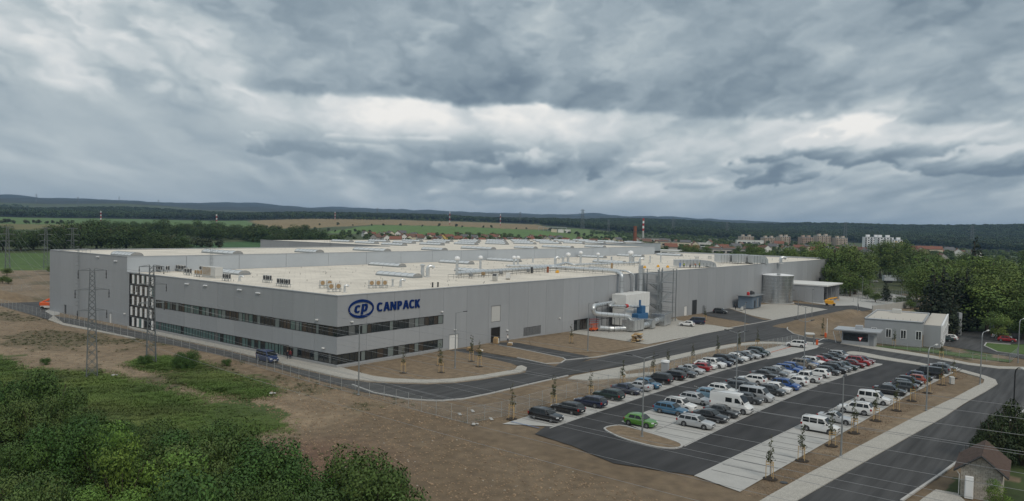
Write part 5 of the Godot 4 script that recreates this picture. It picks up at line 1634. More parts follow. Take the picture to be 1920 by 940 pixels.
	var tyre := ty.mesh()
	var rm := MB.new()
	rm.lathe([Vector2(r * 0.66, 0.085), Vector2(r * 0.6, 0.095), Vector2(r * 0.5, 0.07), Vector2(r * 0.15, 0.085), Vector2(0.001, 0.09)], 14, Transform3D(), false)
	var rim := rm.mesh()
	var am := MB.new()
	am.lathe([Vector2(r * 1.17, -0.2), Vector2(r * 1.17, 0.0), Vector2(0.001, 0.0)], 18)
	var arch := am.mesh()
	for side in [-1, 1]:
		for s in [q[10], q[10] + q[11]]:
			var turn := Basis(Vector3(0, 0, 1), -side * PI / 2)
			var wh := part("wheel", tyre, M.tyre, o)
			wh.transform = Transform3D(turn, Vector3(side * (w - 0.075), r, Z.call(s)))
			part("rim", rim, M.rim, wh)
			var ar := part("wheel_arch", arch, M.trim_black, o)
			ar.transform = Transform3D(turn, Vector3(side * (w + 0.004), r + 0.02, Z.call(s)))
		var hl := MB.new()
		hl.box(Vector3(-0.19, -0.075, -0.16), Vector3(0.19, 0.075, 0.06), Transform3D(Basis(Vector3.UP, side * 0.42) * Basis(Vector3.RIGHT, -0.25), Vector3(side * w * 0.68, hood * 0.745, L / 2 - 0.10)), 0.03)
		part("headlight", hl, M.lamp_glass, o)
		var tl := MB.new()
		var tall := H > 1.6 or shape == "estate"
		tl.box(Vector3(-0.1, -0.12 if not tall else -0.2, -0.03), Vector3(0.1, 0.1, 0.2), Transform3D(Basis(Vector3.UP, side * 0.3), Vector3(side * w * 0.83, tail * 0.84, -L / 2 + 0.06)), 0.025)
		part("tail_light", tl, M.tail_glass, o)
		var mi := MB.new()
		mi.box(Vector3(-0.11, -0.07, -0.06), Vector3(0.11, 0.07, 0.08), Transform3D(Basis(), Vector3(side * (w + 0.09), belt + 0.08, Z.call(ws + 0.42))), 0.03)
		part("mirror", mi, paint("black"), o)
		if shape in ["estate", "suv", "people carrier"]:
			var rr := MB.new()
			rr.tube([Vector3(side * wr * 0.88, H - 0.01, Z.call(wt + 0.25)), Vector3(side * wr * 0.88, H + 0.045, Z.call(wt + 0.4)), Vector3(side * wr * 0.88, H + 0.045, Z.call(rt - 0.25)), Vector3(side * wr * 0.88, H - 0.02, Z.call(rt - 0.1))], 0.02, -1, 6)
			part("roof_rail", rr, M.trim_black, o)
		var si := MB.new()
		si.box(Vector3(side * w * 0.9 - 0.02, 0.17, Z.call(q[10] + q[11] - r * 1.1)), Vector3(side * w * 0.9 + 0.09 * (1 if side > 0 else -0.2) , 0.29, Z.call(q[10] + r * 1.1)))
		part("sill", si, M.trim_black, o)
	var gr := MB.new()
	gr.box(Vector3(-w * 0.38, hood * 0.58, L / 2 - 0.14), Vector3(w * 0.38, hood * 0.72, L / 2 + 0.004), Transform3D(), 0.015)
	gr.box(Vector3(-w * 0.55, 0.3, L / 2 - 0.1), Vector3(w * 0.55, 0.42, L / 2 + 0.008), Transform3D(), 0.015)
	part("grille", gr, M.trim_black, o)
	for e in [[L / 2 + 0.01, hood * 0.49], [-L / 2 - 0.025, tail * 0.62]]:
		var p := MB.new()
		p.box(Vector3(-0.26, e[1] - 0.055, e[0]), Vector3(0.26, e[1] + 0.055, e[0] + 0.014))
		part("number_plate", p, M.number_plate, o)
	if shape == "pickup":
		var bed := MB.new()
		bed.box(Vector3(-w * 0.82, tail + 0.004, -L / 2 + 0.12), Vector3(w * 0.82, tail + 0.03, Z.call(rb + 0.1)))
		part("load_bed", bed, M.trim_black, o)
		for side in [-1, 1]:
			var sd := MB.new()
			sd.box(Vector3(side * w * 0.9 - 0.06, tail - 0.03, -L / 2 + 0.06), Vector3(side * w * 0.9 + 0.06, tail + 0.14, Z.call(rb + 0.05)), Transform3D(), 0.03)
			part("bed_side", sd, paint("black"), o)
	return o

func place_car(shape: String, colour: String, at: Vector3, turn: float, label: String, group := "", roof := "") -> Node3D:
	var o: Node3D
	if not built_cars.has(shape):
		o = car(shape)
		built_cars[shape] = o
		o.position = at
	else:
		o = dup(built_cars[shape], at)
	o.rotation.y = turn
	var slope := (site(at.x + 1.0) - site(at.x - 1.0)) / 2.0
	o.basis = Basis(Vector3(0, 0, 1), atan(slope)) * Basis(Vector3.UP, turn)
	for c in o.get_children():
		if String(c.name).begins_with("body") or String(c.name).begins_with("mirror") or String(c.name).begins_with("bed_side"):
			c.material_override = paint(colour)
	tag(o, label, "van" if shape in ["panel van", "compact van", "minibus"] else ("pickup" if shape == "pickup" else "car"))
	if o.has_meta("group"): o.remove_meta("group")
	if group: o.set_meta("group", group)
	return o

const NTH := ["first", "second", "third", "fourth", "fifth", "sixth", "seventh", "eighth", "ninth", "tenth", "eleventh", "twelfth", "thirteenth", "fourteenth", "fifteenth", "sixteenth", "seventeenth", "eighteenth", "nineteenth", "twentieth", "twenty-first", "twenty-second", "twenty-third", "twenty-fourth", "twenty-fifth", "twenty-sixth"]

func row(places: Array, cars: Array, where: String, group: String) -> void:
	var last := -1e9
	for k in cars.size():
		var p: Vector2 = places[k]
		p.x = maxf(p.x, last + 2.22)
		last = p.x
		var shape: String = cars[k][1]
		var kind: String = {"estate": "estate car", "suv": "off-roader", "pickup": "pickup truck"}.get(shape, shape)
		place_car(shape, cars[k][0], on_site(Vector2(p.x, p.y + rng.randf_range(-0.25, 0.25)), 0.012), (0.0 if cars[k][2] > 0 else PI) + rng.randf_range(-0.03, 0.03),
			"%s %s, %s from the near end of the %s" % [cars[k][0], kind, NTH[k], where], group)

func vehicles() -> void:
	row([Vector2(-3.99,45.9),Vector2(1.16,45.9),Vector2(6.45,45.91),Vector2(12.03,45.93),Vector2(17.26,45.96),Vector2(20.51,45.98),Vector2(23.04,46.01),Vector2(27.43,46.05),Vector2(32.08,46.11),Vector2(35.58,46.15),Vector2(39.23,46.21),Vector2(42.38,46.26),Vector2(44.77,46.3),Vector2(47.44,46.35),Vector2(50.19,46.4),Vector2(53.26,46.47),Vector2(55.93,46.53),Vector2(58.68,46.59),Vector2(61.24,46.65),Vector2(63.86,46.72),Vector2(66.54,46.79),Vector2(69.3,46.86)],
		[["black", "estate", 1], ["black", "estate", -1], ["navy", "estate", -1], ["dark green", "estate", -1], ["navy", "saloon", 1], ["silver", "saloon", -1], ["mid blue", "hatchback", 1], ["black", "suv", -1], ["black", "estate", -1], ["dark grey", "saloon", 1], ["silver", "saloon", 1],
		["red", "hatchback", -1], ["white", "hatchback", 1], ["white", "suv", 1], ["navy", "saloon", 1], ["black", "suv", 1], ["dark grey", "saloon", 1], ["white", "hatchback", 1], ["dark grey", "hatchback", 1], ["silver", "saloon", 1], ["black", "saloon", 1], ["dark green", "suv", 1]], "row along the fence", "cars in the row along the fence")
	row([Vector2(1.81,56.3),Vector2(10.13,56.36),Vector2(12.96,56.4),Vector2(18.24,56.5),Vector2(22.79,56.61),Vector2(27.02,56.74),Vector2(31.05,56.88),Vector2(33.83,56.99),Vector2(38.15,57.17),Vector2(43.52,57.44),Vector2(46.65,57.61),Vector2(49.64,57.78),Vector2(52.7,57.97),Vector2(55.84,58.17),Vector2(60.07,58.46),Vector2(62.1,58.61),Vector2(64.69,58.81),Vector2(68.66,59.13),Vector2(72.46,59.45),Vector2(76.08,59.77),Vector2(78.64,60.01)],
		[["bright green", "hatchback", 1], ["mid blue", "estate", 1], ["white", "suv", 1], ["silver", "estate", 1], ["light blue", "hatchback", 1], ["white", "estate", 1], ["dark grey", "estate", -1], ["black", "saloon", 1], ["white", "estate", -1], ["black", "saloon", 1], ["grey", "estate", 1], ["silver", "saloon", 1], ["blue", "estate", 1], ["blue", "hatchback", 1],
		["taupe", "suv", 1], ["blue", "hatchback", 1], ["white", "suv", 1], ["red", "saloon", 1], ["black", "saloon", 1], ["dark grey", "saloon", 1], ["silver", "people carrier", 1]], "middle bays' left row", "cars in the middle bays, left row")
	row([Vector2(6.03,61.82),Vector2(10.32,61.86),Vector2(13.83,61.91),Vector2(17.15,61.98),Vector2(23.82,62.14),Vector2(26.35,62.22),Vector2(31.85,62.41),Vector2(34.18,62.5),Vector2(37.44,62.64),Vector2(41.96,62.86),Vector2(45.95,63.07),Vector2(52.33,63.44),Vector2(56.43,63.71),Vector2(59.06,63.89),Vector2(62.01,64.11),Vector2(65.02,64.34),Vector2(68.95,64.65),Vector2(72.7,64.97),Vector2(75.64,65.23)],
		[["silver", "estate", 1], ["black", "saloon", 1], ["dark grey", "saloon", 1], ["white", "panel van", 1], ["dark grey", "hatchback", 1], ["silver", "minibus", 1], ["dark grey", "hatchback", 1], ["white", "hatchback", 1], ["blue", "people carrier", 1], ["white", "hatchback", -1], ["white", "pickup", -1], ["white", "hatchback", -1], ["dark grey", "hatchback", 1], ["black", "suv", 1], ["grey", "suv", 1], ["dark green", "saloon", 1], ["dark red", "saloon", 1], ["red", "suv", 1], ["dark red", "hatchback", 1]], "middle bays' right row", "cars in the middle bays, right row")
	row([Vector2(14.52,74.5),Vector2(20.78,74.84),Vector2(27.93,75.24),Vector2(36.4,75.7),Vector2(45.09,76.18),Vector2(50.15,76.46),Vector2(52.65,76.6),Vector2(56.55,76.81),Vector2(59.59,76.98),Vector2(63.46,77.19),Vector2(67.89,77.43),Vector2(71.37,77.63),Vector2(75.39,77.85),Vector2(79.16,78.05)],
		[["white", "compact van", 1], ["silver", "coupe", 1], ["white", "suv", -1], ["white", "compact van", 1], ["black", "saloon", 1], ["dark grey", "estate", -1], ["dark grey", "hatchback", 1], ["black", "hatchback", 1], ["orange red", "hatchback", -1], ["navy", "hatchback", 1], ["black", "minibus", -1], ["silver", "hatchback", 1], ["grey", "suv", -1], ["silver", "saloon", 1]], "row by the planted strip", "cars in the row by the planted strip")
	place_car("people carrier", "white", Vector3(89.01,-0.88,48.06) + Vector3(0, 0.02, 0), PI + 0.05, "white people carrier alone on the pale apron at the car park's far end")
	place_car("hatchback", "white", Vector3(106.75,-1.23,13.69) + Vector3(0, 0.02, 0), -2.9, "small white hatchback on the paved yard beside the long wall")
	place_car("minibus", "navy", Vector3(114.06,-1.38,12.97) + Vector3(0, 0.02, 0), -2.8, "dark blue minibus behind the white hatchback on the paved yard")
	place_car("suv", "dark grey", Vector3(151.55,-2.1,4.38) + Vector3(0, 0.02, 0), 0.1, "dark grey off-roader on the drive before the pump container")
	place_car("minibus", "dark blue", Vector3(-4.21,0,-13.53) + Vector3(0, 0.02, 0), -0.08, "dark blue minibus on the ring road beside the factory entrance")
	place_car("saloon", "dark green", Vector3(132.62,-1.75,70.41) + Vector3(0, 0.02, 0), -2.95, "dark green saloon parked beside the low office building")
	place_car("hatchback", "white", Vector3(136.39,-1.83,70.92) + Vector3(0, 0.02, 0), -2.95, "white hatchback half hidden behind the dark green saloon at the office")
	place_car("hatchback", "red", Vector3(146.35,-2.03,82.41) + Vector3(0, 0.02, 0), 0.1, "red hatchback beside the lawn on the office car park")
	place_car("estate", "silver", Vector3(153.06,-2.1,80.64) + Vector3(0, 0.02, 0), 0.1, "silver estate car behind the red hatchback on the office car park")
	trucks()
	lifts()

func trucks() -> void:
	for k in 2:
		var p: Vector2 = [Vector2(369.29,12.02), Vector2(378.63,18.33)][k]
		var t := thing("articulated_lorry", ["white-cab lorry with a grey trailer parked beyond the trees, left one", "lorry with a grey trailer parked beyond the trees, right one"][k], "lorry", on_land(p) + Vector3(0, 0.1, 0), FACING * -1.0 + PI / 2 + 0.05)
		var tr := MB.new()
		tr.box(Vector3(-1.25, 1.1, -7.0), Vector3(1.25, 4.0, 6.2), Transform3D(), 0.06)
		part("trailer", tr, M.off_white if k else M.cladding_light, t)
		var ch := MB.new()
		ch.box(Vector3(-0.9, 0.8, -6.8), Vector3(0.9, 1.1, 8.0))
		part("chassis", ch, M.dark_metal, t)
		var cb := MB.new()
		cb.box(Vector3(-1.2, 0.6, 6.6), Vector3(1.2, 3.4, 8.8), Transform3D(), 0.2)
		cb.box(Vector3(-1.1, 3.3, 6.7), Vector3(1.1, 3.8, 8.0), Transform3D(), 0.2)
		var c := part("cab", cb, M.white_metal, t)
		var ws := MB.new()
		ws.box(Vector3(-1.05, 2.0, 8.78), Vector3(1.05, 3.1, 8.83))
		ws.box(Vector3(-1.22, 2.0, 7.5), Vector3(1.22, 3.0, 8.5))
		part("windscreen", ws, M.glass_car, c)
		for s in [-1, 1]:
			for z in [-5.5, -4.2, -2.9, 5.4, 7.7]:
				var w := MB.new()
				w.lathe([Vector2(0.5, -0.15), Vector2(0.5, 0.15), Vector2(0.001, 0.14)], 14, Transform3D(Basis(Vector3(0, 0, 1), -s * PI / 2), Vector3(s * 1.05, 0.5, z)))
				part("wheel", w, M.tyre, t)
	var q := place_car("estate", "silver", on_land(Vector2(363.14,2.24)) + Vector3(0, 0.1, 0), 0.7, "silver car parked left of the two lorries beyond the trees")

func lifts() -> void:
	# orange scissor lift by the glazed door
	var s := thing("scissor_lift", "orange scissor lift standing before the glazed door in the long wall", "scissor lift", Vector3(76.09,-0.62,3.51), -0.2)
	var b := MB.new()
	b.box(Vector3(-1.1, 0.25, -0.5), Vector3(1.1, 0.75, 0.5), Transform3D(), 0.05)
	part("base", b, M.orange, s)
	for x in [-0.8, 0.8]:
		for z in [-0.5, 0.5]:
			var w := MB.new()
			w.lathe([Vector2(0.26, -0.1), Vector2(0.26, 0.1), Vector2(0.001, 0.1)], 12, Transform3D(Basis(Vector3(1, 0, 0), PI / 2), Vector3(x, 0.26, z)))
			part("wheel", w, M.tyre, s)
	for k in 3:
		for z in [-0.4, 0.4]:
			var a := MB.new()
			a.bar(Vector3(-0.95, 0.75 + k * 0.3, z), Vector3(0.95, 1.05 + k * 0.3, z), 0.1)
			a.bar(Vector3(0.95, 0.75 + k * 0.3, z), Vector3(-0.95, 1.05 + k * 0.3, z), 0.1)
			part("scissor_arm", a, M.orange, s)
	var p := MB.new()
	p.box(Vector3(-1.15, 1.68, -0.55), Vector3(1.15, 1.8, 0.55))
	part("platform", p, M.orange, s)
	for x in [-1.1, -0.4, 0.4, 1.1]:
		for z in [-0.5, 0.5]:
			var r := MB.new()
			r.bar(Vector3(x, 1.8, z), Vector3(x, 2.9, z), 0.06)
			part("rail_post", r, M.red, s)
	var r := MB.new()
	for h in [2.3, 2.9]:
		for z in [-0.5, 0.5]: r.bar(Vector3(-1.1, h, z), Vector3(1.1, h, z), 0.06)
		for x in [-1.1, 1.1]: r.bar(Vector3(x, h, -0.5), Vector3(x, h, 0.5), 0.06)
	part("rail", r, M.red, s)
	boom_lift("orange folded boom lift at the far left corner of the factory", Vector3(0.89,0,-117.87), 0.9, M.orange)
	boom_lift("yellow wheeled lift in front of the open annex bay", Vector3(209.51,-2.1,22.21), 0.3, M.yellow)

func boom_lift(label: String, at: Vector3, turn: float, m: Material) -> void:
	var t := thing("boom_lift", label, "lift", at, turn)
	var b := MB.new()
	b.box(Vector3(-1.1, 0.4, -1.7), Vector3(1.1, 1.0, 1.7), Transform3D(), 0.1)
	part("chassis", b, M.off_white if m == M.orange else m, t)
	for x in [-1.0, 1.0]:
		for z in [-1.2, 1.2]:
			var w := MB.new()
			w.lathe([Vector2(0.45, -0.17), Vector2(0.45, 0.17), Vector2(0.2, 0.15), Vector2(0.001, 0.15)], 14, Transform3D(Basis(Vector3(0, 0, 1), -signf(x) * PI / 2), Vector3(x, 0.45, z)))
			part("wheel", w, M.tyre, t)
	var c := MB.new()
	c.box(Vector3(-0.9, 1.0, -2.0), Vector3(0.9, 1.9, 1.1), Transform3D(), 0.12)
	part("turret", c, m, t)
	var a := MB.new()
	a.tube([Vector3(0.1, 1.8, -1.7), Vector3(0.1, 2.6, -0.2), Vector3(0.1, 3.1, 2.2)], 0.22, 0.17, 6)
	a.tube([Vector3(-0.2, 2.9, 1.9), Vector3(-0.2, 2.2, -0.8)], 0.16, -1, 6)
	part("boom", a, m, t)
	var k := MB.new()
	k.box(Vector3(-0.9, 2.1, 2.2), Vector3(0.9, 2.2, 3.0))
	for x in [-0.85, 0.85]:
		for z in [2.25, 2.95]: k.bar(Vector3(x, 2.2, z), Vector3(x, 3.2, z), 0.06)
	for h in [2.7, 3.2]:
		for z in [2.25, 2.95]: k.bar(Vector3(-0.85, h, z), Vector3(0.85, h, z), 0.06)
	part("basket", k, m, t)

# ---------------------------------------------------------------- gate house, office, house, fences, lamps, wires
func office_window(parent: Node, t: Transform3D, s: float, y: float, w: float, h: float) -> void:
	var f := MB.new()
	f.box(Vector3(s, y, 0.002), Vector3(s + w, y + h, 0.06), t)
	var o := part("window", f, M.fin_white, parent)
	var g := MB.new()
	g.box(Vector3(s + 0.12, y + 0.12, 0.06), Vector3(s + w - 0.12, y + h - 0.12, 0.075), t)
	part("pane", g, M.pane_dark, o)
	var b := MB.new()
	b.box(Vector3(s + w * 0.5 - 0.04, y + 0.12, 0.075), Vector3(s + w * 0.5 + 0.04, y + h - 0.12, 0.09), t)
	part("glazing_bar", b, M.fin_white, o)

func gate_and_office() -> void:
	# the low office: a grey block in front, a paler wing behind
	var a: Vector3 = Vector3(113.25,-1.37,56.38)
	var b: Vector3 = Vector3(114.58,-1.39,68.65)
	var dir := (b - a)
	dir.y = 0
	var L := dir.length()
	dir = dir.normalized()
	var back := Vector3(dir.z, 0, -dir.x)
	var o := thing("office_building", "low grey office building with small white windows and a flat tan roof", "office", a)
	var out := Transform3D(Basis(dir, Vector3.UP, dir.cross(Vector3.UP)), Vector3.ZERO)
	var H := 5.5
	var W := 24.0
	var core := MB.new()
	core.box(Vector3(0, -0.5, -W), Vector3(L, H, 0), out)
	part("wall", core, M.cladding_1, o)
	var wing := MB.new()
	wing.box(Vector3(L, -0.5, -34.0), Vector3(L + 3.6, 4.9, -2.4), out)
	part("wall", wing, M.cladding_0, o)
	var white := MB.new()
	white.box(Vector3(L + 3.6, -0.5, -34.0), Vector3(L + 4.0, 5.0, -3.0), out)
	part("white_side_wall", white, M.fin_white, o)
	var rf := MB.new()
	rf.box(Vector3(0.3, H + 0.004, -W + 0.3), Vector3(L - 0.3, H + 0.05, -0.3), out)
	rf.box(Vector3(L + 0.1, 4.904, -33.7), Vector3(L + 3.5, 4.95, -2.6), out)
	part("roof", rf, mat("office_roof", 0.48, 0.45, 0.40, 0.85), o)
	var tr := MB.new()
	for e in [[Vector3(0, H, 0), Vector3(L, H, 0)], [Vector3(L, H, 0), Vector3(L, H, -W)], [Vector3(L, H, -W), Vector3(0, H, -W)], [Vector3(0, H, -W), Vector3(0, H, 0)]]:
		tr.bar(out * (e[0] + Vector3(0, 0.15, 0)), out * (e[1] + Vector3(0, 0.15, 0)), 0.4)
	part("roof_edge", tr, M.cap_trim, o)
	for k in 4: office_window(o, out, L * (0.12 + 0.255 * k), 1.5, 1.25, 2.1)
	var side := Transform3D(Basis(-out.basis.z, Vector3.UP, out.basis.x), out.basis.x * (L + 4.0))
	for k in 6: office_window(o, side, 4.0 + k * 4.2, 1.4, 1.6, 2.0)
	var dr := MB.new()
	var s2 := Transform3D(side.basis, out.basis.x * L)
	for k in 2:
		dr = MB.new()
		dr.box(Vector3(0.5 + k * 1.1, -0.2, 0.003), Vector3(1.4 + k * 1.1, 2.6, 0.08), s2)
		part("door", dr, M.wood if k == 0 else M.frame_dark, o)
	var ac := MB.new()
	ac.box(Vector3(4.0, H + 0.05, -W + 3.0), Vector3(6.2, H + 1.1, -W + 4.4), out, 0.06)
	part("roof_unit", ac, M.off_white, o)
	for k in 8:
		var d := MB.new()
		d.bar(out * Vector3(2.0 + k * L / 8, H, -0.5), out * Vector3(2.0 + k * L / 8, H + 0.7, -0.5), 0.06)
		part("roof_post", d, M.grey_metal, o)
	# entrance canopy and tall grey sign pillar by the far door
	var py := thing("sign_pillar", "tall grey sign pillar with two white panels at the office's far corner", "sign pillar", Vector3(152.58,-2.1,70.84), 0.5)
	var pm := MB.new()
	pm.box(Vector3(-1.1, 0, -0.4), Vector3(1.1, 6.0, 0.4), Transform3D(), 0.04)
	part("pillar", pm, M.cladding_0, py)
	for k in [4.9, 2.6]:
		var w := MB.new()
		w.box(Vector3(-0.95, k, 0.4), Vector3(0.95, k + 0.75, 0.45))
		part("panel", w, M.fin_white, py)
	var cn := MB.new()
	cn.box(Vector3(0, 0, -1.2), Vector3(6.5, 0.35, 1.2), Transform3D(), 0.04)
	for x in [0.3, 6.2]: cn.box(Vector3(x - 0.1, -3.2, -0.1), Vector3(x + 0.1, 0, 0.1))
	solo("entrance_canopy", cn, M.off_white, "pale flat canopy joining the office's white wall to the sign pillar", "canopy", Vector3(142.09,-1.94,69) + Vector3(0, 3.2, 0), 0.35)
	# gate house
	var g: Vector3 = Vector3(104.07,-1.18,53.67)
	var gh := thing("gate_house", "small white gate house with a wide dark window and overhanging flat roof", "gate house", g)
	var t := Transform3D(out.basis, Vector3.ZERO)
	var m := MB.new()
	m.box(Vector3(0, -0.3, -4.2), Vector3(7.0, 3.2, 0), t, 0.05)
	part("wall", m, M.cladding_2, gh)
	m = MB.new()
	m.box(Vector3(0.3, 0.95, 0.003), Vector3(5.6, 2.75, 0.07), t)
	var w1 := part("window", m, M.frame_dark, gh)
	for k in 3:
		var p := MB.new()
		p.box(Vector3(0.42 + k * 1.72, 1.07, 0.07), Vector3(2.04 + k * 1.72, 2.63, 0.09), t)
		part("pane", p, M.pane_dark, w1)
	m = MB.new()
	m.box(Vector3(5.9, 0.0, 0.003), Vector3(6.8, 2.5, 0.06), t)
	part("door", m, M.grey_metal, gh)
	m = MB.new()
	m.box(Vector3(-1.6, 3.2, -5.2), Vector3(8.2, 3.55, 1.3), t, 0.05)
	m.box(Vector3(2.6, 3.55, -2.8), Vector3(4.2, 4.4, -1.6), t, 0.05)
	part("roof", m, M.cap_trim, gh)
	# barrier, its orange cabinets, turnstile and cycle shelter at the entry
	for q in [[Vector3(113.96,-1.38,47.33), "orange barrier cabinet with raised arm at the left of the gate road"], [Vector3(96.97,-1.04,50.21), "orange barrier cabinet at the corner of the pale apron"]]:
		var br := thing("road_barrier", q[1], "barrier", q[0], 0.3)
		var c := MB.new()
		c.box(Vector3(-0.25, 0, -0.25), Vector3(0.25, 1.15, 0.25), Transform3D(), 0.04)
		part("cabinet", c, M.orange, br)
		var arm := MB.new()
		arm.tube([Vector3(0, 1.0, 0.3), Vector3(1.0, 4.6, 0.3)] if q[1].contains("raised") else [Vector3(0, 1.0, 0.3), Vector3(3.6, 1.15, 1.6)], 0.06, 0.04, 6)
		part("arm", arm, M.fin_white, br)
	var ts := thing("turnstile", "galvanised full-height turnstile cage between the apron and the gate road", "turnstile", Vector3(96.45,-1.03,48.71), 0.4)
	for k in 7:
		for e in [-0.9, 0.9]:
			var p := MB.new()
			p.bar(Vector3(-0.9 + k * 0.3, 0, e), Vector3(-0.9 + k * 0.3, 2.3, e), 0.06)
			part("bar", p, M.pole_steel, ts)
	var tp := MB.new()
	tp.box(Vector3(-1.1, 2.3, -1.0), Vector3(1.1, 2.6, 1.0), Transform3D(), 0.06)
	part("roof", tp, M.off_white, ts)
	var sh := thing("cycle_shelter", "white framed sloping shelter beside the gate house", "shelter", Vector3(106.2,-1.22,50.84), -0.5)
	for k in 4:
		var p := MB.new()
		p.bar(Vector3(k * 2.0, 0, 1.4), Vector3(k * 2.0 + 0.5, 2.4, 0), 0.14)
		part("frame", p, M.fin_white, sh)
		if k < 3:
			var n := MB.new()
			n.quad(Vector3(k * 2.0 + 0.1, 0.2, 1.3), Vector3(k * 2.0 + 0.5, 2.3, 0.08), Vector3(k * 2.0 + 2.4, 2.3, 0.08), Vector3(k * 2.0 + 2.0, 0.2, 1.3))
			part("panel", n, M.netting, sh)
	var rs := thing("road_sign", "red and white traffic sign on a pole before the gate house", "traffic sign", Vector3(91.13,-0.92,60.74), -FACING)
	var pl := MB.new()
	pl.bar(Vector3(0, 0, 0), Vector3(0, 3.2, 0), 0.07)
	part("pole", pl, M.pole_steel, rs)
	var pt := MB.new()
	var tri := PackedVector2Array([Vector2(-0.5, 0), Vector2(0.5, 0), Vector2(0, -0.86)])
	pt.prism(tri, 0, 0.05, Transform3D(Basis(Vector3.RIGHT, Vector3(0, 0, 1), Vector3.UP), Vector3(0, 3.3, 0)))
	part("plate", pt, M.red, rs)
	pt = MB.new()
	pt.prism(PackedVector2Array([Vector2(-0.3, -0.1), Vector2(0.3, -0.1), Vector2(0, -0.62)]), 0, 0.02, Transform3D(Basis(Vector3.RIGHT, Vector3(0, 0, 1), Vector3.UP), Vector3(0, 3.3, 0.055)))
	part("face", pt, M.fin_white, rs)
	for q in [[Vector3(121.68,-1.53,68.8), M.yellow, "yellow wheeled bin at the office's front corner"], [Vector3(122.39,-1.55,69.36), M.blue, "blue wheeled bin at the office's front corner"], [Vector3(121.68,-1.53,67.66), M.fin_white, "white bin leaning against the office's grey wall"]]:
		var bn := thing("wheeled_bin", q[2], "bin", q[0], 0.3)
		var c := MB.new()
		c.box(Vector3(-0.4, 0.1, -0.45), Vector3(0.4, 1.2, 0.45), Transform3D(), 0.06)
		part("body", c, q[1], bn)
		var l := MB.new()
		l.box(Vector3(-0.44, 1.2, -0.5), Vector3(0.44, 1.32, 0.5), Transform3D(), 0.03)
		part("lid", l, q[1], bn)
		for x in [-0.3, 0.3]:
			var w := MB.new()
			w.lathe([Vector2(0.1, -0.04), Vector2(0.1, 0.04), Vector2(0.001, 0.04)], 8, Transform3D(Basis(Vector3(0, 0, 1), PI / 2), Vector3(x, 0.1, -0.4)))
			part("wheel", w, M.tyre, bn)
	# retaining wall of the upper yard
	var wa: Vector3 = Vector3(195.99,-2.1,39.59)
	var wb: Vector3 = Vector3(235.57,-2.1,46.89)
	var rw := thing("retaining_wall", "pale concrete retaining wall along the upper paved yard", "wall", wa)
	for k in 8:
		var p := (wb - wa) * (k / 8.0)
		var e := (wb - wa) * ((k + 1) / 8.0)
		var d := (e - p).normalized()
		var x := MB.new()
		x.box(Vector3(0.03, -0.5, -0.2), Vector3((e - p).length() - 0.03, 2.3, 0.2), Transform3D(Basis(d, Vector3.UP, d.cross(Vector3.UP)), p))
		part("concrete_panel", x, M.concrete, rw)

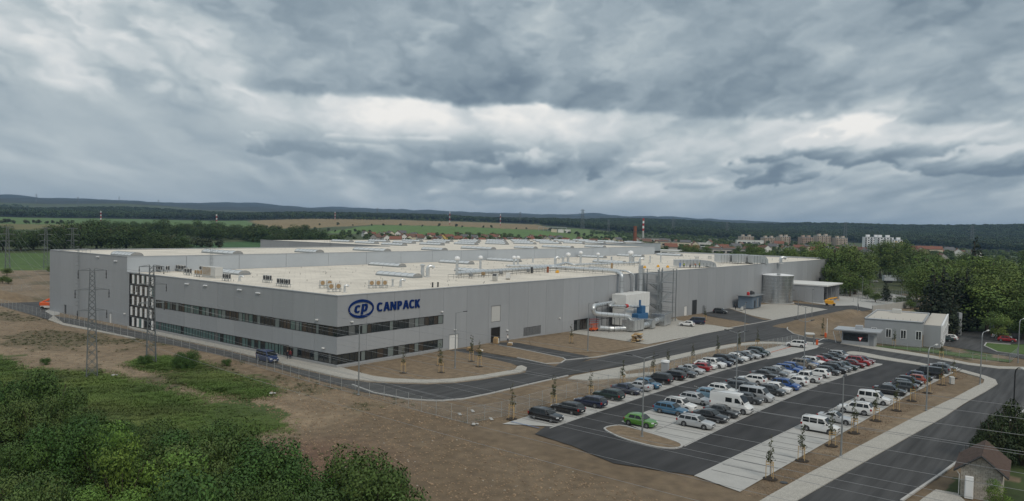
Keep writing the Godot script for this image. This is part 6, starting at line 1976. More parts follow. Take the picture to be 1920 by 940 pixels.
func brick_house() -> void:
	var at := Vector3(-0.25, 0, 91.65)
	var h := thing("block_house", "small pale block-built house with a brown shingled roof beside the road", "house", at, 0.0)
	# gable end looks toward the road and the drone
	var gx := Vector3(0.06, 0, 0.998)
	var t := Transform3D(Basis(gx, Vector3.UP, gx.cross(Vector3.UP)), Vector3.ZERO)
	var W := 3.3
	var D := 5.8
	var H := 2.75
	var apex := 4.1
	var core := MB.new()
	var prof := PackedVector2Array([Vector2(0, -0.3), Vector2(0, H), Vector2(W / 2, apex - 0.1), Vector2(W, H), Vector2(W, -0.3)])
	core.prism(prof, 0.05, D, Transform3D(Basis(t.basis.x, -t.basis.z, t.basis.y), Vector3.ZERO))
	part("wall", core, M.joint, h)
	var bl := MB.new()
	var y := -0.1
	var rown := 0
	while y < apex - 0.3:
		var half := W / 2 if y < H else W / 2 * (apex - 0.2 - y) / (apex - H)
		var x := W / 2 - half + (0.0 if rown % 2 else -0.2)
		while x < W / 2 + half - 0.05:
			var a := maxf(x + 0.01, W / 2 - half)
			var b := minf(x + 0.39, W / 2 + half)
			if b - a > 0.06:
				var s := rng.randf_range(0.78, 1.08)
				bl.tint = Color(s, s * 0.98, s * 0.95)
				bl.box(Vector3(a, y + 0.01, 0.0), Vector3(b, y + 0.185, 0.06 + rng.randf() * 0.012), Transform3D(t.basis, -t.basis.z * 0.0))
			x += 0.4
		rown += 1
		y += 0.195
	var side := Transform3D(Basis(-t.basis.z, Vector3.UP, t.basis.x), t.basis.x * W)
	y = -0.1
	rown = 0
	while y < H - 0.1:
		var x := 0.0 if rown % 2 else -0.2
		while x < D - 0.1:
			var s := rng.randf_range(0.78, 1.08)
			bl.tint = Color(s, s * 0.98, s * 0.95)
			bl.box(Vector3(maxf(x + 0.01, 0.0), y + 0.01, 0.0), Vector3(minf(x + 0.39, D), y + 0.185, 0.06), side)
			x += 0.4
		rown += 1
		y += 0.195
	M.block.vertex_color_use_as_albedo = true
	part("blockwork", bl, M.block, h).set_meta("kind", "stuff")
	var rf := MB.new()
	var sg := MB.new()
	for s in [0, 1]:
		var ex := -0.55 if s == 0 else W + 0.55
		var ridge := t * Vector3(W / 2, apex + 0.12, 0.6)
		var rback := t * Vector3(W / 2, apex + 0.12, -D - 0.5)
		var eave := t * Vector3(ex, H - 0.25, 0.6)
		var eback := t * Vector3(ex, H - 0.25, -D - 0.5)
		rf.quad_out(ridge, rback, eback, eave, Vector3.UP)
		rf.quad_out(ridge - Vector3(0, 0.12, 0), rback - Vector3(0, 0.12, 0), eback - Vector3(0, 0.12, 0), eave - Vector3(0, 0.12, 0), Vector3.DOWN)
		rf.quad_out(ridge, eave, eave - Vector3(0, 0.12, 0), ridge - Vector3(0, 0.12, 0), t.basis.z)
		var down := eave - ridge
		var along := rback - ridge
		var n := down.cross(along).normalized()
		if n.y < 0: n = -n
		for r in 12:
			for c in 18:
				var k := rng.randf_range(0.75, 1.2)
				sg.tint = Color(k, k * rng.randf_range(0.92, 1.0), k * 0.95)
				var o := ridge + down * (r / 12.0) + along * ((c + (0.5 if r % 2 else 0.0)) / 18.5)
				var u := down / 12.0 * 1.08
				var v := along / 18.5 * 0.96
				sg.quad_out(o + n * 0.02, o + v + n * 0.02, o + v + u + n * 0.045, o + u + n * 0.045, n)
				sg.quad_out(o + u + n * 0.045, o + v + u + n * 0.045, o + v + u + n * 0.01, o + u + n * 0.01, down)
	var roof := part("roof", rf, M.frame_dark, h)
	M.shingle.vertex_color_use_as_albedo = true
	part("shingles", sg, M.shingle, roof).set_meta("kind", "stuff")
	var gb := MB.new()
	gb.tube([t * Vector3(-0.55, H - 0.3, 0.66), t * Vector3(W / 2, apex + 0.06, 0.66), t * Vector3(W + 0.55, H - 0.3, 0.66)], 0.09, -1, 4)
	part("barge_board", gb, M.frame_dark, roof)
	var dp := MB.new()
	dp.tube([t * Vector3(-0.4, H - 0.3, 0.2), t * Vector3(-0.1, H - 0.7, 0.15), t * Vector3(-0.1, 0, 0.15)], 0.05, -1, 6)
	part("downpipe", dp, M.off_white, h)
	var mb := MB.new()
	mb.box(Vector3(-0.35, 0, -0.2), Vector3(0.35, 2.1, 0.2), Transform3D(), 0.04)
	mb.box(Vector3(-0.28, 0.25, 0.2), Vector3(0.28, 1.85, 0.225), Transform3D(), 0.01)
	solo("meter_cabinet", mb, M.fin_white, "white meter cabinet standing before the block house wall", "cabinet", at + gx * 0.75 + t.basis.z * 0.55, -1.4)
	var fence := thing("garden_fence", "thin green-posted garden fence along the road edge above the block house", "fence", Vector3(9.61,0,90.23))
	var pts := [Vector3(9.61,0,90.23), Vector3(13.21,0,90.36), Vector3(16.82,0,90.52), Vector3(20.4,0,90.73), Vector3(29.45,0,91.76), Vector3(38.17,0,92.72), Vector3(47.26,-0.05,93.56)]
	for k in pts.size():
		var p := MB.new()
		p.bar(pts[k] - fence.position, pts[k] - fence.position + Vector3(0, 1.7, 0), 0.08)
		part("post", p, M.trim_black, fence)
		if k < pts.size() - 1:
			var q := MB.new()
			var a: Vector3 = pts[k] - fence.position
			var b: Vector3 = pts[k + 1] - fence.position
			q.quad(a + Vector3(0, 0.05, 0), a + Vector3(0, 1.6, 0), b + Vector3(0, 1.6, 0), b + Vector3(0, 0.05, 0))
			part("mesh_panel", q, M.netting, fence)

func fence(label: String, pts: Array, pitch := 2.6, h := 2.0, called := "mesh_fence") -> void:
	var t := thing(called, label, "fence", pts[0])
	var o: Vector3 = pts[0]
	for k in pts.size() - 1:
		var a: Vector3 = pts[k]
		var b: Vector3 = pts[k + 1]
		var n := maxi(1, int(round(a.distance_to(b) / pitch)))
		for j in n:
			var p := a.lerp(b, float(j) / n)
			var e := a.lerp(b, float(j + 1) / n)
			p.y = site(p.x) - 0.03; e.y = site(e.x) - 0.03
			p -= o; e -= o
			var m := MB.new()
			m.bar(p, p + Vector3(0, h + 0.05, 0), 0.07)
			part("post", m, M.mesh_wire, t)
			var q := MB.new()
			q.quad(p + Vector3(0, 0.04, 0), p + Vector3(0, h, 0), e + Vector3(0, h, 0), e + Vector3(0, 0.04, 0))
			var pn := part("mesh_panel", q, M.netting, t)
			var w := MB.new()
			for y in [h, h * 0.5, 0.08]: w.bar(p + Vector3(0, y, 0), e + Vector3(0, y, 0), 0.022)
			part("tension_wire", w, M.mesh_wire, pn)

func fences_and_lamps() -> void:
	fence("long mesh fence along the ring road before the factory front", [Vector3(-4.56,0,-159.53), Vector3(-6.48,0,-108.52), Vector3(-7.76,0,-65.92), Vector3(-6.54,0,-37.87), Vector3(-6.43,0,-23.43), Vector3(-8.27,0,-7.76), Vector3(-9.73,0,2.78), Vector3(-10.42,0,13.82), Vector3(-10.38,0,22.89), Vector3(-11.65,0,31.4), Vector3(-12.06,0,39.77)], 2.9)
	fence("mesh fence along the row of cars nearest the factory", [Vector3(-12.06,0,39.77), Vector3(-6.68,0,40.9), Vector3(5.29,0,40.97), Vector3(18.72,0,41.68), Vector3(36.47,0,42.76), Vector3(58.28,-0.27,43.22), Vector3(80.1,-0.7,44.9), Vector3(92.78,-0.96,45.79), Vector3(96.57,-1.03,47.72)], 2.8)
	fence("mesh fence round the office lawn beyond the gate road", [Vector3(107.37,-1.25,61.77), Vector3(103.35,-1.17,72.75), Vector3(100.25,-1.1,82.98), Vector3(104.49,-1.19,86.59)], 3.0, 1.5)
	fence("high mesh fence on the retaining wall of the upper yard", [Vector3(195.99,-2.1,39.59), Vector3(235.57,-2.1,46.89)], 3.2, 3.4)
	fence("fence along the back of the upper yard under the trees", [Vector3(285.58,-2.1,5.96), Vector3(286.73,-2.1,27.15), Vector3(269.62,-2.1,40.92)], 3.2, 2.2)
	fence("mesh fence along the far side of the office lawn", [Vector3(189.8,-2.1,68.38), Vector3(188.68,-2.1,77.56), Vector3(184.1,-2.1,92.1)], 4.0, 2.2)
	fence("low fence above the sandy bank at the far left", [Vector2(-3.94,-161.14), Vector2(11.54,-173.98), Vector2(19.44,-179.66)].map(func(p): return on_land(p)), 4.0, 2.0)
	# steel rail gate at the corner by the main road
	var gt := thing("rail_gate", "grey railed swing gate beside the main road junction", "gate", Vector3(101.72,-1.13,86.82))
	var ga := Vector3.ZERO
	var gb: Vector3 = Vector3(115.95,-1.42,87.07) - Vector3(101.72,-1.13,86.82)
	for k in 6:
		var m := MB.new()
		m.bar(ga + Vector3(0, 0.25 + k * 0.3, 0), gb + Vector3(0, 0.25 + k * 0.3, 0), 0.07)
		part("rail", m, M.pole_steel, gt)
	for p in [ga, gb]:
		var m := MB.new()
		m.bar(p, p + Vector3(0, 2.0, 0), 0.12)
		part("post", m, M.pole_steel, gt)
	# lamps: base, height, heads, turn
	for l in [[Vector3(-10.81,0,18.03), 10.0, 1, -0.9, "tall lamp post at the ring road bend before the front corner"], [Vector3(13.94,0,14.21), 9.6, 1, -0.9, "lamp post on the soil bed right of the window bands"], [Vector3(45.95,-0.02,20.82), 9.6, 1, -0.9, "lamp post on the soil bed before the scissor lift"],
			[Vector3(-2.83,0,59.17), 9.4, 2, -0.5, "double-armed lamp post on the planted island behind the green hatchback"], [Vector3(27.21,0,58.74), 9.4, 2, -0.5, "double-armed lamp post between the silver minibus and white panel van"], [Vector3(50.82,-0.12,61.4), 9.4, 2, -0.5, "double-armed lamp post among the blue and taupe cars"],
			[Vector3(5.03,0,79.5), 8.9, 0, 0.0, "plain steel lamp post on the planted strip by the white compact vans"], [Vector3(36.78,0,82.57), 8.9, 3, -0.2, "bow-armed lamp post on the planted strip by the parked black minibus"], [Vector3(67.05,-0.44,85.63), 8.8, 3, -0.2, "bow-armed lamp post at the pavement's rounded corner"],
			[Vector3(103.28,-1.17,88.16), 8.8, 3, -0.2, "bow-armed lamp post beside the railed gate"], [Vector3(167.66,-2.1,76.61), 7.0, 0, 0, "slim lamp post at the back of the office car park"], [Vector3(158.93,-2.1,78.26), 5.5, 0, 0, "short lamp post on the lawn by the office car park"],
			[Vector3(88.14,-0.86,36.63), 9.0, 0, 0, "slim lamp post beside the curved pavement left of the gate road"], [Vector3(150.52,-2.1,29.08), 9.0, 1, 2.2, "lamp post on the road edge before the water tank"], [Vector3(152.46,-2.1,32.55), 9.5, 0, 0, "lamp post on the soil bank before the annex"], [Vector3(184.58,-2.1,37.62), 8.0, 1, 2.2, "lamp post at the top of the soil bank by the walking man"],
			[Vector3(251.56,-2.1,23.17), 9.0, 1, 2.2, "lamp post on the upper yard, left of two"], [Vector3(257.38,-2.1,36.5), 9.0, 0, 0, "lamp post on the upper yard, right of two"], [Vector3(101.59,-1.13,46.06), 8.0, 2, -0.5, "double-armed lamp post beside the turnstile"]]:
		lamp(l[4], l[0], l[1], l[2], l[3])
	var bl := thing("street_lamp", "black street lamp with a swept arm beside the main road's right edge", "street lamp", Vector3(39.24,0,92.63), 0.0)
	var bp := MB.new()
	bp.tube([Vector3(0, 0, 0), Vector3(0, 4.0, 0), Vector3(0, 6.2, 0), Vector3(-0.25, 6.8, 0.1), Vector3(-1.0, 7.2, 0.4), Vector3(-2.1, 7.35, 0.9)], 0.1, 0.05, 8)
	part("pole", bp, M.trim_black, bl)
	var bh := MB.new()
	bh.box(Vector3(-0.6, -0.1, -0.17), Vector3(0.4, 0.08, 0.17), Transform3D(Basis(Vector3.UP, 0.4), Vector3(-2.4, 7.35, 1.0)), 0.05)
	part("lamp_head", bh, M.off_white, bl)

func lamp(label: String, at: Vector3, h: float, kind: int, turn: float) -> void:
	var t := thing("lamp_post", label, "lamp post", at, turn)
	var p := MB.new()
	var heads := []
	if kind == 3:
		p.tube([Vector3(0, 0, 0), Vector3(0, 4.0, 0), Vector3(0, h - 0.8, 0), Vector3(0.12, h - 0.3, 0), Vector3(0.5, h, 0), Vector3(2.4, h + 0.1, 0)], 0.1, 0.05, 8)
		heads = [[2.4, h + 0.1, 1]]
	else:
		p.tube([Vector3(0, 0, 0), Vector3(0, h * 0.5, 0), Vector3(0, h, 0)], 0.11, 0.06, 8)
		if kind == 0: heads = [[0.15, h, 1]]
		if kind >= 1:
			p.tube([Vector3(0, h - 0.05, 0), Vector3(1.3, h + 0.2, 0)], 0.045, -1, 6)
			heads.append([1.3, h + 0.2, 1])
		if kind == 2:
			p.tube([Vector3(0, h - 0.05, 0), Vector3(-1.8, h + 0.5, 0)], 0.045, -1, 6)
			p.tube([Vector3(1.3, h + 0.2, 0), Vector3(1.8, h + 0.3, 0)], 0.045, -1, 6)
			heads.append([-1.8, h + 0.5, -1])
	part("pole", p, M.pole_steel, t)
	for q in heads:
		var m := MB.new()
		m.box(Vector3(-0.1, -0.07, -0.15), Vector3(0.65, 0.06, 0.15), Transform3D(Basis(Vector3.UP, 0.0 if q[2] > 0 else PI) * Basis(Vector3(0, 0, 1), 0.15), Vector3(q[0], q[1], 0)), 0.03)
		part("lamp_head", m, M.off_white if kind == 3 else M.dark_metal, t)
	var f := MB.new()
	f.lathe([Vector2(0.2, 0), Vector2(0.2, 0.12), Vector2(0.12, 0.16), Vector2(0.12, 0.9)], 8)
	part("base", f, M.pole_steel, t)

func lattice(called: String, label: String, at: Vector3, turn: float, h: float, foot: float, arms: Array, fat := 1.0, group := "") -> Node3D:
	var t := thing(called, label, "pylon", at, turn, group)
	var head := foot * 0.42
	var leg := MB.new()
	for sx in [-1, 1]:
		for sz in [-1, 1]:
			leg = MB.new()
			leg.tube([Vector3(sx * foot / 2, 0, sz * foot / 2), Vector3(sx * head / 2, h, sz * head / 2)], 0.075 * fat, 0.055 * fat, 4, false)
			part("leg", leg, M.lattice_steel, t)
	var br := MB.new()
	var y := 0.0
	while y < h - 0.4:
		var w := lerpf(foot, head, y / h) / 2
		var y1 := minf(y + w * 2.0, h)
		var w1 := lerpf(foot, head, y1 / h) / 2
		for k in 4:
			var a := Basis(Vector3.UP, k * PI / 2)
			br.bar(a * Vector3(-w, y, w), a * Vector3(w1, y1, w1), 0.06 * fat)
			br.bar(a * Vector3(w, y, w), a * Vector3(-w1, y1, w1), 0.06 * fat)
		y = y1
	part("bracing", br, M.lattice_steel, t)
	for q in arms:
		for s in [-1, 1]:
			var m := MB.new()
			m.bar(Vector3(s * head / 2, q[0], -head / 2), Vector3(s * q[1], q[0], 0), 0.09 * fat)
			m.bar(Vector3(s * head / 2, q[0], head / 2), Vector3(s * q[1], q[0], 0), 0.09 * fat)
			m.bar(Vector3(s * head / 2, q[0] + q[2], 0), Vector3(s * q[1], q[0], 0), 0.07 * fat)
			var c := part("crossarm", m, M.lattice_steel, t)
			var i := MB.new()
			i.lathe([Vector2(0.05, -1.3), Vector2(0.09, -1.2), Vector2(0.05, -0.9), Vector2(0.09, -0.6), Vector2(0.05, -0.3), Vector2(0.05, 0)], 6, Transform3D(Basis(), Vector3(s * q[1], q[0], 0)))
			part("insulator", i, M.dark_metal, c)
	return t

func hang(m: MB, a: Vector3, b: Vector3, sag: float, r := 0.014) -> void:
	var p := []
	for k in 25:
		var t := k / 24.0
		p.append(a.lerp(b, t) - Vector3(0, sag * 4.0 * t * (1.0 - t), 0))
	m.tube(p, r, -1, 3, false)

func pylons_and_wires() -> void:
	var A: Vector3 = Vector3(-30,0,-21.76)
	var B: Vector3 = Vector3(-18.35,0,-26.33)
	var turn := -FACING + 0.5
	var arms := [[16.4, 1.9, 0.3], [13.4, 2.3, 0.3], [10.2, 2.0, 0.3]]
	lattice("lattice_pylon", "grey lattice power pylon standing on the meadow at left", A, turn, 16.6, 1.5, arms, 1.15)
	lattice("lattice_pylon", "grey lattice power pylon in the weedy patch before the entrance glazing", B, turn, 16.6, 1.5, arms, 1.15)
	for q in [[Vector2(47.16,-281.23), "lattice pylon furthest left before the dark tree clump"], [Vector2(67.89,-294.99), "lattice pylon second from left before the dark tree clump"], [Vector2(83.77,-304.82), "lattice pylon rising just behind the factory's left corner"]]:
		lattice("lattice_pylon", q[1], on_land(q[0]), turn, 19.5, 1.9, [[19.0, 2.4, 0.3], [16.0, 3.0, 0.3], [13.0, 2.6, 0.3]], 1.4)
	# the lines run from the two pylons over the car park and out to the right
	var x := Basis(Vector3.UP, turn).x
	var past: Array = [Vector2(-37.99,98.64), Vector2(-30.01,98.06)]
	for k in 2:
		var from: Vector3 = [A, B][k]
		for i in 3:
			for s in [-1, 1]:
				var m := MB.new()
				var a: Vector3 = from + x * s * arms[i][1] + Vector3(0, arms[i][0] - 1.3, 0)
				var go := (Vector3(past[k].x, 0, past[k].y) - Vector3(from.x, 0, from.z)) * 1.14
				var e: Vector3 = from + go + go.cross(Vector3.UP).normalized() * -s * arms[i][1] + Vector3(0, arms[i][0] - 1.3, 0)
				hang(m, a, e, 1.6)
				hang(m, a, on_land([Vector2(47.16,-281.23), Vector2(67.89,-294.99)][k]) + x * s * 3.4 + Vector3(0, [17.7, 14.7, 11.7][i], 0), 4.0, 0.02)
				solo("power_line", m, M.wire, "thin power wire from the %s pylon's %s arm, %s side" % [["meadow", "weed patch"][k], ["top", "middle", "lowest"][i], "near" if s > 0 else "far"], "wire").set_meta("group", "power wires")

# ---------------------------------------------------------------- trees, shrubs, grass
# leaves gathered in tufts over a lumpy crown; each entry of lobes is (centre, radius)
func crown(lobes: Array, leaves: int, size: float, base: Color, seed_: int, droop := 0.0) -> ArrayMesh:
	var r := RandomNumberGenerator.new()
	r.seed = seed_
	var m := MB.new()
	var total := 0.0
	for q in lobes: total += q[1] * q[1]
	for q in lobes:
		var n := int(leaves * q[1] * q[1] / total)
		var lobe_tone := r.randf_range(0.8, 1.2)
		var warm := r.randf_range(0.9, 1.12)
		for k in n:
			var d := Vector3(r.randfn(), r.randfn() * 0.9 + 0.12, r.randfn()).normalized()
			var depth := pow(r.randf(), 0.4)
			var p: Vector3 = q[0] + Vector3(d.x, d.y * (0.8 if droop == 0 else 1.0), d.z) * q[1] * lerpf(0.45, 1.08, depth)
			p += Vector3(r.randfn(), r.randfn(), r.randfn()) * q[1] * 0.07
			var n3 := (d + Vector3(r.randfn(), r.randfn() + 0.5, r.randfn()) * 0.55).normalized()
			var u := n3.cross(Vector3(r.randfn(), r.randfn(), r.randfn())).normalized()
			var w := n3.cross(u)
			var s := size * r.randf_range(0.6, 1.35)
			var tone := lobe_tone * r.randf_range(0.72, 1.32)
			m.tint = Color(base.r * tone * warm, base.g * tone, base.b * tone / warm)
			var a := p - u * s
			var b := p + w * s * 0.55
			var c := p + u * s
			var e := p - w * s * 0.5 + n3 * s * 0.2
			var k3 := (n3 * 0.8 + d + Vector3(0, 0.25, 0)).normalized()
			m.tris(a, b, c, k3, k3, k3)
			m.tris(a, c, e, k3, k3, k3)
	return m.mesh()

func lumps(n: int, r: Vector3, each: float, at: Vector3, seed_: int) -> Array:
	var g := RandomNumberGenerator.new()
	g.seed = seed_
	var out := []
	for k in n:
		var d := Vector3(g.randfn(), g.randfn(), g.randfn()).normalized() * pow(g.randf(), 0.45)
		out.append([at + Vector3(d.x * r.x, d.y * r.y, d.z * r.z), each * g.randf_range(0.65, 1.3)])
	return out

func trunk(h: float, r: float, limbs: int, spread: float, seed_: int) -> MB:
	var g := RandomNumberGenerator.new()
	g.seed = seed_
	var m := MB.new()
	m.tube([Vector3(0, -0.3, 0), Vector3(g.randfn() * 0.02 * h, h * 0.4, 0), Vector3(g.randfn() * 0.03 * h, h * 0.92, g.randfn() * 0.03 * h)], r, r * 0.25, 7)
	for k in limbs:
		var a := TAU * k / limbs + g.randf()
		var y := h * g.randf_range(0.3, 0.75)
		m.tube([Vector3(0, y, 0), Vector3(cos(a) * spread * 0.5, y + h * 0.1, sin(a) * spread * 0.5), Vector3(cos(a) * spread, y + h * 0.22, sin(a) * spread)], r * 0.4, r * 0.1, 5)
	return m

# unit trees, one metre tall per metre of scale: kept 10 m tall and scaled when placed
var stock := {}

func tree_kind(kind: String) -> Array:
	if stock.has(kind): return stock[kind]
	var out := []
	for v in 3:
		var s := kind.hash() + v * 17
		match kind:
			"broad": out.append([crown(lumps(24, Vector3(3.2, 3.7, 3.2), 1.7, Vector3(0, 5.3, 0), s), 4400, 0.205, Color(0.080, 0.130, 0.024), s), trunk(9, 0.32, 6, 2.4, s).mesh()])
			"dark": out.append([crown(lumps(24, Vector3(3.3, 3.6, 3.3), 1.75, Vector3(0, 5.0, 0), s), 4400, 0.205, Color(0.046, 0.080, 0.018), s), trunk(9, 0.32, 6, 2.4, s).mesh()])
			"light": out.append([crown(lumps(22, Vector3(2.8, 3.9, 2.8), 1.45, Vector3(0, 5.4, 0), s), 4000, 0.18, Color(0.110, 0.165, 0.034), s), trunk(9, 0.26, 6, 2.2, s).mesh()])
			"tall": out.append([crown(lumps(18, Vector3(1.5, 4.0, 1.5), 1.1, Vector3(0, 5.8, 0), s), 3400, 0.165, Color(0.085, 0.135, 0.030), s), trunk(9.4, 0.22, 7, 1.3, s).mesh()])
			"conifer":
				var l := []
				var g := RandomNumberGenerator.new()
				g.seed = s
				for k in 26:
					var t := k / 25.0
					var a := k * 2.4
					var w := 1.9 * (1.0 - t) + 0.12
					l.append([Vector3(cos(a) * w * 0.6, 0.9 + t * 8.7, sin(a) * w * 0.6), w * g.randf_range(0.42, 0.62) + 0.14])
				out.append([crown(l, 1500, 0.24, Color(0.020, 0.033, 0.014), s, 1.0), trunk(9.5, 0.22, 0, 0, s).mesh()])
	stock[kind] = out
	return out

var placed_trees := {}

func tree(kind: String, at: Vector3, h: float, label: String, group: String, wide := 1.0) -> void:
	var v := rng.randi_range(0, 2)
	var key := "%s%d" % [kind, v]
	var o: Node3D
	if not placed_trees.has(key):
		o = thing("conifer_tree" if kind == "conifer" else "leafy_tree", label, "tree", at)
		var q: Array = tree_kind(kind)[v]
		part("crown", q[0], M.leaf_mid, o)
		part("trunk", q[1], M.bark, o)
		placed_trees[key] = o
	else:
		o = dup(placed_trees[key], at)
	tag(o, label, "tree", group)
	o.rotation.y = rng.randf() * TAU
	o.scale = Vector3(wide * h / 10.0, h / 10.0, wide * h / 10.0)

func plants() -> void:
	shrubs()
	grasses()
	saplings()
	# the big wood to the right of the hall: (pixel column is only a bearing, then distance, height, kind)
	var wood := [[Vector2(322.73,-37.91), 17, "broad"], [Vector2(315.42,-28.26), 19, "light"], [Vector2(307.59,-19.91), 18, "broad"], [Vector2(313.97,-16.11), 20, "light"], [Vector2(305.61,-9.07), 22, "light"], [Vector2(287.96,2.14), 23, "broad"], [Vector2(276.62,10.15), 22, "light"], [Vector2(271.73,15.34), 20, "broad"], [Vector2(266.24,9.96), 15, "broad"], [Vector2(257.68,16.88), 12, "broad"], [Vector2(286.14,15.43), 18, "light"],
		[Vector2(382.42,-3.17), 20, "tall"], [Vector2(404.86,-3.59), 21, "tall"], [Vector2(400.89,1.81), 22, "tall"], [Vector2(396.85,7.1), 21, "tall"], [Vector2(405.54,9.87), 22, "tall"], [Vector2(398.45,15.56), 20, "broad"], [Vector2(424.89,-5.53), 18, "broad"], [Vector2(431.75,3.17), 18, "broad"], [Vector2(305.81,37.36), 19, "broad"], [Vector2(281.62,44.38), 17, "light"], [Vector2(297.05,46.07), 18, "broad"], [Vector2(307.66,49.72), 16, "light"], [Vector2(229.79,49.63), 17, "broad"], [Vector2(246.07,43.97), 14, "light"], [Vector2(244.09,65.35), 19, "light"], [Vector2(254.46,68.31), 20, "broad"], [Vector2(239.89,73.63), 18, "light"], [Vector2(230.2,77.86), 19, "broad"], [Vector2(225.46,81.65), 18, "light"],
		[Vector2(172.48,72.83), 15, "tall"], [Vector2(164.77,75.98), 17, "light"], [Vector2(168.95,77.58), 16, "broad"], [Vector2(177.16,79.51), 17, "light"], [Vector2(177.39,82.3), 16, "broad"], [Vector2(170.59,85.38), 17, "broad"], [Vector2(189.55,72.56), 17, "broad"], [Vector2(200.22,79.2), 16, "tall"], [Vector2(147.14,80.61), 8, "light"], [Vector2(155.54,85.1), 10, "broad"], [Vector2(155.78,89.07), 15, "broad"]]
	for q in wood:
		tree(q[2], on_land(q[0]), q[1], {"broad": "broad dark-leaved tree in the wood right of the factory", "light": "round-crowned lighter green tree in the wood right of the factory", "tall": "slim tall tree in the wood right of the factory"}[q[2]], "trees of the wood right of the factory", 1.15 if q[2] != "tall" else 1.0)
	for q in [[Vector2(163.02,62.67), 17.5, "tall dark spruce behind the office, left of the dark group"], [Vector2(159.5,66.13), 18.5, "tallest dark spruce in the group behind the office"], [Vector2(161.9,68.79), 17.0, "dark spruce in the middle of the group behind the office"], [Vector2(166.21,70.96), 18.0, "dark spruce at the right of the group behind the office"], [Vector2(151.8,68.78), 12.0, "smaller dark spruce in front of the group behind the office"], [Vector2(156.84,62.07), 10.0, "small dark spruce with low boughs at the retaining wall's end"]]:
		tree("conifer", on_land(q[0]), q[1], q[2], "", 1.35)
	tree("conifer", on_land(Vector2(333.29,53.25)), 27, "tall lone spruce standing above the wood at far right", "", 1.1)
	tree("conifer", on_land(Vector2(246.98,32.85)), 8.0, "small dark cone-shaped tree on the grass before the lorries", "", 1.5)
	for q in [[Vector2(238.41,31.03), 4.5], [Vector2(232.24,40.68), 4.0], [Vector2(228.74,43.68), 4.5], [Vector2(252.42,24.94), 5.0], [Vector2(221.15,46.65), 3.5]]:
		tree("broad", on_land(q[0]), q[1], "low bush along the fence behind the upper yard", "bushes behind the upper yard", 1.4)
	# the wood behind, seen over the hall
	for k in 46:
		var p := Vector2.ZERO
		var d := rng.randf_range(440, 640)
		var a := lerpf(AZ[6] + 0.055, AZ[9] + 0.06, (k + rng.randf()) / 46.0) + FACING
		p = Vector2(EYE.x + d * sin(a), EYE.z - d * cos(a))
		tree(["broad", "light", "broad", "tall"][k % 4], on_land(p), rng.randf_range(12, 18), "leafy tree in the far belt between the wood and the town", "trees between the wood and the town", 1.25)
	# dark clump left of and behind the factory
	var left := [[Vector2(83.64,-422.93), 15], [Vector2(96.53,-432.38), 16], [Vector2(103.76,-425.64), 14], [Vector2(113.84,-433.69), 13], [Vector2(120.2,-423.8), 17], [Vector2(132.17,-434.12), 19], [Vector2(136.66,-421.45), 20], [Vector2(149.02,-427.02), 19], [Vector2(154.08,-417.06), 18], [Vector2(165.06,-419.66), 20], [Vector2(169.49,-409.72), 17], [Vector2(168.41,-387.86), 16], [Vector2(169.89,-375.81), 16], [Vector2(179.13,-377.64), 14], [Vector2(143.05,-473.92), 17], [Vector2(156.15,-476.17), 20], [Vector2(170.46,-484.21), 20], [Vector2(186.87,-476.82), 18], [Vector2(116.09,-476.42), 15], [Vector2(156.57,-378.17), 8], [Vector2(149.7,-373.77), 7], [Vector2(183.89,-374.99), 7], [Vector2(109.9,-485.9), 16], [Vector2(135.23,-484.41), 13]]
	for q in left:
		tree("dark", on_land(q[0]) - Vector3(0, q[1] * 0.1, 0), q[1] * 1.08, "dark round-crowned tree in the dense clump behind the factory's left end", "trees of the clump behind the left end", 1.3)
	for q in [[Vector2(36.31,-250.06), 3.5], [Vector2(53.26,-250.26), 4.0], [Vector2(21.53,-210.72), 3.0], [Vector2(21.9,-206.37), 2.6]]:
		tree("broad", on_land(q[0]), q[1], "small bush below the left power pylons", "bushes below the left pylons", 1.5)
	var mid := []
	for k in 70:
		var t := (k + rng.randf()) / 70.0
		var a := lerpf(-0.5039, -0.2447, t) + FACING
		var d := lerpf(900, 690, t) + rng.randf_range(-60, 90)
		if t > 0.6: d += 40.0
		mid.append(Vector2(EYE.x + d * sin(a), EYE.z - d * cos(a)))
	for p in mid: tree("dark", on_land(p) - Vector3(0, 2.0, 0), rng.randf_range(11, 17) * (1.25 if p.distance_to(mid[60]) < 130 else 1.0), "round tree in the tree belt between the green and tan fields", "trees of the belt between the fields", 1.2)

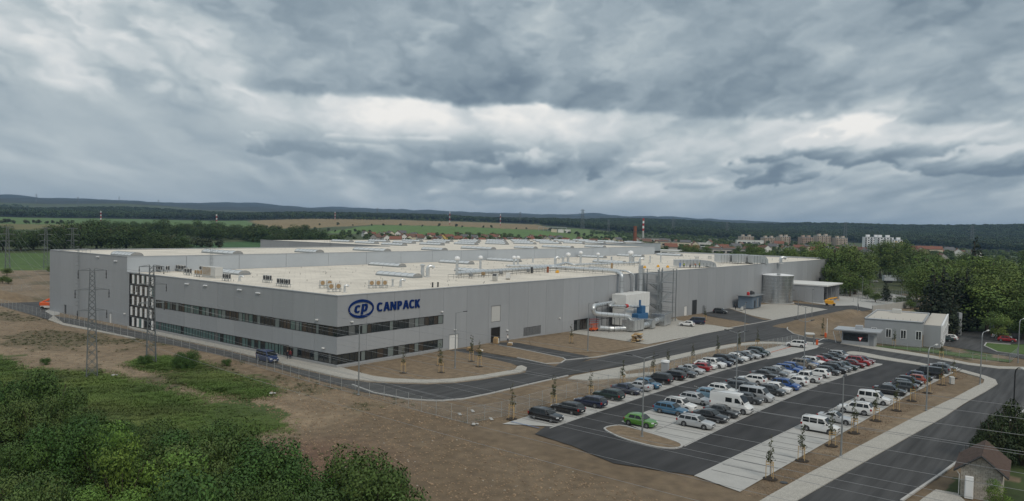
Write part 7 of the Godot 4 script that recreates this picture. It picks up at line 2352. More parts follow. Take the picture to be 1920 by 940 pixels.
func shrubs() -> void:
	var kinds := []
	for v in 4: kinds.append(crown(lumps(24, Vector3(1.0, 0.8, 1.0), 0.42, Vector3(0, 0.9, 0), 300 + v), 7500, 0.042, Color(0.060, 0.132, 0.022).lerp(Color(0.086, 0.140, 0.032), v / 3.0), 40 + v))
	for v in 2: kinds.append(crown(lumps(24, Vector3(0.8, 1.1, 0.8), 0.38, Vector3(0, 1.05, 0), 320 + v), 7500, 0.04, Color(0.135, 0.235, 0.036), 50 + v))
	var stems := MB.new()
	for k in 7:
		var a := TAU * k / 7
		stems.tube([Vector3(0, -0.2, 0), Vector3(cos(a) * 0.25, 0.5, sin(a) * 0.25), Vector3(cos(a) * 0.6, 1.3, sin(a) * 0.6)], 0.03, 0.008, 4)
	var stem := stems.mesh()
	var first := {}
	# outline of the thicket, filled with bushes a couple of metres apart
	var thick := PackedVector2Array([Vector2(-54.08,-15.03),Vector2(-47.7,-6.16),Vector2(-46.98,-1.51),Vector2(-46.84,5.85),Vector2(-46.06,12.32),Vector2(-45.08,16.51),Vector2(-45.13,23.93),Vector2(-44.13,26.13),Vector2(-41.72,27.18),Vector2(-41.69,31.47),Vector2(-43.55,37.34),Vector2(-45.63,42.37),Vector2(-44.56,45.15),Vector2(-41.32,45.26),Vector2(-39.44,47.4),Vector2(-39.6,51.2),Vector2(-41.07,55.85),Vector2(-41.66,59.24),Vector2(-51.01,60.63),Vector2(-71.33,36.81)])
	var box := box_of(thick)
	var spots := []
	var g := RandomNumberGenerator.new()
	g.seed = 77
	for k in 5200:
		var p := box.position + Vector2(g.randf() * box.size.x, g.randf() * box.size.y)
		if not inside(p, thick): continue
		var d := p.distance_to(Vector2(EYE.x, EYE.z))
		if d < 34.0: continue
		var ok := true
		for q in spots:
			if q.distance_to(p) < 3.1: ok = false; break
		if ok: spots.append(p)
	spots.sort_custom(func(a, b): return a.distance_to(Vector2(EYE.x, EYE.z)) < b.distance_to(Vector2(EYE.x, EYE.z)))
	var bright := [Vector2(-54.79,40.89), Vector2(-54.98,43.85), Vector2(-56.7,42.63), Vector2(-57.34,46.9)]
	var n := 0
	for p in spots:
		if n >= 150: break
		n += 1
		var v: int = g.randi_range(0, 3)
		var lit := false
		for b in bright:
			if p.distance_to(b) < 2.9: lit = true
		if lit: v = 4 + n % 2
		var at := on_land(p) - Vector3(0, 0.1, 0)
		var s := g.randf_range(1.5, 2.6) * (1.25 if lit else 1.0)
		var o: Node3D
		if not first.has(v):
			o = thing("shrub", "", "shrub", at)
			part("foliage", kinds[v], M.leaf_dark, o)
			part("stem", stem, M.bark, o)
			first[v] = o
		else:
			o = dup(first[v], at)
		o.rotation.y = g.randf() * TAU
		o.scale = Vector3(s * g.randf_range(1.0, 1.3), s * g.randf_range(0.6, 1.75), s * g.randf_range(1.0, 1.3))
		tag(o, "fresh yellow-green shrub standing out in the dark thicket" if lit else "dark green leafy shrub in the thicket at the lower left corner", "shrub", "bright shrubs in the thicket" if lit else "dark shrubs of the thicket")
	for q in [[Vector3(-16.61,0,-17.6), 1.7, "bushy green shrub at the right end of the pylon's weedy patch"], [Vector3(-19.96,0,-25.13), 1.0, "low shrub left of the pylon in the weedy patch"], [Vector3(-11.21,0,-14.86), 0.7, "small green plant alone on the pale soil by the ring road"], [Vector3(-17.79,0,-17.47), 1.2, "lower shrub beside the bushy one in the weedy patch"], [Vector3(-31.02,0,-36.33), 0.7, "small low bush on the meadow's upper edge"]]:
		var o := dup(first[0], q[0] - Vector3(0, 0.1, 0), 1.0, q[2])
		o.remove_meta("group")
		o.scale = Vector3.ONE * q[1]
	# conifers and bush round the block house
	for q in [[Vector3(14.34,0,93.04), 5.6, 4.2, "dark spreading conifer hedge tree left behind the block house"], [Vector3(18.34,0,94.02), 6.6, 4.0, "taller dark conifer behind the block house roof"], [Vector3(15.53,0,95.48), 5.6, 3.8, "dark conifer at the right edge behind the block house"], [Vector3(17.43,0,91.81), 3.9, 2.8, "low dark conifer nearest the road behind the block house"]]:
		var l := []
		for k in 22:
			var t := k / 21.0
			var a := k * 2.4
			var w: float = 0.62 * (1.0 - t * 0.8) + 0.06
			l.append([Vector3(cos(a) * w, 0.25 + t * 1.2, sin(a) * w), 0.36 * (1.0 - t * 0.55)])
		var o := thing("conifer_bush", q[3], "conifer", q[0])
		part("foliage", crown(l, 4200, 0.045, Color(0.040, 0.066, 0.020), int(q[0].x * 10)), M.leaf_dark, o)
		part("trunk", stem, M.bark, o)
		o.scale = Vector3(q[2] * 0.62, q[1] * 0.62, q[2] * 0.62)
	var o := dup(first[4], Vector3(-3.86,0,94.95), 0.4, "fresh green leafy bush in front of the block house")
	o.remove_meta("group")
	o.scale = Vector3(1.25, 1.35, 1.25)

func blade_tuft(n: int, h: float, spread: float, seed_: int) -> ArrayMesh:
	var g := RandomNumberGenerator.new()
	g.seed = seed_
	var m := MB.new()
	for k in n:
		var a := g.randf() * TAU
		var p := Vector3(cos(a), 0, sin(a)) * spread * sqrt(g.randf())
		var d := Vector3(cos(a) * 0.5 + g.randfn() * 0.3, 1.0, sin(a) * 0.5 + g.randfn() * 0.3) * h * g.randf_range(0.5, 1.2)
		var w := Vector3(-sin(a), 0, cos(a)) * h * 0.10
		var t := g.randf_range(0.75, 1.3)
		m.tint = Color(t, t, t)
		var up := (d.normalized() + Vector3.UP * 1.5).normalized()
		m.tris(p - w, p + d, p + w, up, up, up)
	return m.mesh()

func grasses() -> void:
	var g := RandomNumberGenerator.new()
	g.seed = 8
	var places := []
	var tints := PackedColorArray()
	for poly in [meadow_outline(), pylon_patch()]:
		var box := box_of(poly)
		box.position.x = maxf(box.position.x, -110.0)
		for k in (70000 if poly == meadow_outline() else 9000):
			var p := Vector2(g.randf_range(box.position.x, box.end.x), g.randf_range(box.position.y, box.end.y))
			var q := p + Vector2(g.randfn(), g.randfn()) * 1.2
			if not inside(p, poly): continue
			var patch := bumps.get_noise_2d(p.x * 0.9, p.y * 0.9)
			var s := g.randf_range(0.5, 1.2) * (1.0 + patch)
			places.append(Transform3D(Basis(Vector3.UP, g.randf() * TAU).scaled(Vector3(s * 1.3, s, s * 1.3)), on_soil(q)))
			var t := g.randf_range(0.8, 1.2) * (1.0 + 0.7 * bumps.get_noise_2d(p.x * 2.0 + 40.0, p.y * 2.0))
			var dry := clampf(0.25 + 1.5 * bumps.get_noise_2d(p.x * 0.5 + 200.0, p.y * 0.5), 0, 1) * 0.5
			tints.append(Color(lerpf(0.105, 0.21, dry) * t, lerpf(0.18, 0.215, dry) * t, lerpf(0.032, 0.07, dry) * t))
	scatter("grass", blade_tuft(26, 0.20, 0.6, 3), M.grass_blade, places, tints, "rough green meadow grass spreading round the left pylon", "grass")
	# weeds on the bare soil
	places = []
	tints = PackedColorArray()
	for k in 16000:
		var p := Vector2(g.randf_range(-100, -6), g.randf_range(-130, 40))
		if p.x > -9.0 and p.y > -5: continue
		if inside(p, meadow_outline()): continue
		var v := bumps.get_noise_2d(p.x * 0.6 + 50.0, p.y * 0.6)
		if v < 0.05 + g.randf() * 0.3: continue
		var s := g.randf_range(0.3, 0.9)
		places.append(Transform3D(Basis(Vector3.UP, g.randf() * TAU).scaled(Vector3(s, s * 0.7, s)), on_soil(p)))
		var t := g.randf_range(0.7, 1.3)
		tints.append(Color(0.075 * t, 0.092 * t, 0.03 * t))
	scatter("weeds", blade_tuft(18, 0.4, 0.4, 5), M.grass_blade, places, tints, "sparse weeds on the pale disturbed soil at left", "weeds")
	# clods and stones on the bare soil in front
	var lump := MB.new()
	lump.lathe([Vector2(0.001, 0.0), Vector2(0.09, 0.0), Vector2(0.11, 0.05), Vector2(0.06, 0.11), Vector2(0.001, 0.12)], 5, Transform3D(), false)
	places = []
	tints = PackedColorArray()
	for k in 46000:
		var p := Vector2(g.randf_range(-75, 4), g.randf_range(2, 78)) if k < 32000 else Vector2(g.randf_range(-80, -7), g.randf_range(-110, 10))
		if p.x > -7.5 and p.y < 40.0: continue
		if p.y > 42.0 and p.x > -17.0 - (p.y - 48.0) * 0.15: continue
		if inside(p, meadow_outline()): continue
		var s := g.randf_range(0.25, 1.0) * (1.8 if g.randf() < 0.02 else 1.0)
		places.append(Transform3D(Basis.from_euler(Vector3(g.randf_range(-0.5, 0.5), g.randf() * TAU, 0)).scaled(Vector3(s, s * 0.8, s * 1.2)), on_soil(p) - Vector3(0, 0.01, 0)))
		var t := g.randf_range(0.65, 1.35)
		if g.randf() < 0.015: tints.append(Color(0.40, 0.36, 0.30) * g.randf_range(0.6, 1.1))
		else: tints.append(Color(0.25 * t, 0.178 * t, 0.112 * t))
	scatter("rubble", lump.mesh(), M.grass_blade, places, tints, "clods and small stones strewn over the bare brown soil", "rubble")
	# bark chips and clods of the planted strips
	places = []
	tints = PackedColorArray()
	for k in 9000:
		var x := g.randf_range(-14, 84)
		var p := Vector2(x, g.randf_range(76.2, 79.0) + 0.055 * x * 0.9)
		if k > 6000: p = Vector2(g.randf_range(-8, 100), g.randf_range(34.5, 42.6))
		var s := g.randf_range(0.15, 0.6)
		places.append(Transform3D(Basis.from_euler(Vector3(g.randf_range(-0.5, 0.5), g.randf() * TAU, 0)).scaled(Vector3(s, s * 0.7, s * 1.2)), on_land(p) - Vector3(0, 0.06, 0)))
		var t := g.randf_range(0.6, 1.5)
		tints.append(Color(0.22 * t, 0.155 * t, 0.10 * t))
	scatter("soil_clods", lump.mesh(), M.grass_blade, places, tints, "loose clods on the planted strips round the car park", "soil")

func saplings() -> void:
	var kinds := []
	for v in 4:
		var g := RandomNumberGenerator.new()
		g.seed = 90 + v
		var l := []
		for k in 13:
			var t := k / 12.0
			l.append([Vector3(g.randfn() * 0.12, 1.7 + t * 2.6, g.randfn() * 0.12), lerpf(0.36, 0.10, t) * g.randf_range(0.6, 1.25)])
		kinds.append([crown(l, 150 + 60 * (v % 3), 0.10, Color(0.055, 0.068, 0.022), 60 + v), g])
	var tm := MB.new()
	tm.tube([Vector3(0, 0, 0), Vector3(0.02, 2.0, 0), Vector3(0, 4.3, 0.02)], 0.04, 0.012, 5)
	for k in 9: tm.bar(Vector3(0, 1.7 + k * 0.25, 0), Vector3(cos(k * 2.4) * 0.3, 2.05 + k * 0.25, sin(k * 2.4) * 0.3), 0.018)
	var stem := tm.mesh()
	var mm := MB.new()
	mm.lathe([Vector2(0.75, 0.0), Vector2(0.55, 0.09), Vector2(0.001, 0.13)], 12)
	var mulch := mm.mesh()
	var sm := MB.new()
	sm.tube([Vector3(0, -0.1, 0), Vector3(0, 1.75, 0)], 0.04, 0.035, 6)
	var stake := sm.mesh()
	var rail := MB.new()
	for k in 3:
		var a := Vector3(cos(k * TAU / 3), 0, sin(k * TAU / 3)) * 0.42
		var b := Vector3(cos((k + 1) * TAU / 3), 0, sin((k + 1) * TAU / 3)) * 0.42
		for y in [1.6, 1.35]: rail.bar(a + Vector3(0, y, 0), b + Vector3(0, y, 0), 0.06)
	var rails := rail.mesh()
	var fr := []
	for s in [[Vector3(4.85,0,10.97), "staked sapling on the front soil bed, left of its pair"], [Vector3(9.52,0,15.11), "staked sapling on the front soil bed, nearer one of two"], [Vector3(13.9,0,10.63), "staked sapling on the front soil bed, nearest the wall"], [Vector3(20.99,0,11.86), "staked sapling right of the lamp post on the front soil bed"], [Vector3(17.96,0,16.19), "staked sapling at the drive edge of the front soil bed"],
			[Vector3(53.09,-0.16,12.17), "lone staked sapling on the soil bed before the glazed door"], [Vector3(-6.6,0,42.58), "first staked sapling by the corner of the two fences"], [Vector3(2.04,0,43.05), "second staked sapling along the fence from the corner"], [Vector3(11.12,0,43.25), "third staked sapling along the fence from the corner"], [Vector3(22.12,0,42.37), "fourth staked sapling along the fence from the corner"], [Vector3(31.41,0,42.85), "fifth staked sapling along the fence from the corner"], [Vector3(37.5,0,42.45), "sixth staked sapling along the fence from the corner"], [Vector3(47.83,-0.06,42.36), "seventh staked sapling along the fence from the corner"], [Vector3(59.86,-0.3,42.01), "eighth staked sapling along the fence from the corner"], [Vector3(69.21,-0.48,42.67), "ninth staked sapling along the fence from the corner"], [Vector3(78.97,-0.68,42.99), "tenth staked sapling along the fence from the corner"],
			[Vector3(126.13,-1.62,10.3), "staked sapling on the bed behind the dark blue minibus"], [Vector3(118.17,-1.46,45.5), "staked sapling on the soil bank by the gate house"], [Vector3(110.9,-1.32,63.52), "staked sapling before the office's middle windows"],
			[Vector3(-7.73,0,76.12), "first staked sapling of the planted strip, nearest the drone"], [Vector3(0.67,0,76.65), "second staked sapling of the planted strip"], [Vector3(8.94,0,77.42), "third staked sapling of the planted strip, before the white compact van"], [Vector3(16.81,0,77.92), "fourth staked sapling of the planted strip"], [Vector3(25.44,0,78.5), "fifth staked sapling of the planted strip"], [Vector3(33.77,0,79.34), "sixth staked sapling of the planted strip"], [Vector3(42.19,0,79.75), "seventh staked sapling of the planted strip"], [Vector3(50.95,-0.12,80.34), "eighth staked sapling of the planted strip"], [Vector3(61.04,-0.32,80.8), "ninth staked sapling of the planted strip"], [Vector3(70.78,-0.52,81.15), "last staked sapling of the planted strip by the junction"], [Vector3(96.43,-1.03,75.34), "staked sapling on the verge before the office car park"]]:
		var v := rng.randi_range(0, 3)
		var o := thing("sapling", s[1], "sapling", s[0], rng.randf() * TAU, "staked saplings round the car park")
		part("crown", kinds[v][0], M.leaf_mid, o)
		part("trunk", stem, M.bark, o)
		part("mulch_ring", mulch, M.mulch, o)
		for k in 3:
			var q := part("stake", stake, M.stake, o)
			q.position = Vector3(cos(k * TAU / 3), 0, sin(k * TAU / 3)) * 0.42
		part("stake_rail", rails, M.stake, o)
		var z := rng.randf_range(0.88, 1.1)
		o.scale = Vector3(1, z, 1)

# ---------------------------------------------------------------- people and goods
# A figure as one smooth surface: tapered capsules joined by a smooth minimum, meshed as surface nets.
func figure(bones: Array, cell: float, colour: Callable) -> ArrayMesh:
	var lo := Vector3.ONE * 1e9
	var hi := -lo
	for b in bones:
		for k in 2:
			lo = lo.min(b[k] - Vector3.ONE * (b[2 + k] + cell * 2))
			hi = hi.max(b[k] + Vector3.ONE * (b[2 + k] + cell * 2))
	var n := Vector3i((hi - lo) / cell) + Vector3i.ONE * 2
	var f := PackedFloat32Array()
	f.resize(n.x * n.y * n.z)
	f.fill(1.0)
	for b in bones:
		var a: Vector3 = b[0]
		var e: Vector3 = b[1]
		var r: float = maxf(b[2], b[3]) + cell * 2.5
		var p0 := Vector3i(((a.min(e) - Vector3.ONE * r - lo) / cell).clamp(Vector3.ZERO, Vector3(n)))
		var p1 := Vector3i(((a.max(e) + Vector3.ONE * r - lo) / cell).ceil()).clamp(Vector3i.ZERO, n - Vector3i.ONE)
		var d := e - a
		var dd := maxf(d.length_squared(), 1e-6)
		for x in range(p0.x, p1.x + 1):
			for y in range(p0.y, p1.y + 1):
				for z in range(p0.z, p1.z + 1):
					var p := lo + Vector3(x, y, z) * cell
					var t := clampf((p - a).dot(d) / dd, 0, 1)
					var v: float = p.distance_to(a + d * t) - lerpf(b[2], b[3], t)
					var i := (x * n.y + y) * n.z + z
					var h := maxf(0.035 - absf(f[i] - v), 0.0) / 0.035
					f[i] = minf(f[i], v) - h * h * 0.035 / 4.0
	var at := func(x, y, z) -> float: return f[(x * n.y + y) * n.z + z]
	var index := {}
	var pts := PackedVector3Array()
	for x in n.x - 1:
		for y in n.y - 1:
			for z in n.z - 1:
				var s := Vector3.ZERO
				var c := 0
				for e in [[0,0,0,1,0,0],[0,1,0,1,1,0],[0,0,1,1,0,1],[0,1,1,1,1,1],[0,0,0,0,1,0],[1,0,0,1,1,0],[0,0,1,0,1,1],[1,0,1,1,1,1],[0,0,0,0,0,1],[1,0,0,1,0,1],[0,1,0,0,1,1],[1,1,0,1,1,1]]:
					var u: float = f[((x + e[0]) * n.y + y + e[1]) * n.z + z + e[2]]
					var v: float = f[((x + e[3]) * n.y + y + e[4]) * n.z + z + e[5]]
					if (u < 0) != (v < 0):
						s += Vector3(e[0], e[1], e[2]).lerp(Vector3(e[3], e[4], e[5]), u / (u - v))
						c += 1
				if c:
					index[Vector3i(x, y, z)] = pts.size()
					pts.append(lo + (Vector3(x, y, z) + s / c) * cell)
	var m := MB.new()
	var grad := func(p: Vector3) -> Vector3:
		var g := Vector3i((p - lo) / cell).clamp(Vector3i.ONE, n - Vector3i(3, 3, 3))
		return Vector3(at.call(g.x + 1, g.y, g.z) - at.call(g.x - 1, g.y, g.z), at.call(g.x, g.y + 1, g.z) - at.call(g.x, g.y - 1, g.z), at.call(g.x, g.y, g.z + 1) - at.call(g.x, g.y, g.z - 1)).normalized()
	for key in index:
		for ax in 3:
			var d := Vector3i.ZERO
			d[ax] = 1
			var q: Vector3i = key
			var b := Vector3i.ZERO
			b[(ax + 1) % 3] = 1
			var c := Vector3i.ZERO
			c[(ax + 2) % 3] = 1
			var e := q + d
			if (at.call(q.x, q.y, q.z) < 0) == (at.call(e.x, e.y, e.z) < 0): continue
			var ids := []
			for o in [q, q - b, q - b - c, q - c]:
				if index.has(o): ids.append(pts[index[o]])
			if ids.size() < 4: continue
			m.tint = colour.call((ids[0] + ids[2]) / 2)
			var g0: Vector3 = grad.call(ids[0])
			var g1: Vector3 = grad.call(ids[1])
			var g2: Vector3 = grad.call(ids[2])
			var g3: Vector3 = grad.call(ids[3])
			m.tris(ids[0], ids[1], ids[2], g0, g1, g2)
			m.tris(ids[0], ids[2], ids[3], g0, g2, g3)
	return m.mesh()

func person(label: String, at: Vector3, turn: float, pose: String, top: Color, legs: Color, hat: Color, vest := Color(0, 0, 0, 0)) -> void:
	var t := thing("person", label, "person", at, turn)
	var hip := 0.92
	var lean := 0.0
	var bones := []
	var stride := 0.0
	if pose == "walk": stride = 0.24
	if pose == "bend": lean = 0.55
	if pose == "crouch": hip = 0.42; lean = 0.35
	var chest := Vector3(0, hip + 0.42 * cos(lean), 0.42 * sin(lean))
	var neck := Vector3(0, hip + 0.56 * cos(lean), 0.56 * sin(lean))
	var head := neck + Vector3(0, 0.19, 0.05)
	bones.append([Vector3(-0.06, hip, 0), Vector3(0.06, hip, 0), 0.125, 0.125])
	bones.append([Vector3(0, hip + 0.05, 0), chest - Vector3(0, 0.05, 0), 0.12, 0.145])
	bones.append([chest + Vector3(-0.12, 0.03, 0), chest + Vector3(0.12, 0.03, 0), 0.10, 0.10])
	bones.append([neck - Vector3(0, 0.06, 0), neck + Vector3(0, 0.08, 0.02), 0.06, 0.055])
	bones.append([head + Vector3(0, -0.03, 0.02), head + Vector3(0, 0.05, -0.01), 0.085, 0.10])
	bones.append([head + Vector3(0, -0.01, 0.10), head + Vector3(0, -0.03, 0.115), 0.018, 0.018])
	for s in [-1, 1]:
		var foot := Vector3(s * 0.11, 0.05, s * stride)
		var knee := Vector3(s * 0.11, hip * 0.52, s * stride * 0.55 + 0.05)
		if pose == "crouch": knee = Vector3(s * 0.16, 0.42, 0.38); foot = Vector3(s * 0.14, 0.05, 0.12 + s * 0.1)
		bones.append([Vector3(s * 0.09, hip - 0.03, 0), knee, 0.095, 0.062])
		bones.append([knee, foot + Vector3(0, 0.03, 0), 0.062, 0.042])
		bones.append([foot + Vector3(0, -0.01, -0.03), foot + Vector3(0, -0.015, 0.15), 0.045, 0.035])
		var sh := chest + Vector3(s * 0.20, 0.06, 0)
		var elbow := sh + Vector3(s * 0.06, -0.29, -0.03 - s * stride * 0.3)
		var hand := elbow + Vector3(0, -0.25, 0.08 - s * stride * 0.2)
		if pose in ["bend", "work", "crouch"]: elbow = sh + Vector3(s * 0.07, -0.24, 0.12); hand = elbow + Vector3(-s * 0.06, -0.1, 0.24)
		if pose == "talk" and s > 0: hand = elbow + Vector3(-0.05, 0.08, 0.25)
		bones.append([sh, elbow, 0.056, 0.044])
		bones.append([elbow, hand, 0.042, 0.030])
		var dir := (hand - elbow).normalized()
		bones.append([hand, hand + dir * 0.07, 0.032, 0.034])
		var across := dir.cross(Vector3(s, 0, 0.2)).normalized()
		for k in 4: bones.append([hand + dir * 0.08 + across * (k - 1.5) * 0.02, hand + dir * (0.15 + [0.0, 0.018, 0.012, -0.012][k]) + across * (k - 1.5) * 0.023 - Vector3(s * 0.012, 0, 0), 0.011, 0.009])
		bones.append([hand + dir * 0.02 + across * 0.03, hand + dir * 0.075 + across * 0.066, 0.012, 0.010])
	var skin := Color(0.42, 0.25, 0.17)
	var paintf := func(p: Vector3) -> Color:
		if p.y > neck.y + 0.02 and p.distance_to(head) < 0.25: return skin
		if p.y < 0.11: return Color(0.03, 0.025, 0.02)
		if p.y < hip - 0.02 and absf(p.x) < 0.24 and (pose == "crouch" or p.distance_to(Vector3(0, p.y, 0)) < 0.4) and not (absf(p.x) > 0.2 and p.y > hip - 0.25): return legs
		return top
	if not M.has("person_cloth"):
		var m := mat("person_cloth", 1, 1, 1, 0.85)
		m.vertex_color_use_as_albedo = true
	part("body", figure(bones, 0.026, paintf), M.person_cloth, t)
	var hm := MB.new()
	hm.tint = hat
	hm.lathe([Vector2(0.122, 0.03), Vector2(0.118, 0.08), Vector2(0.09, 0.135), Vector2(0.04, 0.16), Vector2(0.001, 0.165)], 12, Transform3D(Basis(), head + Vector3(0, 0, -0.01)))
	part("hat" if hat.r > 0.15 else "hair", hm, M.person_cloth, t)
	for s in [-1, 1]:
		var em := MB.new()
		em.tint = Color(0.03, 0.02, 0.015)
		em.lathe([Vector2(0.001, -0.012), Vector2(0.013, 0), Vector2(0.001, 0.012)], 6, Transform3D(Basis(), head + Vector3(s * 0.036, 0.012, 0.098)))
		part("eye", em, M.person_cloth, t)
	if vest.a > 0:
		var vm := MB.new()
		vm.tint = vest
		var base := Basis(Vector3.RIGHT, lean)
		var at2 := Vector3(0, hip, 0)
		for q in [[0.0, 0.40]]:
			var rr := []
			for y in [0.0, 0.15, 0.32, 0.45]:
				var ring := []
				for k in 15:
					var a := TAU * k / 14
					ring.append(at2 + base * Vector3(cos(a) * (0.175 if y < 0.3 else 0.235 - y * 0.05), y, sin(a) * (0.158 + 0.015 * sin(y * 7.0))))
				rr.append(ring)
			vm.loft(rr, false)
		part("hi_vis_vest", vm, M.person_cloth, t)

func people_and_goods() -> void:
	var y := 12.06
	var dark := Color(0.02, 0.025, 0.04)
	var jeans := Color(0.03, 0.045, 0.09)
	var hair := Color(0.03, 0.02, 0.015)
	var lime := Color(0.45, 0.55, 0.06, 1)
	person("person in bright blue overalls at the left of the roof group", Vector3(147.17,12.06,-8.01), 2.6, "work", Color(0.02, 0.16, 0.5), Color(0.02, 0.16, 0.5), Color(0.02, 0.16, 0.5))
	person("person in a yellow vest beside the blue overalls on the roof", Vector3(147.81,12.06,-6.94), 2.2, "stand", dark, dark, Color(0.7, 0.7, 0.65), lime)
	person("person crouching on the roof between the yellow and orange vests", Vector3(148.55,12.06,-5.15), 2.0, "crouch", dark, dark, hair)
	person("person in an orange vest working on the roof", Vector3(152.33,12.06,-4.92), -2.4, "bend", Color(0.35, 0.16, 0.12), dark, Color(0.7, 0.7, 0.65), Color(0.62, 0.16, 0.05, 1))
	person("person in a yellow vest at the right of the roof group", Vector3(152.92,12.06,-3.88), -2.0, "work", dark, dark, Color(0.6, 0.5, 0.1), lime)
	person("person in dark clothes with a jacket, left of two at the factory entrance", Vector3(-0.87,0,-12.42), 0.9, "talk", dark, dark, hair)
	person("person in a dark red top, right of two at the factory entrance", Vector3(-0.19,0,-12.5), -1.0, "stand", Color(0.16, 0.03, 0.035), dark, hair)
	person("person in dark clothes walking at the top of the soil bank", Vector3(205.48,-2.1,32.72), -0.6, "walk", dark, dark, hair)
	person("person in a white top bent over beside the loading doorway", Vector3(43.04,0,2.84), 2.4, "bend", Color(0.6, 0.58, 0.55), jeans, hair)
	person("person in dark clothes beside the pump container", Vector3(166.62,-2.1,3.34), 1.0, "stand", dark, dark, hair)
	# goods
	pallet("wooden pallet with boxes just inside the loading doorway", Vector3(40.13,0,2.02), 0.2, 1.3)
	pallet("pallet with orange timber beside the loading doorway", Vector3(40.54,0,5.37), 0.4, 0.5)
	pallet("low pallet of sacks left of the service drive", Vector3(30.11,0,3.54), 0.3, 0.5)
	pallet("small pallet at the drive's edge beside the staked saplings", Vector3(30.01,0,6.1), -0.2, 0.35)
	var pile := thing("timber_pile", "pale heap of stacked pallets and boards on the paved yard's edge", "timber pile", Vector3(68.05,-0.46,19.75), 0.35)
	for k in 26:
		var m := MB.new()
		var s := Vector3(rng.randf_range(1.8, 4.6), 0.16, rng.randf_range(0.4, 1.1))
		m.box(-s / 2, s / 2, Transform3D(Basis(Vector3.UP, rng.randfn() * 0.14) * Basis(Vector3(0, 0, 1), rng.randfn() * 0.04), Vector3(rng.randf_range(-0.9, 0.9), 0.12 + (k / 3) * 0.19, rng.randf_range(-0.8, 0.8))))
		part("board", m, [M.wood, M.stake, M.block][k % 3], pile)
	for q in [[Vector3(-26.74,0,18.82), "x"]]: pass
	for q in [[Vector3(-12.1,0,40.85), "broken concrete lump at the corner where the fences meet"], [Vector3(-18.79,0,8.6), "white plastic scrap on the weedy soil"], [Vector3(-27.81,0,-19.5), "small pale stone on the meadow near the pylon"]]:
		var m := MB.new()
		m.slab(Vector3(0, 0, 0), Vector3(0.7, 0.2, 0.45), 0.4, 0.07)
		m.slab(Vector3(0.4, 0, 0.3), Vector3(0.4, 0.15, 0.3), 1.1, 0.05)
		solo("concrete_lump", m, M.concrete, q[1], "rubble lump", q[0], 0.3)
	for q in [[Vector3(-9.28,0,36.04), "flat concrete slab on the soil inside the fence corner, left one"], [Vector3(-6.84,0,36.14), "flat concrete slab on the soil inside the fence corner, right one"], [Vector3(-8.41,0,40.63), "long concrete slab beside the fence near the first bays"]]:
		var m := MB.new()
		m.slab(Vector3.ZERO, Vector3(1.2, 0.05, 0.4), 0.9, 0.02)
		m.slab(Vector3(0, 0.05, 0), Vector3(0.3, 0.03, 0.3), 0.9)
		solo("concrete_slab", m, M.concrete, q[1], "concrete slab", q[0])
	var wc := thing("portable_toilet", "grey portable cabin standing behind the fence beside the parked cars", "portable toilet", Vector3(34.51,0,43.44), 0.3)
	var m := MB.new()
	m.box(Vector3(-0.6, 0.1, -0.6), Vector3(0.6, 2.2, 0.6), Transform3D(), 0.05)
	part("cabin", m, M.cladding_2, wc)
	m = MB.new()
	m.lathe([Vector2(0.82, 2.2), Vector2(0.7, 2.45), Vector2(0.001, 2.55)], 8)
	part("roof", m, M.fin_white, wc)
	m = MB.new()
	m.box(Vector3(-0.4, 0.2, 0.6), Vector3(0.4, 2.0, 0.63))
	part("door", m, M.cladding_light, wc)
	var cab := MB.new()
	cab.box(Vector3(-0.5, 0, -0.3), Vector3(0.5, 1.1, 0.3), Transform3D(), 0.04)
	cab.box(Vector3(-0.55, 1.1, -0.35), Vector3(0.55, 1.18, 0.35), Transform3D(), 0.02)
	solo("utility_cabinet", cab, M.off_white, "small pale utility cabinet on the planted strip near the junction", "cabinet", Vector3(63.64,-0.37,81.92), 0.4)
	for q in [[Vector3(168.97,-2.1,5.39), "small machine before the pump container, left one"], [Vector3(165.04,-2.1,6.17), "small white machine before the pump container, right one"]]:
		var k := MB.new()
		k.slab(Vector3(0, 0.2, 0), Vector3(1.6, 0.8, 0.9), 0.3, 0.1)
		k.slab(Vector3(0.3, 1.0, 0), Vector3(0.5, 0.4, 0.5), 0.3, 0.05)
		solo("pump", k, M.grey_metal if q[1].contains("left") else M.off_white, q[1], "machine", q[0])
	for k in 9:
		var p: Vector3 = Vector3(232.93,-2.1,24.31)
		var e: Vector3 = Vector3(261.74,-2.1,28.61)
		var f := MB.new()
		for x in [0.0, 2.6]: f.bar(Vector3(x, 0, 0), Vector3(x, 2.0, 0), 0.06)
		for h in [0.1, 2.0]: f.bar(Vector3(0, h, 0), Vector3(2.6, h, 0), 0.05)
		for j in 8: f.bar(Vector3(0.3 + j * 0.29, 0.1, 0), Vector3(0.3 + j * 0.29, 2.0, 0), 0.02)
		f.slab(Vector3(0, 0, 0), Vector3(0.7, 0.14, 0.3), 1.57, 0.03)
		solo("site_barrier", f, M.mesh_wire, "temporary wire fence panel on the upper yard", "fence panel", p.lerp(e, k / 9.0) + Vector3(0, 0, (k % 2) * 2.0), rng.randf_range(-0.7, 0.4), "temporary fence panels on the upper yard")

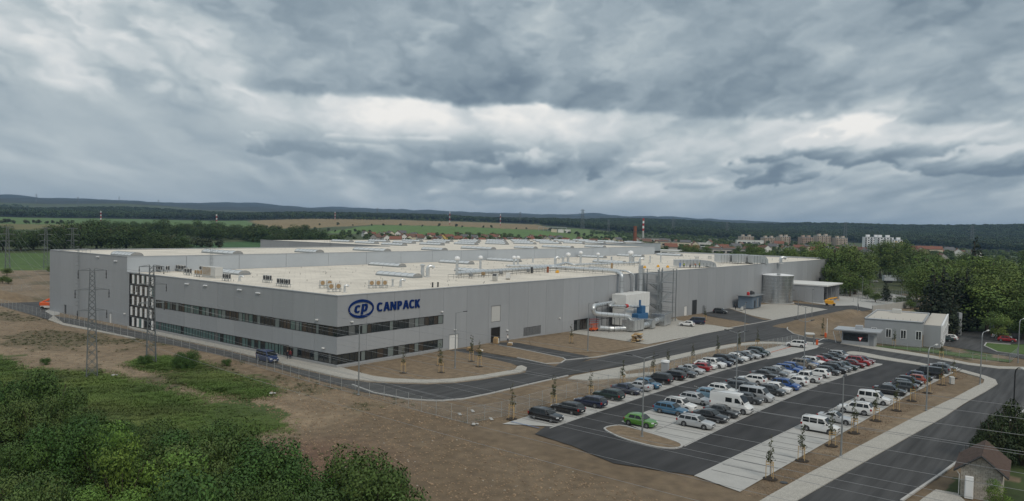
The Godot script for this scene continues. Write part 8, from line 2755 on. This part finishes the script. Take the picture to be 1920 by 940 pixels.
func pallet(label: String, at: Vector3, turn: float, h: float) -> void:
	var t := thing("loaded_pallet", label, "pallet", at, turn)
	for k in 5:
		var m := MB.new()
		m.box(Vector3(-0.6, 0.1, -0.5 + k * 0.22), Vector3(0.6, 0.14, -0.36 + k * 0.22))
		part("plank", m, M.wood, t)
	for x in [-0.5, 0, 0.5]:
		var m := MB.new()
		m.box(Vector3(x - 0.06, 0, -0.5), Vector3(x + 0.06, 0.1, 0.5))
		part("bearer", m, M.wood, t)
	for k in 3:
		var m := MB.new()
		m.box(Vector3(-0.58 + k * 0.4, 0.14, -0.45), Vector3(-0.22 + k * 0.4, 0.14 + h * rng.randf_range(0.7, 1.0), 0.45), Transform3D(), 0.03)
		part("load", m, [M.wood, M.stake, M.white_metal][k], t)

# ---------------------------------------------------------------- the country beyond
func small_house(at: Vector3, turn: float, w: float, d: float, h: float, wall: Material, roof: Material, label: String, group: String) -> void:
	var t := thing("village_house", label, "house", at, turn, group)
	var m := MB.new()
	var g := PackedVector2Array([Vector2(-w / 2, -1.0), Vector2(-w / 2, h), Vector2(0, h + w * 0.38), Vector2(w / 2, h), Vector2(w / 2, -1.0)])
	m.prism(g, -d / 2, d / 2, Transform3D(Basis(Vector3.RIGHT, Vector3(0, 0, 1), Vector3.UP), Vector3.ZERO))
	part("wall", m, wall, t)
	var r := MB.new()
	for s in [-1, 1]:
		var a := Vector3(0, h + w * 0.38 + 0.25, -d / 2 - 0.4)
		var b := Vector3(s * (w / 2 + 0.5), h - 0.1, -d / 2 - 0.4)
		var along := Vector3(0, 0, d + 0.8)
		r.quad_out(a, b, b + along, a + along, Vector3.UP)
		r.quad_out(a - Vector3(0, 0.22, 0), b - Vector3(0, 0.22, 0), b + along - Vector3(0, 0.22, 0), a + along - Vector3(0, 0.22, 0), Vector3.DOWN)
		r.quad_out(b, b + along, b + along - Vector3(0, 0.22, 0), b - Vector3(0, 0.22, 0), Vector3(s, 0, 0))
	var ro := part("roof", r, roof, t)
	var c := MB.new()
	c.box(Vector3(w * 0.12, h + 0.5, -0.35), Vector3(w * 0.12 + 0.7, h + w * 0.38 + 1.1, 0.35))
	part("chimney", c, M.brick_red, ro)
	for e in [-1, 1]:
		for k in 2:
			var q := MB.new()
			q.box(Vector3(-w * 0.3 + k * w * 0.36, h * 0.35, e * d / 2 - 0.03), Vector3(-w * 0.3 + k * w * 0.36 + 1.3, h * 0.35 + 1.3, e * d / 2 + 0.03))
			part("window", q, M.pane_dark, t)

func slab_block(label: String, at: Vector3, turn: float, w: float, d: float, floors: int, wall: Material, strip: Material, stairs := true) -> void:
	var t := thing("apartment_block", label, "apartment block", at, turn)
	var h := floors * 2.9
	var m := MB.new()
	m.box(Vector3(-w / 2, -4, -d / 2), Vector3(w / 2, h, d / 2))
	part("wall", m, wall, t)
	m = MB.new()
	m.box(Vector3(-w / 2 - 0.2, h, -d / 2 - 0.2), Vector3(w / 2 + 0.2, h + 0.5, d / 2 + 0.2))
	part("roof", m, M.cap_trim, t)
	if stairs:
		for x in [-w * 0.25, w * 0.25]:
			m = MB.new()
			m.box(Vector3(x - 2.2, h + 0.5, -2.5), Vector3(x + 2.2, h + 3.4, 2.5))
			part("stair_head", m, wall, t)
	var cols := int(w / 3.4)
	for f in floors:
		for k in cols:
			var x := -w / 2 + (k + 0.5) * w / cols
			m = MB.new()
			m.box(Vector3(x - 0.95, f * 2.9 + 0.9, d / 2), Vector3(x + 0.95, f * 2.9 + 2.3, d / 2 + 0.05))
			part("window", m, M.pane_dark, t)
			if strip and k % 2 == 0:
				m = MB.new()
				m.box(Vector3(x - 1.5, f * 2.9 - 0.1, d / 2), Vector3(x + 1.5, f * 2.9 + 0.85, d / 2 + 0.9))
				part("balcony", m, strip, t)

func works_shed(label: String, at: Vector3, turn: float, w: float, d: float, h: float, wall: Material, roof: Material) -> void:
	var t := thing("works_building", label, "factory building", at, turn)
	var m := MB.new()
	m.box(Vector3(-w / 2, -3, -d / 2), Vector3(w / 2, h, d / 2))
	part("wall", m, wall, t)
	m = MB.new()
	m.box(Vector3(-w / 2 - 0.3, h, -d / 2 - 0.3), Vector3(w / 2 + 0.3, h + 0.6, d / 2 + 0.3))
	part("roof", m, roof, t)
	for k in int(w / 7):
		m = MB.new()
		m.box(Vector3(-w / 2 + 1.5 + k * 7, h * 0.5, d / 2), Vector3(-w / 2 + 6.5 + k * 7, h * 0.78, d / 2 + 0.06))
		part("window", m, M.pane_dark, t)

func far_country() -> void:
	# woods on the far slopes: too many trees to count
	var g := RandomNumberGenerator.new()
	g.seed = 31
	var far_tree: ArrayMesh = crown(lumps(7, Vector3(2.6, 2.6, 2.6), 2.4, Vector3(0, 6.0, 0), 5), 150, 1.15, Color(1, 1, 1), 6)
	var places := []
	var tints := PackedColorArray()
	for w in woodland():
		var box := box_of(w)
		var n := int(box.get_area() / 190.0)
		for k in mini(n, 120000):
			var p := Vector2(g.randf_range(box.position.x, box.end.x), g.randf_range(box.position.y, box.end.y))
			if not inside(p, w): continue
			var s := g.randf_range(1.1, 1.75)
			places.append(Transform3D(Basis(Vector3.UP, g.randf() * TAU).scaled(Vector3(s * 1.15, s, s * 1.15)), on_land(p) - Vector3(0, 1.5, 0)))
			var t := g.randf_range(0.6, 1.35) * (1.0 + 0.5 * broad.get_noise_2d(p.x * 3.0, p.y * 3.0))
			tints.append(Color(0.034 * t, 0.062 * t, 0.020 * t))
	scatter("forest", far_tree, M.leaf_far, places, tints, "dark continuous forest covering the far slopes", "forest")
	# belt of gardens and trees round the village, and trees through the town
	places = []
	tints = PackedColorArray()
	for poly in [PackedVector2Array([Vector2(369.98,-507.62),Vector2(424.18,-463.24),Vector2(511.57,-476.24),Vector2(593.64,-394.58),Vector2(623.96,-311.99),Vector2(891.56,-468.49),Vector2(827.54,-566.01),Vector2(712.44,-671.31),Vector2(586.26,-706.36)]), PackedVector2Array([Vector2(787.21,-536.46),Vector2(764.95,-197.19),Vector2(1330.83,-396.64),Vector2(1138.78,-580.01)]), PackedVector2Array([Vector2(468.58,-221.11),Vector2(425.42,-77.52),Vector2(550.5,17.3),Vector2(555.73,79.36),Vector2(1415.19,48.96),Vector2(1330.83,-396.64),Vector2(779.34,-402.86)]),
			PackedVector2Array([Vector2(1224.48,-1476.21),Vector2(1306.93,-1404.05),Vector2(1693.31,-1277.92),Vector2(1782.69,-1207.35),Vector2(1824.6,-1217.15),Vector2(1386.8,-1534.2)]), PackedVector2Array([Vector2(1178.73,-707.85),Vector2(1120.71,-507.51),Vector2(1324.46,-414.34),Vector2(1512.24,-483.18),Vector2(1476.06,-796.13)]), PackedVector2Array([Vector2(701.51,-3206.06),Vector2(1042.72,-3105.94),Vector2(1262.83,-3558.12),Vector2(817,-3692.54)]), PackedVector2Array([Vector2(1326.34,-3101.34),Vector2(1391.6,-3016.58),Vector2(1518.94,-3121.51),Vector2(1425.13,-3276.31)])]:
		var box := box_of(poly)
		for k in mini(int(box.get_area() / 190.0), 60000):
			var p := Vector2(g.randf_range(box.position.x, box.end.x), g.randf_range(box.position.y, box.end.y))
			if not inside(p, poly): continue
			if bumps.get_noise_2d(p.x * 0.14, p.y * 0.14) < -0.01: continue
			var s := g.randf_range(0.35, 0.85)
			places.append(Transform3D(Basis(Vector3.UP, g.randf() * TAU).scaled(Vector3(s * 1.1, s, s * 1.1)), on_land(p) - Vector3(0, 1.0, 0)))
			var t := g.randf_range(0.65, 1.5)
			tints.append(Color(0.062 * t, 0.10 * t, 0.024 * t))
	scatter("garden_trees", far_tree, M.leaf_far, places, tints, "mingled trees and hedges among the distant village and town", "trees")
	# hedgerows and single bushes on the fields
	places = []
	tints = PackedColorArray()
	for q in [[Vector2(303.32,-1091.79), Vector2(403.07,-1070.95), 26], [Vector2(225.48,-458.28), Vector2(233.61,-418.88), 24], [Vector2(835.08,-1083.56), Vector2(1198.56,-837.94), 14], [Vector2(648.32,-1008.32), Vector2(671.52,-738.42), 10], [Vector2(1193.25,-793.87), Vector2(1007.78,-506.94), 40], [Vector2(1049.78,-1594.01), Vector2(1313.72,-1411.4), 60], [Vector2(274.34,-723.65), Vector2(305.71,-687.07), 30]]:
		for k in q[2]:
			var p: Vector2 = (q[0] as Vector2).lerp(q[1], (k + g.randf() * 0.8) / q[2]) + Vector2(g.randfn(), g.randfn()) * 3.0
			var s := g.randf_range(0.4, 0.8)
			places.append(Transform3D(Basis(Vector3.UP, g.randf() * TAU).scaled(Vector3(s, s, s)), on_land(p) - Vector3(0, 1.0, 0)))
			tints.append(Color(0.045, 0.062, 0.025) * g.randf_range(0.7, 1.3))
	scatter("hedgerow", far_tree, M.leaf_far, places, tints, "lines of small trees and hedges between the distant fields", "hedges")
	# the village on the slope and the town below it
	var walls := [mat("render_cream", 0.62, 0.55, 0.42, 0.9), mat("render_white", 0.70, 0.69, 0.66, 0.9), mat("render_grey", 0.40, 0.38, 0.36, 0.9), mat("render_yellow", 0.62, 0.46, 0.16, 0.9)]
	var roofs := [mat("roof_red", 0.20, 0.085, 0.055, 0.9), mat("roof_brown", 0.15, 0.085, 0.06, 0.9), mat("roof_grey", 0.12, 0.12, 0.125, 0.9)]
	for q in [[Vector2(542.23,-544.54), 10.0, 3, 1, "white gabled house at the left end of the village"], [Vector2(573.72,-512.48), 11.0, 3, 0, "yellow house with a red roof in the middle of the village, left one"], [Vector2(582.88,-509.95), 11.0, 3, 0, "yellow house with a red roof in the middle of the village, right one"], [Vector2(576.1,-649.3), 7.0, 1, 2, "small white hut alone at the left edge of the village"]]:
		small_house(on_land(q[0]), g.randf() * 3.0, q[1] * 0.75, q[1], 5.0, walls[q[2]] if not q[4].begins_with("white") else walls[1], roofs[q[3]], q[4], "")
	for k in 58:
		var t := (k + g.randf()) / 58.0
		var a := lerpf(-0.1851, 0.1174, t) + FACING
		var d := g.randf_range(800, 1090)
		var c := k % 3
		small_house(on_land(Vector2(EYE.x + d * sin(a), EYE.z - d * cos(a))), g.randf() * 3.0, g.randf_range(6, 9), g.randf_range(8, 12), g.randf_range(3.0, 4.6), walls[g.randi_range(0, 2)], roofs[c],
			["red-roofed small house among the village trees", "brown-roofed small house among the village trees", "grey-roofed small house among the village trees"][c], ["red-roofed village houses", "brown-roofed village houses", "grey-roofed village houses"][c])
	for k in 60:
		var t := (k + g.randf()) / 60.0
		var a := lerpf(0.1174, 0.5429, t) + FACING
		var d := g.randf_range(760, 1250)
		var c := k % 3
		small_house(on_land(Vector2(EYE.x + d * sin(a), EYE.z - d * cos(a))), g.randf() * 3.0, g.randf_range(7, 11), g.randf_range(9, 16), g.randf_range(4.0, 7.0), walls[g.randi_range(0, 2)], roofs[c],
			["red-roofed house in the distant town", "brown-roofed house in the distant town", "grey-roofed house in the distant town"][c], ["red-roofed town houses", "brown-roofed town houses", "grey-roofed town houses"][c])
	for q in [[Vector2(678.66,-376.08), 26, 12, 7, 1, "white shed with a pale roof between village and chimneys"], [Vector2(934.49,-432.28), 46, 14, 9, 2, "long grey works building right of the striped chimney"], [Vector2(814.94,-336.36), 44, 14, 8, 0, "cream works building right of the striped chimney"], [Vector2(873.98,-328.16), 30, 12, 7, 1, "pale works building in the middle of the town"], [Vector2(681.73,-331.9), 34, 14, 7, 0, "cream works building left of the brick chimney"], [Vector2(680.88,-291.41), 40, 12, 6, 0, "low cream building before the brick chimney"],
			[Vector2(619.17,-186.68), 36, 14, 7, 2, "long low pale shed behind the hall roof"], [Vector2(564.94,-210.18), 60, 22, 5, 1, "white flat-roofed shed behind the tall block's right end"], [Vector2(1085.62,-339.38), 40, 14, 10, 1, "white works building at the left of the apartment blocks"], [Vector2(743.04,-253.28), 24, 12, 6, 1, "small white works building among the town trees"]]:
		works_shed(q[5], on_land(q[0]), -FACING + g.randf_range(-0.3, 0.3), q[1], q[2], q[3], walls[q[4]], M.roof_pale if q[4] == 1 else roofs[2])
	var cream := mat("panel_cream", 0.46, 0.39, 0.32, 0.9)
	var pink := mat("panel_pink", 0.38, 0.28, 0.22, 0.9)
	for q in [[Vector2(1317.15,-433.87), 26, 3, "cream apartment block at the far left of the skyline row"], [Vector2(1283.67,-380.02), 24, 3, "cream apartment block second in the skyline row"], [Vector2(1244.4,-340.38), 20, 4, "cream apartment block in the middle of the skyline row"], [Vector2(1255.32,-306.14), 22, 4, "pinkish apartment block left of the wood's tallest crown"], [Vector2(1281.93,-286.59), 26, 5, "tall cream apartment block above the wood"], [Vector2(1298.93,-262.39), 22, 4, "cream apartment block right of the tall one above the wood"]]:
		slab_block(q[3], on_land(q[0]) + Vector3(0, 3.5, 0), -FACING + 0.25, q[1], 12, q[2], pink if q[3].begins_with("pink") else cream, pink)
	for q in [[Vector2(1037.66,-152.3), 21, 6, "white tower-like apartment block, left of the white group"], [Vector2(1021.18,-134.14), 19, 6, "white apartment block, middle of the white group"], [Vector2(1053.29,-127.07), 17, 5, "white and ochre apartment block, right of the white group"]]:
		slab_block(q[3], on_land(q[0]) + Vector3(0, 3, 0), -FACING - 0.2, q[1], 13, q[2], M.fin_white, walls[3] if q[3].contains("ochre") else M.cladding_2)
	for q in [[Vector2(1002.07,-73.34), "red-roofed row of flats left of the town's right edge"], [Vector2(980.11,-83.32), "second red-roofed row of flats behind the wood"]]:
		small_house(on_land(q[0]) + Vector3(0, 2, 0), 0.4, 9, 22, 6.0, walls[0], roofs[0], q[1], "")
	# chimneys
	var ch := thing("brick_chimney", "tall brown brick chimney beyond the tall block's right end", "chimney", on_land(Vector2(661.24,-307.04)) - Vector3(0, 2, 0))
	var m := MB.new()
	m.lathe([Vector2(2.2, 0), Vector2(1.75, 28.0), Vector2(1.9, 28.2), Vector2(1.9, 29.4), Vector2(1.3, 29.4), Vector2(1.3, 28.0), Vector2(0.001, 28.0)], 16)
	part("shaft", m, M.brick_red, ch)
	for k in 5:
		m = MB.new()
		m.lathe([Vector2(2.15 - k * 0.1, 5.0 + k * 6), Vector2(2.2 - k * 0.1, 5.1 + k * 6), Vector2(2.2 - k * 0.1, 5.3 + k * 6), Vector2(2.12 - k * 0.1, 5.4 + k * 6)], 16)
		part("iron_band", m, M.dark_metal, ch)
	var st := thing("striped_chimney", "tall slim chimney with red and white bands at its top", "chimney", on_land(Vector2(1017.92,-488.4)))
	for k in 6:
		m = MB.new()
		var y0 := 0.0 if k == 0 else 15.0 + k * 4.0
		m.lathe([Vector2(1.7 - y0 * 0.008, y0), Vector2(1.7 - (19 + k * 4.0) * 0.008, 19.0 + k * 4.0), Vector2(0.9, 19.0 + k * 4.0)], 14)
		part("shaft" if k == 0 else "band", m, M.kerb_stone if k == 0 else (M.red if k % 2 else M.fin_white), st)
	# radio masts banded red and white on the plateau
	for q in [[Vector2(628.12,-1496.62), 21, "red and white lattice mast at far left on the plateau"], [Vector2(691.38,-1182.14), 20, "red and white mast above the tree belt"], [Vector2(1179.32,-1448.61), 22, "red and white mast on the tan field"], [Vector2(1169.37,-1046.65), 30, "tallest red and white mast on the tan field's edge"], [Vector2(1398.08,-1087.05), 30, "slim red and white mast right on the tan field"]]:
		var t := thing("radio_mast", q[2], "radio mast", on_land(q[0]) - Vector3(0, 1, 0))
		for k in 6:
			m = MB.new()
			var a: float = q[1] * k / 6.0
			var b: float = q[1] * (k + 1) / 6.0
			for s in [[-1, -1], [-1, 1], [1, -1], [1, 1]]: m.bar(Vector3(s[0] * 0.7, a, s[1] * 0.7), Vector3(s[0] * 0.65, b, s[1] * 0.65), 0.42)
			m.bar(Vector3(-0.7, a, 0.7), Vector3(0.7, b, 0.7), 0.25)
			m.bar(Vector3(0.7, a, -0.7), Vector3(-0.7, b, -0.7), 0.25)
			part("section", m, M.red if k % 2 == 0 else M.fin_white, t)
	# pylons of the long line over the ridge
	var first: Node3D
	for q in [[Vector2(1420.9,-3496.02), 40, "pylon on the skyline at far left"], [Vector2(1380.21,-3834.56), 40, "fainter pylon on the skyline at far left"], [Vector2(1737.98,-3792.99), 36, "small pylon on the skyline left of the tree lump"], [Vector2(1944.13,-3802.78), 36, "small pylon on the skyline before the long ridge"], [Vector2(1661.98,-1824.67), 34, "pylon beside the forest above the tan field"], [Vector2(1786.2,-1321.16), 34, "pylon above the forest left of the substation"], [Vector2(1474.03,-895.74), 48, "large pylon on the green slope right of the substation"], [Vector2(1377.69,-766.24), 30, "pylon on the slope nearer the brick chimney"], [Vector2(1623.31,-732.01), 38, "pylon before the forest right of the striped chimney"], [Vector2(1628.39,-598.5), 36, "pylon before the forest left of the apartments"], [Vector2(1659.37,-346.47), 44, "thin tower above the apartments"], [Vector2(1802.15,-128.11), 44, "pylon before the right forest hill"]]:
		if first == null: first = lattice("transmission_pylon", q[2], on_land(q[0]), -FACING + 0.3, 40, 6.5, [[38, 5, 1.2], [32, 8, 1.4], [26, 6.5, 1.4]], 3.6)
		else:
			first = dup(first, on_land(q[0]), -FACING + rng.randf_range(-0.4, 0.4), q[2]) as Node3D
		var s: float = q[1] / 40.0
		first.scale = Vector3.ONE * s
	# substation
	var ss := thing("substation", "pale outdoor substation of steel portals on the green slope", "substation", on_land(Vector2(1150.06,-750.9)), -FACING)
	m = MB.new()
	for k in 7:
		m.bar(Vector3(-32 + k * 9, 0, 0), Vector3(-32 + k * 9, 10, 0), 0.7)
		if k < 6: m.bar(Vector3(-32 + k * 9, 9, 0), Vector3(-23 + k * 9, 9, 0), 0.7)
	part("portal_frame", m, M.cap_trim, ss)
	for k in 3:
		m = MB.new()
		m.box(Vector3(-8 + k * 13, -1, 6), Vector3(3 + k * 13, 5, 12))
		m.box(Vector3(-8.3 + k * 13, 5, 5.7), Vector3(3.3 + k * 13, 5.6, 12.3))
		part("switch_house", m, walls[1] if k else walls[0], ss)
